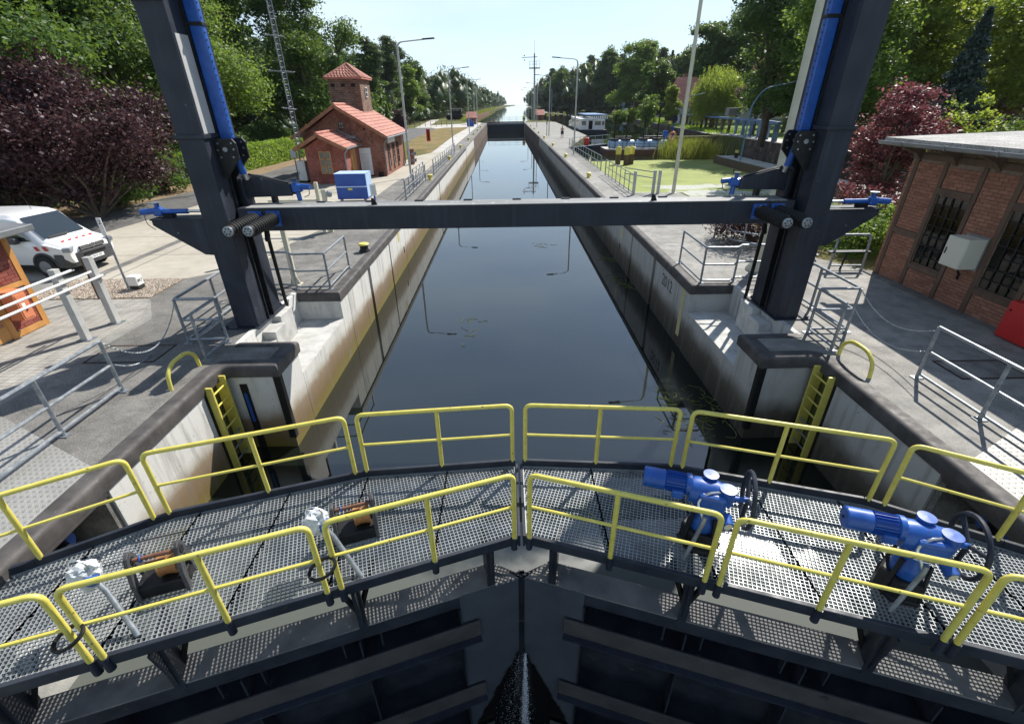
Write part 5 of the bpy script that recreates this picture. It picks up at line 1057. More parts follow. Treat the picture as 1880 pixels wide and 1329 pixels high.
t=thing('signal_box_mast','small grey instrument box on a post in front of the hedge','instrument',(-15.2,36.5,0)); MB().cyl((-15.2,36.5,0),(-15.2,36.5,1.2),.04,8).build('post',M['galv'],t); MB().box(-15.4,-15.0,36.4,36.6,1.2,1.7).build('box',M['whitepaint'],t,bevel=.01)
t=thing('slim_stake','thin wooden stake in the verge beside the hedge','stake',(-18.6,33.5,0)); MB().cyl((-18.6,33.5,0),(-19.1,33.6,2.9),.03,6).build('stake',M['bark'],t) 
# ---- far gate
t=thing('far_gate','dark steel upper gate closing the far end of the lock','lock gate',(0,136,-4))
MB().box(-4.8,4.8,136,136.4,-4,.0).build('gate_plate',M['anth'],t); MB().box(-4.85,4.85,135.7,136.8,.05,.28).build('walkway',M['rust'],t); MB().box(-4.8,4.8,135.9,136.0,-.35,-.05).build('girder',M['galv'],t)
for x in np.linspace(-4.6,4.6,6): MB().cyl((x,136.6,.28),(x,136.6,1.25),.03,6).build('rail_post',M['galv'],t)
for z in (.78,1.25): MB().cyl((-4.6,136.6,z),(4.6,136.6,z),.028,6).build('rail',M['galv'],t)
t=thing('yellow_marker','yellow and black marker box on the right end of the far gate','marker',(4.9,138,0)); MB().box(4.4,5.1,137.6,138.0,.3,1.5).build('box',M['yellow'],t); MB().box(4.38,5.12,137.58,137.6,.7,.95).build('band',M['black'],t)
def shed(label,x0,x1,y0,y1,h,rh):
    t=thing('gate_shed',label,'shed',((x0+x1)/2,y0,0),'red roofed gate sheds'); MB().box(x0,x1,y0,y1,0,h).build('wall',M['bw_shed'],t); MB().box((x0+x1)/2-.4,(x0+x1)/2+.4,y0-.03,y0,.1,h-.1).build('door',M['brownwood'],t)
    ym=(y0+y1)/2; MB().add([(x0-.2,y0-.35,h-.05),(x1+.2,y0-.35,h-.05),(x1+.2,ym,h+rh),(x0-.2,ym,h+rh),(x1+.2,y1+.35,h-.05),(x0-.2,y1+.35,h-.05)],[(0,1,2,3),(3,2,4,5),(0,3,5),(1,4,2),(0,5,4,1)]).build('roof',M['tile'],t)
shed('small red roofed shed on the left behind the far blue cabinet',-9.3,-7.2,128,131,1.5,1.2); shed('small red roofed shed on the right beside the weather mast',8.8,10.9,150.5,153.5,1.45,1.3)
t=thing('blue_cabinet','small blue cabinet on the left path near the far gate','cabinet',(-7.6,113,0)); MB().box(-8.35,-7.4,113,114,.1,1.5).build('case',M['bluedark'],t); MB().box(-7.38,-6.9,113.2,114,.1,1.1).build('side_box',M['bluedark'],t)
t=thing('old_machine','black iron winch machine displayed on the far left lawn','machine',(-15,160,0))
for k in range(5): MB().cyl((-17+k*.95,158.6,.9),(-17+k*.95,160,.9),.75,14).build('drum',M['blackmetal'],t)
MB().box(-16.2,-13.2,159.4,160.4,.4,2.6).build('frame',M['blackmetal'],t); MB().box(-16.4,-13,159.2,160.6,3.0,3.3).build('top_beam',M['galv'],t)
for x in (-16,-13.4): MB().box(x-.2,x+.2,159.5,160,2.4,3.2).build('upright',M['blackmetal'],t)
t=thing('warning_sign','red round edged sign with black mark on the dry left lawn','sign',(-8.65,57.4,0)); MB().cyl((-8.65,57.4,0),(-8.65,57.4,.9),.025,8).build('pole',M['whitepaint'],t); MB().box(-8.86,-8.44,57.38,57.42,.85,2.05).build('board',M['redpaint'],t); MB().box(-8.72,-8.58,57.36,57.38,.98,1.92).build('mark',M['black'],t)
t=thing('red_bin','dark red litter bin beside the lamp at the house corner','bin',(-7.9,42.6,0)); MB().lathe((-8.1,42.8,0),[(.0,.05),(.28,.05),(.3,1.2),(.0,1.25)],14).build('body',M['rust'],t,smooth=True)
t=thing('loudspeakers','grey horn loudspeakers clamped to the first left lamp post','loudspeaker',(-6.7,34.7,1.4))
for z in (1.5,1.1): MB().lathe((-6.6,34.7,z),[(.03,0),(.05,.15),(.14,.32),(.15,.33),(0,.2)],12,'x').build('horn',M['galv'],t,smooth=True)
# ---- square posts on the right platform
for x,y,nm in ((6.62,26.5,'at the railing end'),(7.75,26.8,'left one of the pair'),(8.02,26.8,'right one of the pair')):
    o=MB().box(x-.07,x+.07,y-.07,y+.07,.006,1.2).build('square_post',M['greypost'],bevel=.008); tag(o,'square grey post on the right platform, %s'%nm,'post','square posts')
t=thing('pipe_railing','thin double pipe railing between the square posts','railing',(7.2,26.7,0)); 
for z in (1.1,.8): MB().cyl((6.62,29.0,z),(7.75,26.8,z),.025,8).build('rail',M['galv'],t)
o=MB().obox((10.9,18.0,.03),(.5,.5,.03)).build('manhole_cover',M['conc']) if False else None
# ================= vegetation
def mesh_np(name,V,F,m):
    me=bpy.data.meshes.new(name); n,k=F.shape
    me.vertices.add(len(V)); me.vertices.foreach_set('co',V.astype(np.float32).ravel())
    me.loops.add(n*k); me.loops.foreach_set('vertex_index',F.astype(np.int32).ravel()); me.polygons.add(n); me.polygons.foreach_set('loop_start',np.arange(0,n*k,k,dtype=np.int32)); me.update(calc_edges=True); me.materials.append(m); return me
def unit(v): return v/np.maximum(1e-6,np.linalg.norm(v,axis=-1,keepdims=True))
def leaves(C,size,rg,up=.35,out=None,droop=0,asp=.62):
    """rhombic leaf faces centred on C"""
    n=len(C); d=unit(rg.normal(size=(n,3))*np.array([1,1,.7])-np.array([0,0,droop])); nn=rg.normal(size=(n,3))+np.array([0,0,up*2])
    if out is not None: nn+=out*.8
    s=unit(np.cross(d,nn)); L=size*(.45+rg.random(n)**1.6*1.15)[:,None]
    V=np.stack([C-d*L/2,C+s*L*asp/2+d*L*.05,C+d*L/2,C-s*L*asp/2+d*L*.05],1).reshape(-1,3); F=np.arange(n*4).reshape(n,4); return V,F
def crown_pts(blobs,nclump,per,cr,rg,shell=.45,flat=.65):
    B=np.array(blobs,float); wts=(B[:,3]*B[:,4]+B[:,5]*B[:,4]); wts/=wts.sum(); idx=rg.choice(len(B),nclump,p=wts)
    d=unit(rg.normal(size=(nclump,3))); r=rg.random(nclump)**shell; cc=B[idx,:3]+d*r[:,None]*B[idx,3:6]*rg.uniform(.85,1.08,(nclump,1))
    k=rg.integers(int(per*.6),int(per*1.4)+1,nclump); rep=np.repeat(np.arange(nclump),k); s=cr*rg.uniform(.6,1.3,nclump)
    off=rg.normal(size=(len(rep),3))*np.array([1,1,flat])*.55*s[rep][:,None]; return cc[rep]+off, unit(cc[rep]-B[idx,:3][rep]+1e-3), cc
def limb(mb,p,q,r0,r1,rg,n=5,wob=.12):
    p,q=np.array(p,float),np.array(q,float); L=np.linalg.norm(q-p); pts=[]
    for i in range(n+1):
        u=i/n; pts.append(tuple(p+(q-p)*u+(rg.normal(size=3)*wob*L*.15*math.sin(math.pi*u))+np.array([0,0,.10*L*math.sin(math.pi*u)*.3])))
    mb.tube(pts,[r0+(r1-r0)*i/n for i in range(n+1)],7)
PROTO={}
def make_tree(kind,h,r,seed,leaf=.22,dens=1.0,trunk_h=.25):
    """returns (trunk mesh, crown vertex data) in local coordinates"""
    rg=np.random.default_rng(seed); mb=MB()
    if kind=='broad':
        bl=[]; z0=h*trunk_h
        for i in range(14):
            a=rg.uniform(0,6.28); rr=r*rg.uniform(.35,.80); z=z0+(h-z0)*rg.uniform(.14,.90); s=r*rg.uniform(.20,.42); k=1-.45*max(0,(z/h-.6)/.4); bl.append((rr*k*math.cos(a),rr*k*math.sin(a),z,s,s,s*.8))
        bl.append((0,0,z0+(h-z0)*.5,r*.60,r*.60,(h-z0)*.44)); bl.append((rg.normal()*r*.1,rg.normal()*r*.1,h-r*.32,r*.42,r*.42,r*.34))
        nc=int(300*dens); C,O,cc=crown_pts(bl,nc,76,r*.17,rg,flat=.5); 
        limb(mb,(0,0,-.1),(rg.normal()*.2,rg.normal()*.2,h*.62),.05*h*.5,.02*h*.4,rg,7)
        for b_ in bl[:14]: limb(mb,(0,0,z0*rg.uniform(.8,1.5)),b_[:3],.012*h,.03,rg)
        for c in cc[::14]: limb(mb,(c[0]*.3,c[1]*.3,max(z0,c[2]*.75)),c,.03,.012,rg,3)
        V,F=leaves(C,leaf,rg,.5,O)
    elif kind=='pine':
        bl=[]; z0=h*.45
        for i in range(8): a=rg.uniform(0,6.28); z=z0+(h-z0)*(i+.5)/8; k=r*(1-.55*(i/8))*rg.uniform(.3,.7); s=r*rg.uniform(.3,.45); bl.append((k*math.cos(a),k*math.sin(a),z,s,s,s*.5))
        bl.append((0,0,h*.75,r*.45,r*.45,h*.24)); C,O,cc=crown_pts(bl,int(170*dens),70,r*.22,rg,flat=.4); limb(mb,(0,0,-.1),(.1,.1,h*.95),.022*h,.03,rg,6,.05)
        for b_ in bl[:8]: limb(mb,(0,0,b_[2]-.4),b_[:3],.06,.02,rg,3)
        V,F=leaves(C,leaf,rg,.3,O,asp=.35)
    elif kind=='spruce':
        n=int(9000*dens); u=rg.random(n)**.8; z=h*(.04+.95*u); rad=r*(1-u)**.85*(.72+.28*np.sin(z*9+rg.normal(size=n)*.6)); a=rg.uniform(0,6.28,n); q=rad*rg.random(n)**.4
        C=np.stack([q*np.cos(a),q*np.sin(a),z-.25*q],1); V,F=leaves(C,leaf,rg,.2,None,.7,.4); limb(mb,(0,0,-.1),(0,0,h*.97),.018*h,.02,rg,5,.02)
    elif kind=='willow':
        bl=[(0,0,h*.62,r*.8,r*.8,h*.33)]+[(r*.55*math.cos(a),r*.55*math.sin(a),h*.5,r*.5,r*.5,h*.33) for a in np.linspace(0,6.28,7)[:-1]]
        C,O,cc=crown_pts(bl,int(300*dens),10,r*.15,rg); S_=[C]; 
        for k in range(1,6): S_.append(C+np.array([0,0,-.28*k])+rg.normal(size=C.shape)*.06)
        C=np.concatenate(S_); C=C[C[:,2]>.3]; V,F=leaves(C,leaf,rg,.2,None,1.6,.3); limb(mb,(0,0,-.1),(0,0,h*.6),.3,.1,rg,5)
        for b_ in bl[1:]: limb(mb,(0,0,h*.3),b_[:3],.12,.03,rg)
    elif kind=='bush':
        bl=[(0,0,h*.5,r*.8,r*.8,h*.48)]+[(r*.5*math.cos(a),r*.5*math.sin(a),h*rg.uniform(.35,.7),r*.45,r*.45,h*.33) for a in rg.uniform(0,6.28,6)]
        C,O,cc=crown_pts(bl,int(90*dens),60,r*.22,rg,.5); C=C[C[:,2]>.02]; V,F=leaves(C,leaf,rg,.4,None)
        for c in cc[::6]: limb(mb,(rg.normal()*.06,rg.normal()*.06,0),c,.035,.01,rg,3)
    return mb,V,F
def tree(name,label,loc,kind,h,r,seed,lm,leaf=.22,dens=1.0,group=None,trunk_h=.25,cat='tree',proto=None,rz=None,scale=1):
    key=proto
    if key and key in PROTO: return copy_tree(PROTO[key],loc,rz if rz is not None else random.uniform(0,6.28),label,scale=scale,group=group)
    mb,V,F=make_tree(kind,h,r,seed,leaf,dens,trunk_h)
    t=thing(name,label,cat,(0,0,0),group); mb.build('trunk' if cat=='tree' else 'stems',M['bark'],t,smooth=True)
    me=mesh_np('crown',V,F,lm); o=bpy.data.objects.new('crown',me); COL.objects.link(o); o.parent=t
    t.location=loc; 
    if rz is not None: t.rotation_euler=(0,0,rz)
    if scale!=1: t.scale=(scale,)*3
    if key: PROTO[key]=t
    return t
L_,LL,LP_,LS,LY=M['leaf'],M['leaflight'],M['leafpine'],M['leafspruce'],M['leafyellow']
# near left
tree('purple_plum_tree','broad purple leaved tree beside the road at the left edge',(-18.9,22.4,0),'broad',6.6,4.0,1,M['leafpurple'],.15,2.3,trunk_h=.0)
tree('maple_tree','large dark green tree behind the purple tree at the far left',(-24.5,26.5,0),'broad',15,6.0,2,L_,.20,3.2,trunk_h=.02)
tree('maple_tree','large green tree right behind the purple tree',(-24.6,33.5,0),'broad',15,5.2,3,L_,.20,3.2,trunk_h=.05)
tree('maple_tree','sunlit bright green tree above the clipped hedge',(-25.4,43.5,0),'broad',16,6.4,4,LL,.20,3.4,trunk_h=.12)
tree('tall_tree','tall dark green tree behind the lattice mast',(-21.5,59,0),'broad',17,6.2,5,L_,.26,2.8,trunk_h=.02)
tree('tall_tree','tall dark tree filling the gap left of the lattice mast',(-29,54,0),'broad',18,6.5,6,L_,.36,1.8)
tree('tall_tree','tall dark tree filling the upper left corner',(-33,33,0),'broad',19,7,7,L_,.34,1.8)
tree('undergrowth_bush','dark green undergrowth bush beneath the purple tree',(-20.4,25.6,0),'bush',1.8,2.2,8,L_,.16,1.4,cat='shrub',group='road undergrowth')
tree('undergrowth_bush','green undergrowth bush at the road bend behind the purple tree',(-20.6,30.2,0),'bush',2.0,2.0,9,L_,.16,1.3,cat='shrub',group='road undergrowth')
tree('undergrowth_bush','green undergrowth bush behind the van',(-25,21.5,0),'bush',2.2,3.0,10,L_,.17,1.3,cat='shrub',group='road undergrowth')
for i,(x,y,h_,r_) in enumerate(((-24.5,36,2.6,2.6),(-26,41,2.8,2.8),(-25.5,47,2.6,2.6),(-26,32,3,3),(-29,27,3,3.2),(-31,21.5,3,3.2),(-24.5,53,2.8,3),(-27,60,3,3.4))):
    tree('undergrowth_bush','dark undergrowth bush in the shade of the left hand trees',(x,y,0),'bush',2.6,2.6,11,L_,.2,1.4,cat='shrub',group='shaded undergrowth',proto='ug',scale=h_/2.6)
# clipped hedge
rg=np.random.default_rng(20); n=26000; hx0,hy0,hx1,hy1=-21.2,33.5,-20.6,53.0
u=rg.random(n); fs=rg.integers(0,3,n); px=np.where(fs==0,.55,np.where(fs==1,rg.uniform(-.55,.55,n),-.55)); pz=np.where(fs==1,1.68,rg.uniform(0,1.68,n)); C=np.stack([hx0+(hx1-hx0)*u+px+rg.normal(size=n)*.07,hy0+(hy1-hy0)*u,pz+rg.normal(size=n)*.06+.06*np.sin(u*40)],1); V,F=leaves(C,.15,rg,.3)
t=thing('clipped_hedge','long clipped bright green hedge along the road','hedge',(-20.9,43,0)); MB().add([(-21.6,33.5,0),(-20.8,33.5,0),(-20.2,53,0),(-21.0,53,0),(-21.6,33.5,1.55),(-20.8,33.5,1.55),(-20.2,53,1.55),(-21.0,53,1.55)],[(3,2,1,0),(4,5,6,7),(0,1,5,4),(1,2,6,5),(2,3,7,6),(3,0,4,7)]).build('inner_twigs',M['bark'],t)
me=mesh_np('foliage',V-np.array([-20.9,43,0]),F,M['hedge']); o=bpy.data.objects.new('foliage',me); COL.objects.link(o); o.parent=t
# near right
tree('red_plum_tree','dark red leaved tree behind the right tower',(15.0,20.2,0),'broad',4.9,2.15,31,M['leafred'],.125,.85,trunk_h=.08)
tree('maple_tree','big yellow green tree at the upper right edge',(34.5,34,0),'broad',14.5,5.6,32,LY,.22,2.4,trunk_h=.25)
tree('maple_tree','big green tree behind the right tower top',(23.5,38,0),'broad',14.5,5.4,33,LL,.24,2.4,trunk_h=.12)
tree('maple_tree','broad green tree overhanging the far brick outbuilding',(43,38,0),'broad',15,6.0,34,LL,.24,2.2,trunk_h=.22)
tree('maple_tree','dark green tree between the spruce and the right tower',(27,48,0),'broad',13,5.0,35,L_,.26,2.0,trunk_h=.08)
for x_,y_,h_,r_,sd_,m_,lb in ((31.5,43,16.5,6.0,43,LY,'tall yellow green tree right behind the spruce'),(40,44,17,6.2,44,LL,'tall green tree above the brick outbuilding'),(48,50,18,6.5,45,L_,'tall dark tree at the far right edge'),(37,57,18,6.5,46,L_,'tall dark tree behind the brick outbuilding'),(27.5,56,17,6.0,47,L_,'tall dark tree right of the tower top')):
    tree('tall_tree',lb,(x_,y_,0),'broad',h_,r_,sd_,m_,.3,2.0,trunk_h=.12)
tree('blue_spruce','dark blue spruce standing before the right hand trees',(25.6,30.5,0),'spruce',8.6,2.5,36,LS,.3,1.5)
tree('leaning_maple','thin young maple with a bright yellow green branch above the roof',(17.2,19.6,0),'bush',4.8,1.3,37,LY,.12,.9)
tree('dark_shrub','dark conifer shrub at the right edge above the roof',(20.5,20.5,0),'bush',4.4,1.6,38,L_,.12,1.6,cat='shrub')
tree('purple_shrub','low purple barberry shrub inside the curved railing',(8.5,16.6,0),'bush',1.5,1.8,39,M['leafpurple'],.07,2.2,cat='shrub')
tree('green_shrub','spreading green juniper by the corner of the brick building',(11.3,15.4,0),'bush',1.6,1.5,40,LL,.10,1.4,cat='shrub')
tree('red_shrub','small reddish shrub below the dark red tree',(12.4,16.6,0),'bush',1.9,1.3,41,M['leafred'],.09,1.2,cat='shrub')
tree('low_green_shrub','low green shrub beside the looped railing',(10.2,16.9,0),'bush',1.0,1.2,42,LL,.09,1.1,cat='shrub')
# right bank
tree('willow','round light green willow beyond the blue pipe bridge',(36.2,92,0),'willow',10.4,4.4,51,LY,.34,2.6)
tree('copper_tree','brown leaved tree between the willow and the right tower',(36.0,76,0),'broad',8.8,3.2,52,M['leafbrown'],.24,1.8)
tree('birch','tall light green birch left of the right tower',(42.5,80,0),'broad',13.8,3.4,53,LL,.28,2.0)
tree('yellow_tree','small yellow green tree beside the far red roofed house',(29.4,95,0),'broad',6.8,1.7,54,LY,.24,1.2,trunk_h=.12)
tree('round_green_tree','small round green tree left of the yellow tree',(25.9,97,0),'bush',5.6,2.2,55,LL,.26,1.4)
tree('yellow_bush','bright yellow bush on the far shore of the basin',(28.6,121,0),'bush',3.8,1.7,56,LY,.3,1.0,cat='shrub')
tree('green_bush','green bush beside the bright yellow bush',(25.6,118,0),'bush',3.0,2.0,57,LL,.3,1.0,cat='shrub')
for i,(x,y,h,r,s,m_,lb) in enumerate([(44.5,118,18.5,5.5,61,L_,'big dark green tree behind the willow'),(52,122,22.5,7,62,L_,'huge dark green tree above the willow'),(61,120,22.5,6.5,63,L_,'huge dark green tree left of the right tower top'),(56,100,14,5,64,L_,'dark tree behind the upper red roof'),(66,95,17,6,65,LL,'green tree just left of the right tower'),(36,128,13,4.5,66,L_,'dark rounded tree beside the far house')]):
    tree('old_tree',lb,(x,y,0),'broad',h,r,s,m_,.42,1.7)
# wood on both banks: shared crowns
KW=[('broad',13,4.6,L_,.42),('broad',14.5,5.0,L_,.42),('pine',14,2.9,LP_,.4),('pine',15.5,3.1,LP_,.42),('broad',12,3.6,LL,.4),('spruce',13,2.6,LP_,.5)]
LBL=['green broadleaf tree in the wood %s','dense dark green tree in the wood %s','dark pine in the wood %s','tall narrow pine in the wood %s','lighter green tree in the wood %s','pointed conifer in the wood %s']
def wood(pts,side,grp):
    for i,(x,y,k,s) in enumerate(pts):
        kd,h,r,m_,lf=KW[k]; tree(['broadleaf_tree','dense_tree','pine_tree','slim_pine','light_tree','conifer'][k],LBL[k]%side,(x,y,0),kd,h,r,70+k,m_,lf,1.4,group=grp,trunk_h=.06,proto='w%d'%k,scale=s)
rg=np.random.default_rng(5); pts=[]
for y in np.arange(64,172,6.5):
    x0=-24-6*max(0,(90-y)/30)
    for j in range(3 if y<110 else 2): pts.append((x0-3-j*6.5+rg.normal()*1.2,y+rg.normal()*2,int(rg.integers(0,6)) if j==0 else int(rg.choice([0,1,2,3])),rg.uniform(.8,1.12)))
wood(pts,'left of the canal','trees of the left wood')
pts=[]
for u in np.linspace(0,1,20):
    x=24+46*u; y=300-150*u
    for j in range(2): pts.append((x+j*5+rg.normal()*1.5,y+j*9+rg.normal()*3,int(rg.choice([0,1,2,3,5])),rg.uniform(1.15,1.5)*(1.12 if .25<u<.7 else 1)))
wood(pts,'across the basin on the right','trees of the right wood')
tree('sunlit_oak','sunlit rounded oak standing out before the right wood',(40.5,168,0),'broad',20.5,7.5,90,LL,.5,2.4,trunk_h=.12)
# young columnar trees and red shrub on the left lawn
for i,(x,y) in enumerate(((-20.5,71),(-20.2,77),(-20.4,83),(-20.0,90))): tree('young_hornbeam','slim young green tree in the row behind the brick house',(x,y,0),'spruce',4.6,1.0,95,LL,.3,.5,group='row of young trees',proto='yh')
tree('red_hazel','small dark red tree on the left lawn beyond the house',(-19.0,98,0),'bush',3.6,1.7,96,M['leafpurple'],.22,.9); tree('red_hazel','smaller dark red shrub beside the dark red tree on the left lawn',(-20.6,99,0),'bush',2.6,1.3,97,M['leafpurple'],.22,.7,cat='shrub')
# far wood as one mass
rg=np.random.default_rng(77); Vs=[];Fs=[];off=0
def far(x,y,h,r,n,lf):
    global off
    bl=[(0,0,h*.5,r*.85,r*.85,h*.48),(r*.4*rg.normal(),r*.4*rg.normal(),h*.8,r*.5,r*.5,h*.2),(r*.5*rg.normal(),r*.5*rg.normal(),h*.45,r*.6,r*.6,h*.3)]; C,O,cc=crown_pts(bl,n//12,12,r*.25,rg); C=C+np.array([x,y,0]); V,F=leaves(C,lf,rg,.4,O); V=V.reshape(-1,4,3)[:,[0,1,2]].reshape(-1,3); F=np.arange(len(V)).reshape(-1,3); Vs.append(V);Fs.append(F+off);off+=len(V)
    for q in bl: # solid core added to block sky light through the sparse crown
        ov=np.array([(1,0,0),(-1,0,0),(0,1,0),(0,-1,0),(0,0,1),(0,0,-1)])*np.array(q[3:6])*.78*rg.uniform(.8,1.05,(6,1))+np.array(q[:3])+np.array([x,y,0]); Vs.append(ov); Fs.append(np.array([(0,2,4),(2,1,4),(1,3,4),(3,0,4),(2,0,5),(1,2,5),(3,1,5),(0,3,5)])+off); off+=6
for y in np.concatenate([np.arange(175,420,5.5),np.arange(420,1200,11)]):
    b0=-17-max(0,(240-y))*.06+ (max(0,y-430)*.022); 
    for j in range(3 if y<420 else 2): far(b0-2-j*6.5+rg.normal()*1.4,y+rg.normal()*3,rg.uniform(12,17.5),rg.uniform(4,5.6),800 if y<420 else 420,.85 if y<420 else 1.6)
for y in np.concatenate([np.arange(235,460,6),np.arange(460,1200,12)]):
    b0=24.5+max(0,y-300)*.012+max(0,y-430)*.02+(max(0,300-y)*.15); 
    for j in range(3 if y<460 else 2): far(b0+2+j*6.5+rg.normal()*1.5,y+rg.normal()*3,rg.uniform(15,21),rg.uniform(4.2,5.8),800 if y<460 else 420,.9 if y<460 else 1.6)
for u in np.linspace(0,1,60):
    for j in range(3): far(27+48*u+j*5+rg.normal()*2,305-148*u+6+j*8+rg.normal()*3,rg.uniform(15,20)*(1.15 if .25<u<.75 else .95),rg.uniform(4,5.5),420,.8)
    far(22+48*u+rg.normal(),296-148*u+rg.normal()*3,rg.uniform(3,6),rg.uniform(2.5,4),200,.6)
for y in np.arange(62,176,3.2):
    for j in range(3): far(-31-j*6-6*max(0,(90-y)/30)+rg.normal()*1.5,y+rg.normal()*2,rg.uniform(11.5,15),rg.uniform(3.6,4.8),520,.6)
    far(-24.5-6*max(0,(90-y)/30)+rg.normal(),y,rg.uniform(2,4.5),rg.uniform(1.8,3),160,.45)
for k in range(70): far(rg.uniform(60,150),rg.uniform(120,240),rg.uniform(15,23),rg.uniform(4,6),380,.9)
for k in range(55): far(rg.uniform(-110,-44),rg.uniform(35,170),rg.uniform(13,19),rg.uniform(4,6),420,.8)
for k in range(40): far(rg.uniform(48,110),rg.uniform(40,95),rg.uniform(12,17),rg.uniform(4,5.5),420,.7)
for k in range(60): far(rg.uniform(48,120),rg.uniform(-30,45),rg.uniform(12,17),rg.uniform(4,6),420,.7)
for k in range(26): far(rg.uniform(-60,-34),rg.uniform(18,60),rg.uniform(14,19),rg.uniform(4.5,6),700,.5)
me=mesh_np('distant_wood',np.concatenate(Vs),np.concatenate(Fs),M['leafdark']); o=bpy.data.objects.new('distant_wood',me); COL.objects.link(o); tag(o,'distant green woodland on both sides of the canal','woodland',kind='stuff')
# bank weeds on the far left bank, reeds at the pool
def blades(name,label,C,hmin,hmax,wd,m,cat,rg,lean=.18):
    n=len(C); H=rg.uniform(hmin,hmax,n); a=rg.uniform(0,6.28,n); s=np.stack([np.cos(a),np.sin(a),np.zeros(n)],1)*wd; l=rg.normal(size=(n,3))*lean*H[:,None]; l[:,2]=H; mid=C+l*np.array([.35,.35,.6]); top=C+l
    V=np.stack([C-s,C+s,mid+s*.7,top,mid-s*.7],1).reshape(-1,3); F=np.arange(n*5).reshape(n,5); me=mesh_np(name,V,F,m); o=bpy.data.objects.new(name,me); COL.objects.link(o); return tag(o,label,cat,kind='stuff')
rg=np.random.default_rng(8); n=3000; C=np.stack([rg.uniform(16.2,20.6,n)+rg.normal(size=n)*.4,49.5+4.5*rg.random(n)**.7+rg.normal(size=n)*.25,np.full(n,PZ)],1); blades('reed_bed','tall yellow green reeds growing in the pool','reeds' and C if False else C,0.6,2.0,.022,M['reed'],'reeds',rg)
n=9000; y=rg.uniform(150,520,n); xb=np.interp(y,[150,228,500,520],[-9.2,-12.1,-9.2,-9]); C=np.stack([xb-rg.uniform(.2,3.2,n),y,np.zeros(n)],1); blades('bank_grass','rough grass along the far left canal bank',C,.4,1.3,.10,M['reed'],'grass',rg,.3)
n=6000; a=rg.random(n); C=np.stack([np.interp(a,[0,.4,1],[30.7,32.6,37])+rg.uniform(.3,6,n),79+a*72,np.zeros(n)],1); blades('shore_grass','grass tufts on the right basin shore',C,.15,.5,.06,M['hedge'],'grass',rg,.3)
n=2600; C=np.stack([rg.uniform(-10.3,-8.2,n),rg.uniform(53.5,75,n),np.full(n,.01)],1)
# weed strands in the lock
rg=np.random.default_rng(9); m=MB()
for cx,cy,nn,sp in ((4.2,8.9,60,.45),(4.45,18.2,26,.3),(4.5,21.5,14,.25),(-1.3,13.9,10,.35),(1.6,23.8,9,.4),(-3.2,29,8,.35),(.8,6.4,8,.3)):
    for k in range(nn):
        x,y=cx+rg.normal()*sp,cy+rg.normal()*sp*1.3; a=rg.uniform(0,6.28); pts=[(x,y,WZ+.006)]
        for q in range(4): a+=rg.normal()*.6; pts.append((pts[-1][0]+.09*math.cos(a),pts[-1][1]+.09*math.sin(a),WZ+.006+.012*rg.random()))
        m.tube(pts,.006,4)
tag(m.build('water_weed',M['reed'],loc=(0,12,WZ)),'loose strands of water weed drifting in the lock','water weed',kind='stuff')
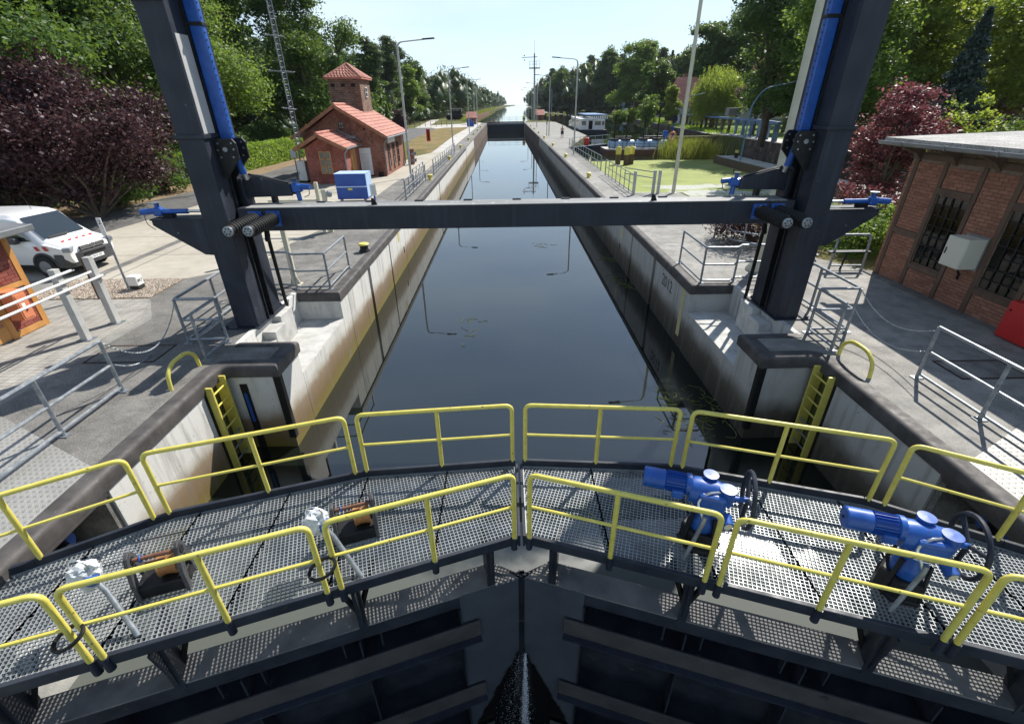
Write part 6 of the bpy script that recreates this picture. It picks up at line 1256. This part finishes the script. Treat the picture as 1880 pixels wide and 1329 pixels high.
# ================= van
M['headlamp']=glass('headlamp_glass',(.25,.27,.3),.08)
def van(loc,rz,sc_):
    t=thing('service_van','white service van with red warning stripes parked on the slabs','van',(0,0,0)); W=M['carwhite']
    # body as loft of cross-sections; x forward, origin at front bumper centre on the ground
    st=[(-4.85,.50,1.78,.86,.80),(-4.75,.42,1.92,.93,.82),(-2.6,.36,1.97,.95,.84),(-1.80,.36,1.93,.95,.80),(-1.50,.36,1.86,.95,.76)]
    ring=lambda x,zb,zt,wb,wt,zs:[(x,-wb*.93,zb),(x,-wb,zb+.18),(x,-wb,zs),(x,-wt-.02,zt-.10),(x,-wt+.10,zt),(x,wt-.10,zt),(x,wt+.02,zt-.10),(x,wb,zs),(x,wb,zb+.18),(x,wb*.93,zb)]
    R_=[ring(x,zb,zt,wb,wt,1.12) for x,zb,zt,wb,wt in st]
    R_+= [ring(-1.15,.36,1.50,.95,.77,1.10),ring(-.80,.36,1.16,.94,.80,1.06),ring(-.30,.40,1.02,.92,.80,.94),ring(-.12,.42,.93,.88,.76,.86),ring(-.05,.44,.86,.82,.70,.80)]
    m=MB(); n=10; vs=[p for r_ in R_ for p in r_]; fs=[]
    for i in range(len(R_)-1):
        for j in range(n): fs.append((i*n+j,i*n+(j+1)%n,(i+1)*n+(j+1)%n,(i+1)*n+j))
    fs.append(tuple(range(n-1,-1,-1))); fs.append(tuple(range((len(R_)-1)*n,len(R_)*n))); m.add(vs,fs); m.build('body',W,t,smooth=True)
    def quad(name,ps,mt,parent=t,off=(0,0,0)):
        return MB().add([tuple(a+b_ for a,b_ in zip(p,off)) for p in ps],[tuple(range(len(ps)))]).build(name,mt,parent)
    q=.012
    quad('windscreen',[(-.84,-.73,1.19),(-.84,.73,1.19),(-1.16,.70,1.50),(-1.47,.65,1.83),(-1.47,-.65,1.83),(-1.16,-.70,1.50)],M['carglass'],off=(.02,0,.012))
    quad('wiper',[(-.82,-.6,1.19),(-.80,.1,1.20),(-.84,.1,1.24),(-.86,-.6,1.23)],M['black'],off=(.035,0,.02))
    for s in (-1,1):
        quad('side_window',[(-1.08,s*.945,1.16),(-2.15,s*.965,1.16),(-2.2,s*.905,1.74),(-1.58,s*.885,1.72)],M['carglass'],off=(0,s*.012,0)); quad('side_window',[(-2.35,s*.965,1.16),(-3.5,s*.965,1.16),(-3.5,s*.905,1.74),(-2.4,s*.905,1.74)],M['carglass'],off=(0,s*.012,0))
        MB().box(-1.75,-1.45,*sorted((s*.97,s*1.16)),1.10,1.30).build('mirror',M['carblack'],t,bevel=.04)
        MB().box(-2.28,-2.12,*sorted((s*.955,s*.975)),.98,1.02).build('door_handle',M['carblack'],t)
        quad('door_seam',[(-2.24,s*.957,.5),(-2.255,s*.957,.5),(-2.255,s*.957,1.1),(-2.24,s*.957,1.1)],M['carblack'])
        MB().obox((-.165,s*.70,.865),(.24,.40,.15),rz=-s*.42).build('headlight',M['headlamp'],t,bevel=.03)
        for xw in (-.95,-3.85):
            w_=(MB().lathe((xw,s*.87,.33),[(.0,-.1),(.24,-.1),(.33,-.08),(.335,0),(.33,.11),(.24,.125),(.0,.125)],22,'y') if s>0 else MB().lathe((xw,s*.87,.33),[(.0,-.125),(.24,-.125),(.33,-.11),(.335,0),(.33,.08),(.24,.1),(.0,.1)],22,'y')).build('wheel',M['tyre'],t,smooth=True)
            MB().lathe((xw,s*.99,.33),[(.0,-.02),(.21,-.02),(.21,.015),(.06,.02),(0,.02)],14,'y').build('rim',M['alu'],w_,smooth=True)
            MB().cyl((xw,s*.90,.36),(xw,s*.962,.36),.41,24).build('wheel_well',M['black'],t); ar=MB().torus((xw,s*.945,.35),.42,.035,20,6,'y',0,math.pi); ar.build('wheel_arch',M['carblack'],t,smooth=True)
        for k in range(2): x=-.62-.30*k; quad('side_stripe',[(x,s*.955,.86),(x-.13,s*.957,.86),(x-.20,s*.957,1.0),(x-.07,s*.955,1.0)],M['redpaint'],off=(0,s*.006,0))
        MB().box(-.2,-.08,*sorted((s*.5,s*.72)),.40,.47).build('fog_lamp',M['pane'],t)
    m=MB(); bp=[(-.55,-.96),(-.30,-.95),(-.08,-.80),(.0,-.45),(.02,0),(.0,.45),(-.08,.80),(-.30,.95),(-.55,.96)]
    m.prism(bp+[(-.6,.8),(-.6,-.8)],.28,.74); m.build('bumper',M['carblack'],t,bevel=.04)
    MB().box(-.05,.012,-.46,.46,.77,.90).build('grille',M['black'],t); 
    for z in (.80,.85,.895): MB().box(-.04,.02,-.46,.46,z-.008,z+.008).build('grille_bar',M['steel'],t)
    e=MB().lathe((.02,0,.86),[(.062,0),(.074,0),(.074,.012),(.062,.012)],20,'x'); e.f=e.f[:-2]; e.build('badge_ring',M['steel'],t); m=MB()
    for a,b_ in (((-.03,.05),(0,.005)),((0,.005),(.03,.05)),((-.055,.02),(-.025,-.05)),((-.025,-.05),(0,-.005)),((0,-.005),(.025,-.05)),((.025,-.05),(.055,.02))): m.bar((.03,a[0],.86+a[1]),(.03,b_[0],.86+b_[1]),.008,.012,(1,0,0))
    m.build('badge_letters',M['steel'],t)
    MB().box(-.02,.03,-.4,.4,.60,.66).build('lower_grille',M['black'],t); pl=MB().box(.02,.035,-.26,.26,.42,.53).build('number_plate',M['whitepaint'],t); text('W·X 192',.09,M['ink'],pl,(.037,0,.475),(R(90),0,R(90)),.0005)
    for k in range(5):
        y=-.52+.26*k; quad('bonnet_stripe',[(-.42,y-.09,1.046),(-.42,y+.03,1.046),(-.52,y+.11,1.07),(-.52,y-.01,1.07)],M['redpaint'],off=(0,0,.014))
    MB().tube([(-2.0,.3,1.95),(-2.1,.3,2.35)],.008,6).build('aerial',M['black'],t); MB().box(-4.8,-.5,-.8,.8,.2,.4).build('underbody',M['black'],t)
    t.location=loc; t.rotation_euler=(0,0,rz); t.scale=(sc_,)*3
van((-12.98,14.62,.01),R(-6),.9)
# ================= right basin
t=thing('pontoon','long timber pontoon carrying two pale blue pipes in the pool','pontoon',(14.5,56,PZ))
MB().box(10.6,19.5,54.6,58.5,-.75,-.1).build('hull',M['rust'],t)
for k in range(18): MB().box(10.6+k*.495,10.6+k*.495+.48,54.55,58.55,-.1,-.04).build('deck_board',M['path'],t)
m=MB()
for k in range(7): m.cyl((10.8+k*1.42,54.65,-.05),(10.8+k*1.42,54.65,.95),.025,6)
for z in (.5,.95): m.cyl((10.8,54.65,z),(19.4,54.65,z),.018,6)
m.build('guard_rail',M['anth'],t)
for k,(xa,xb,nm) in enumerate(((10.85,13.6,'left'),(13.85,17.1,'right'))):
    t=thing('blue_pipe','thick pale blue pipe with two black standpipes, %s of the pair on the pontoon'%nm,'pipe',(xa,55.6,0),'pale blue pontoon pipes')
    MB().lathe((xa,55.6,.42),[(.0,0),(.30,0),(.42,.12),(.42,xb-xa-.12),(.36,xb-xa),(.0,xb-xa)],18,'x').build('barrel',M['lightblue'],t,smooth=True)
    for f in (.22,.68):
        x=xa+(xb-xa)*f; MB().cyl((x,55.6,.82),(x,55.6,.98),.52,14).build('flange',M['anth'],t); MB().cyl((x,55.6,.95),(x,55.6,3.2),.075,10).build('standpipe',M['blackmetal'],t,smooth=True); MB().torus((x+.05,55.6,.42),.43,.04,18,6,'x').build('saddle',M['bluedark'],t)
    MB().tube(rounded([(xa+(xb-xa)*.22,56.0,1.1),(xb-.2,56.0,1.1),(xb-.15,56.0,.4)],.15),.07,8).build('header_pipe',M['blackmetal'],t,smooth=True)
t=thing('rescue_station','blue rescue post with orange lifebuoy at the end of the pontoon','rescue post',(17.6,56,0))
MB().box(17.1,17.6,57,57.3,-.04,1.6).build('panel',M['blue'],t); MB().torus((18.1,56.9,1.1),.34,.09,18,8,'y').build('lifebuoy',M['orangebox'],t,smooth=True); MB().cyl((18.1,57,-.04),(18.1,57,2.3),.05,8).build('pole',M['blue'],t); MB().lathe((17.7,57,2.2),[(0,0),(.2,.05),(.2,.3),(0,.35)],10).build('beacon',M['yellow'],t); MB().cyl((18.1,57.1,2.7),(18.1,57.15,2.7),.4,16).build('sign_back',M['anth'],t)
t=thing('gangway','black steel gangway with handrail between the platform and the pontoon','gangway',(9.3,59,PZ))
MB().add([(7.2,57.4,-.7),(12.2,62.0,-.7),(11.4,62.9,-.7),(6.9,58.4,-.7),(7.2,57.4,.0),(12.2,62.0,.0),(11.4,62.9,.0),(6.9,58.4,.0)],[(3,2,1,0),(4,5,6,7),(0,1,5,4),(1,2,6,5),(2,3,7,6),(3,0,4,7)]).build('deck',M['anth'],t)
m=MB()
for u in np.linspace(0,1,6): m.cyl((7.2+5*u,57.4+4.6*u,0),(7.2+5*u,57.4+4.6*u,1.0),.03,6)
for z in (.5,1.0): m.cyl((7.2,57.4,z),(12.2,62,z),.025,6)
m.build('handrail',M['galv'],t); MB().box(8.7,9.3,58.6,58.9,.1,.9).build('red_lifebuoy_case',M['redpaint'],t,bevel=.15)
for i,(x,y,nm) in enumerate(((9.98,46.2,'left'),(10.62,45.7,'middle'),(11.2,46.3,'right'))):
    t=thing('dolphin_pile','dark mooring pile with bright yellow top, %s of the three in the pool'%nm,'pile',(x,y,PZ),'yellow topped piles'); MB().cyl((x,y,-1.2),(x,y,.26),.24,12).build('pile',M['brownwood'],t,smooth=True); MB().lathe((x,y,.26),[(.25,0),(.25,.55),(.2,.62),(.06,.64),(.06,.75),(0,.75)],14).build('yellow_cap',M['yellow'],t,smooth=True)
for i,(x,y,nm) in enumerate(((12.2,150,'first'),(13.6,152,'second'),(15.4,156,'third'),(17,154,'fourth'),(11.6,146,'fifth'))):
    t=thing('dolphin_pile','distant dark pile with yellow top beyond the far gate, %s from the shed'%nm,'pile',(x,y,PZ),'distant yellow topped piles'); MB().cyl((x,y,-1.2),(x,y,1.1),.35,10).build('pile',M['brownwood'],t,smooth=True); MB().cyl((x,y,1.1),(x,y,2.0),.36,10).build('yellow_cap',M['yellow'],t,smooth=True)
# boat
t=thing('house_boat','white house boat with flat awning moored in the basin','boat',(15,103,PZ))
hp=[(12.9,92.5),(17.6,91.2),(17.9,112),(17.2,122),(15.9,127),(14.6,122),(13.3,112)]
MB().prism(hp,-.7,.05).build('hull',M['anth'],t); hp2=[(x+(15.3-x)*.03,y) for x,y in hp]; MB().prism(hp2,.05,.14).build('deck',M['brownwood'],t)
def rot(x,y): return (x,y)
MB().prism([(13.1,93.3),(17.3,92.2),(17.5,110),(13.6,110)],.14,1.75).build('cabin',M['whitepaint'],t); MB().prism([(13.0,93.1),(15.6,92.5),(15.8,110.2),(13.5,110.2)],1.75,1.86).build('cabin_roof',M['whitepaint'],t)
MB().prism([(14.3,94),(17.9,93),(18,108),(14.6,108)],2.35,2.5).build('awning',M['bluegrey'],t)
for x,y in ((14.4,94.2),(17.7,93.2),(17.8,107.5),(14.7,107.5)): MB().cyl((x,y,1.7),(x,y,2.36),.05,6).build('awning_post',M['anth'],t)
MB().add([(14.55,92.86,.2),(15.2,92.69,.2),(15.2,92.69,1.55),(14.55,92.86,1.55)],[(0,1,2,3)]).build('door',M['black'],t)
for xa,xb in ((15.6,16.6),(16.8,17.2),(13.4,14.1)):
    f=lambda x:93.3-(x-13.1)*1.1/4.2-.03; MB().add([(xa,f(xa),.85),(xb,f(xb),.85),(xb,f(xb),1.5),(xa,f(xa),1.5)],[(0,1,2,3)]).build('window',M['glass'],t)
for k in range(5): y=95+k*2.8; x=13.1+(y-93.3)*.03-.02; MB().add([(x,y,.9),(x+.06,y+1.8,.9),(x+.06,y+1.8,1.5),(x,y,1.5)],[(0,1,2,3)]).build('window',M['glass'],t)
m=MB()
for k in range(9): x=14.6+k*.38; m.box(x,x+.22,92.9,92.95,1.8,2.25)
m.build('rail_boards',M['whitepaint'],t); m=MB()
for k in range(7): y=112+k*1.6; m.cyl((13.4+k*.25,y,.1),(13.4+k*.25,y,.9),.03,6)
m.cyl((13.4,112,.9),(15,121.6,.9),.03,6); m.build('bow_rail',M['whitepaint'],t)
# pipe bridge on concrete posts
t=thing('pipe_bridge','long blue steel pipe bridge on short posts along the right bank','pipe bridge',(33.5,80,0))
path=[(31.5,60.5),(33.3,68),(34.0,78),(34.3,88),(36.6,111),(38.5,128)]
for a,b_ in zip(path,path[1:]): MB().bar((*a,2.02),(*b_,2.02),.32,.28).build('girder',M['bluegrey'],t); MB().bar((a[0],a[1],2.5),(b_[0],b_[1],2.5),.04,.04).build('girder_rail',M['bluegrey'],t)
for k in range(22):
    y=69+k*2.75; x=np.interp(y,[p[1] for p in path],[p[0] for p in path]); MB().box(x-.16,x+.16,y-.16,y+.16,0,1.5).build('post',M['oldwall'] if k>3 else M['bluegrey'],t); MB().box(x-.28,x+.28,y-.24,y+.24,1.5,1.88).build('post_head',M['brownwood'] if k>3 else M['bluegrey'],t)
for x,y in ((31.8,61.5),(32.7,65.4)): MB().box(x-.3,x+.3,y-.12,y+.12,0,1.9).build('steel_leg',M['bluegrey'],t)
MB().box(33.2,35.0,79,80.4,2.35,3.4).build('control_box',M['alu'],t)
def bank_rail(label,pts,h=1.0):
    t=thing('bank_railing',label,'railing',(pts[0][0],pts[0][1],0),'bank railings'); 
    for a,b_ in zip(pts,pts[1:]):
        n=max(1,int(math.hypot(b_[0]-a[0],b_[1]-a[1])/1.8))
        for k in range(n+1): u=k/n; x,y=a[0]+(b_[0]-a[0])*u,a[1]+(b_[1]-a[1])*u; MB().cyl((x,y,0),(x,y,h),.025,6).build('post',M['anth'],t)
        for z in (h*.5,h): MB().cyl((*a,z),(*b_,z),.02,6).build('rail',M['anth'],t)
bank_rail('dark railing along the walkway right of the reeds',[(20.5,46.3),(20.5,24)]); bank_rail('pale railing on the path behind the old lock wall',[(31.8,64),(31.8,79)])
t=thing('edge_bollard','dark bollard with yellow top on the walkway beside the blue lamp','bollard',(19.85,44.3,0)); MB().cyl((19.85,44.3,0),(19.85,44.3,.42),.14,10).build('stem',M['blackmetal'],t); MB().cyl((19.85,44.3,.42),(19.85,44.3,.62),.16,10).build('cap',M['yellow'],t)
t=thing('wooden_fence','grey paling fence behind the pipe bridge','fence',(45,105,0))
for k in range(60): x=36+k*.42; MB().box(x-.05,x+.05,104.95,105.05,0,1.2).build('pale',M['greypost'],t)
for z in (.35,.95): MB().box(36,61.3,105.06,105.12,z-.04,z+.04).build('rail',M['greypost'],t)
t=thing('notice_board','small white notice board before the dark wood','sign',(46,205,0)); MB().box(45.6,47.2,205,205.1,1.2,2.2).build('board',M['whitepaint'],t); MB().cyl((45.2,204.9,0),(45.2,204.9,5),.12,6).build('pole',M['greypost'],t); MB().box(44.5,45.9,204.8,204.9,3,5.4).build('panel',M['bluegrey'],t)
# houses behind the willow
def house(label,x0,x1,y0,y1,h,rh,wm,ridge='y',group='red roofed houses'):
    t=thing('far_house',label,'house',((x0+x1)/2,y0,0),group)
    MB().box(x0,x1,y0,y1,0,h).build('wall',wm,t)
    if ridge=='y':
        xm=(x0+x1)/2; o=.6; MB().add([(x0-o,y0-o,h-.2),(x1+o,y0-o,h-.2),(xm,y0-o,h+rh),(x0-o,y1+o,h-.2),(x1+o,y1+o,h-.2),(xm,y1+o,h+rh)],[(0,3,5,2),(1,2,5,4),(0,2,1),(3,4,5),(0,1,4,3)]).build('roof',M['tile'],t); MB().add([(xm,y0-.02,h+rh-.4),(x0+.1,y0-.02,h),(x1-.1,y0-.02,h)],[(0,1,2)]).build('gable',wm,t)
    else:
        ym=(y0+y1)/2; o=.6; MB().add([(x0-o,y0-o,h-.2),(x1+o,y0-o,h-.2),(x1+o,ym,h+rh),(x0-o,ym,h+rh),(x1+o,y1+o,h-.2),(x0-o,y1+o,h-.2)],[(0,1,2,3),(3,2,4,5),(0,3,5),(1,4,2),(0,5,4,1)]).build('roof',M['tile'],t)
    for k in range(3):
        x=x0+(x1-x0)*(k+.6)/3.4; w_=MB().box(x,x+.9,y0-.06,y0,h*.35,h*.75).build('window',M['glass'],t); MB().box(x-.08,x+.98,y0-.1,y0-.06,h*.33,h*.36).build('window_sill',M['whitepaint'],w_)
    MB().box(x0+1,x0+1.6,(y0+y1)/2,(y0+y1)/2+.6,h,h+rh+.6).build('chimney',M['bw_house'],t); return t
M['render']=S('cream_render',(.5,.47,.40),(.58,.55,.48),1,.8)
t=house('steep red roofed house left of the tall pale lamp post',36.6,42,110,120,3.6,5.2,M['render'],'x'); MB().add([(38,113,6.0),(39.2,113,6.0),(39.2,113.7,6.75),(38,113.7,6.75)],[(0,1,2,3)]).build('skylight',M['alu'],t,)
t=house('large red roofed house above the brown leaved tree',52,64,108,118,6.3,5.6,M['render'],'x'); MB().add([(53,110.5,9.3),(54.2,110.5,9.3),(54.2,111.3,10.2),(53,111.3,10.2)],[(0,1,2,3)]).build('skylight',M['alu'],t)
house('long low brick outbuilding with red roof behind the right hand trees',38.5,50,46,53,3.8,2.0,M['bw_shed'],'x'); house('small brick annex with red roof left of the blue spruce',31.8,35.5,47,51,4.2,1.4,M['bw_shed'],'x')
t=thing('garden_bench','dark garden bench before the brick outbuilding','bench',(34,40,0)); MB().box(33,35,40,40.4,.4,.46).build('seat',M['brownwood'],t); MB().box(33,35,40.4,40.46,.5,.85).build('backrest',M['brownwood'],t)
for x in (33.1,34.9): MB().box(x-.04,x+.04,40.02,40.4,0,.4).build('leg',M['blackmetal'],t)
t=thing('paddock_fence','low wire fence across the far left lawn','fence',(-25,118,0))
for k in range(16): x=-30+k*1.2; MB().box(x-.05,x+.05,118,118.1,0,1.2).build('post',M['brownwood'],t)
for z in (.5,1.1): MB().box(-30,-12,118.02,118.06,z,z+.04).build('rail',M['brownwood'],t)
t=thing('marker_post','thin post on the right platform left of the person','post',(6.2,81,0)); MB().cyl((6.15,80,0),(6.15,80,1.7),.05,8).build('shaft',M['galv'],t); MB().box(6.08,6.22,79.93,80.07,1.5,1.9).build('head',M['blackmetal'],t)
# ---------------- person on the right platform
def person():
    t=thing('person','person in dark shorts standing bare chested on the right platform','person',(7.83,73.6,0)); ox,oy,s=7.83,73.6,.92
    J={'pel':(0,0,.93),'chest':(0,0,1.25),'neck':(0,0,1.47),'head':(0,-.01,1.60),'top':(0,0,1.72)}
    V=[];E=[];Rr=[]
    def v(p,r): V.append((p[0],p[1],p[2])); Rr.append(r); return len(V)-1
    pel=v((0,0,.93),(.15,.11)); wa=v((0,0,1.08),(.135,.10)); ch=v((0,.01,1.28),(.165,.11)); nb=v((0,.01,1.43),(.08,.07)); nk=v((0,0,1.50),(.055,.055)); hd=v((0,-.015,1.60),(.075,.09)); tp=v((0,-.01,1.70),(.07,.085))
    E+= [(pel,wa),(wa,ch),(ch,nb),(nb,nk),(nk,hd),(hd,tp)]
    for sd_ in (-1,1):
        hp=v((sd_*.10,0,.88),(.10,.10)); kn=v((sd_*.12,-.02,.50),(.062,.062)); an=v((sd_*.13,.02,.09),(.042,.042)); to=v((sd_*.15,-.14,.035),(.04,.035)); E+=[(pel,hp),(hp,kn),(kn,an),(an,to)]
        sh=v((sd_*.20,.01,1.40),(.06,.06)); el=v((sd_*.27,.03,1.12),(.043,.043)); wr=v((sd_*.12,-.17,1.06),(.03,.03)); ha=v((sd_*.04,-.21,1.10),(.035,.025)); E+=[(ch,sh),(sh,el),(el,wr),(wr,ha)]
    me=bpy.data.meshes.new('body'); me.from_pydata([(x*s,y*s,z*s) for x,y,z in V],E,[]); o=bpy.data.objects.new('body',me); COL.objects.link(o); o.parent=t; me.materials.append(M['skin'])
    md=o.modifiers.new('skin','SKIN'); sv=me.skin_vertices[0].data
    for i,r in enumerate(Rr): sv[i].radius=(r[0]*s,r[1]*s); sv[i].use_root=(i==0)
    o.modifiers.new('sub','SUBSURF').levels=1; o.modifiers['sub'].render_levels=2
    m=MB()
    for sd_ in (-1,1): m.tube([(ox+sd_*.10*s,oy,.95*s),(ox+sd_*.105*s,oy,.80*s),(ox+sd_*.12*s,oy-.02,.52*s)],[.13*s,.125*s,.10*s],12)
    m.lathe((ox,oy,0),[(.17*s,.84*s),(.175*s,.92*s),(.16*s,1.02*s)],14); m.build('shorts',M['darkcloth'],t,smooth=True)
    MB().lathe((ox,oy+.02,1.6*s),[(.092*s,-.04),(.10*s,.02),(.09*s,.09),(.05*s,.125),(0,.13)],12).build('hair',M['hair'],t,smooth=True)
    for sd_ in (-1,1): MB().obox((ox+sd_*.145*s,oy-.06,.03),(.1,.27,.06)).build('shoe',M['black'],t,bevel=.02)
person()
# mesh lettering instead of font curves
dg=None
for o in [o for o in bpy.data.objects if o.type=='FONT']:
    bpy.context.view_layer.update(); me=bpy.data.meshes.new_from_object(o.evaluated_get(bpy.context.evaluated_depsgraph_get())); n=bpy.data.objects.new(o.name,me); COL.objects.link(n); n.parent=o.parent; n.location=o.location; n.rotation_euler=o.rotation_euler; nm=o.name; bpy.data.objects.remove(o); n.name=nm
# ---------------- air
hz=MB().box(-410,410,-45,1510,-7,40); hm=bpy.data.materials.new('thin_summer_haze'); hm.use_nodes=True; hn=hm.node_tree
for n_ in list(hn.nodes):
    if n_.type!='OUTPUT_MATERIAL': hn.nodes.remove(n_)
pv=hn.nodes.new('ShaderNodeVolumePrincipled'); pv.inputs['Color'].default_value=(.80,.88,.97,1); pv.inputs['Density'].default_value=.00009; pv.inputs['Anisotropy'].default_value=.2
hn.links.new(pv.outputs[0],hn.nodes['Material Output'].inputs['Volume']); tag(hz.build('haze',hm,loc=(0,0,-7)),'thin pale summer haze over the canal','haze',kind='stuff')
sc.cycles.volume_bounces=0
print('objects',len(bpy.data.objects),'tris',sum(len(m.loop_triangles) or 0 for m in bpy.data.meshes))
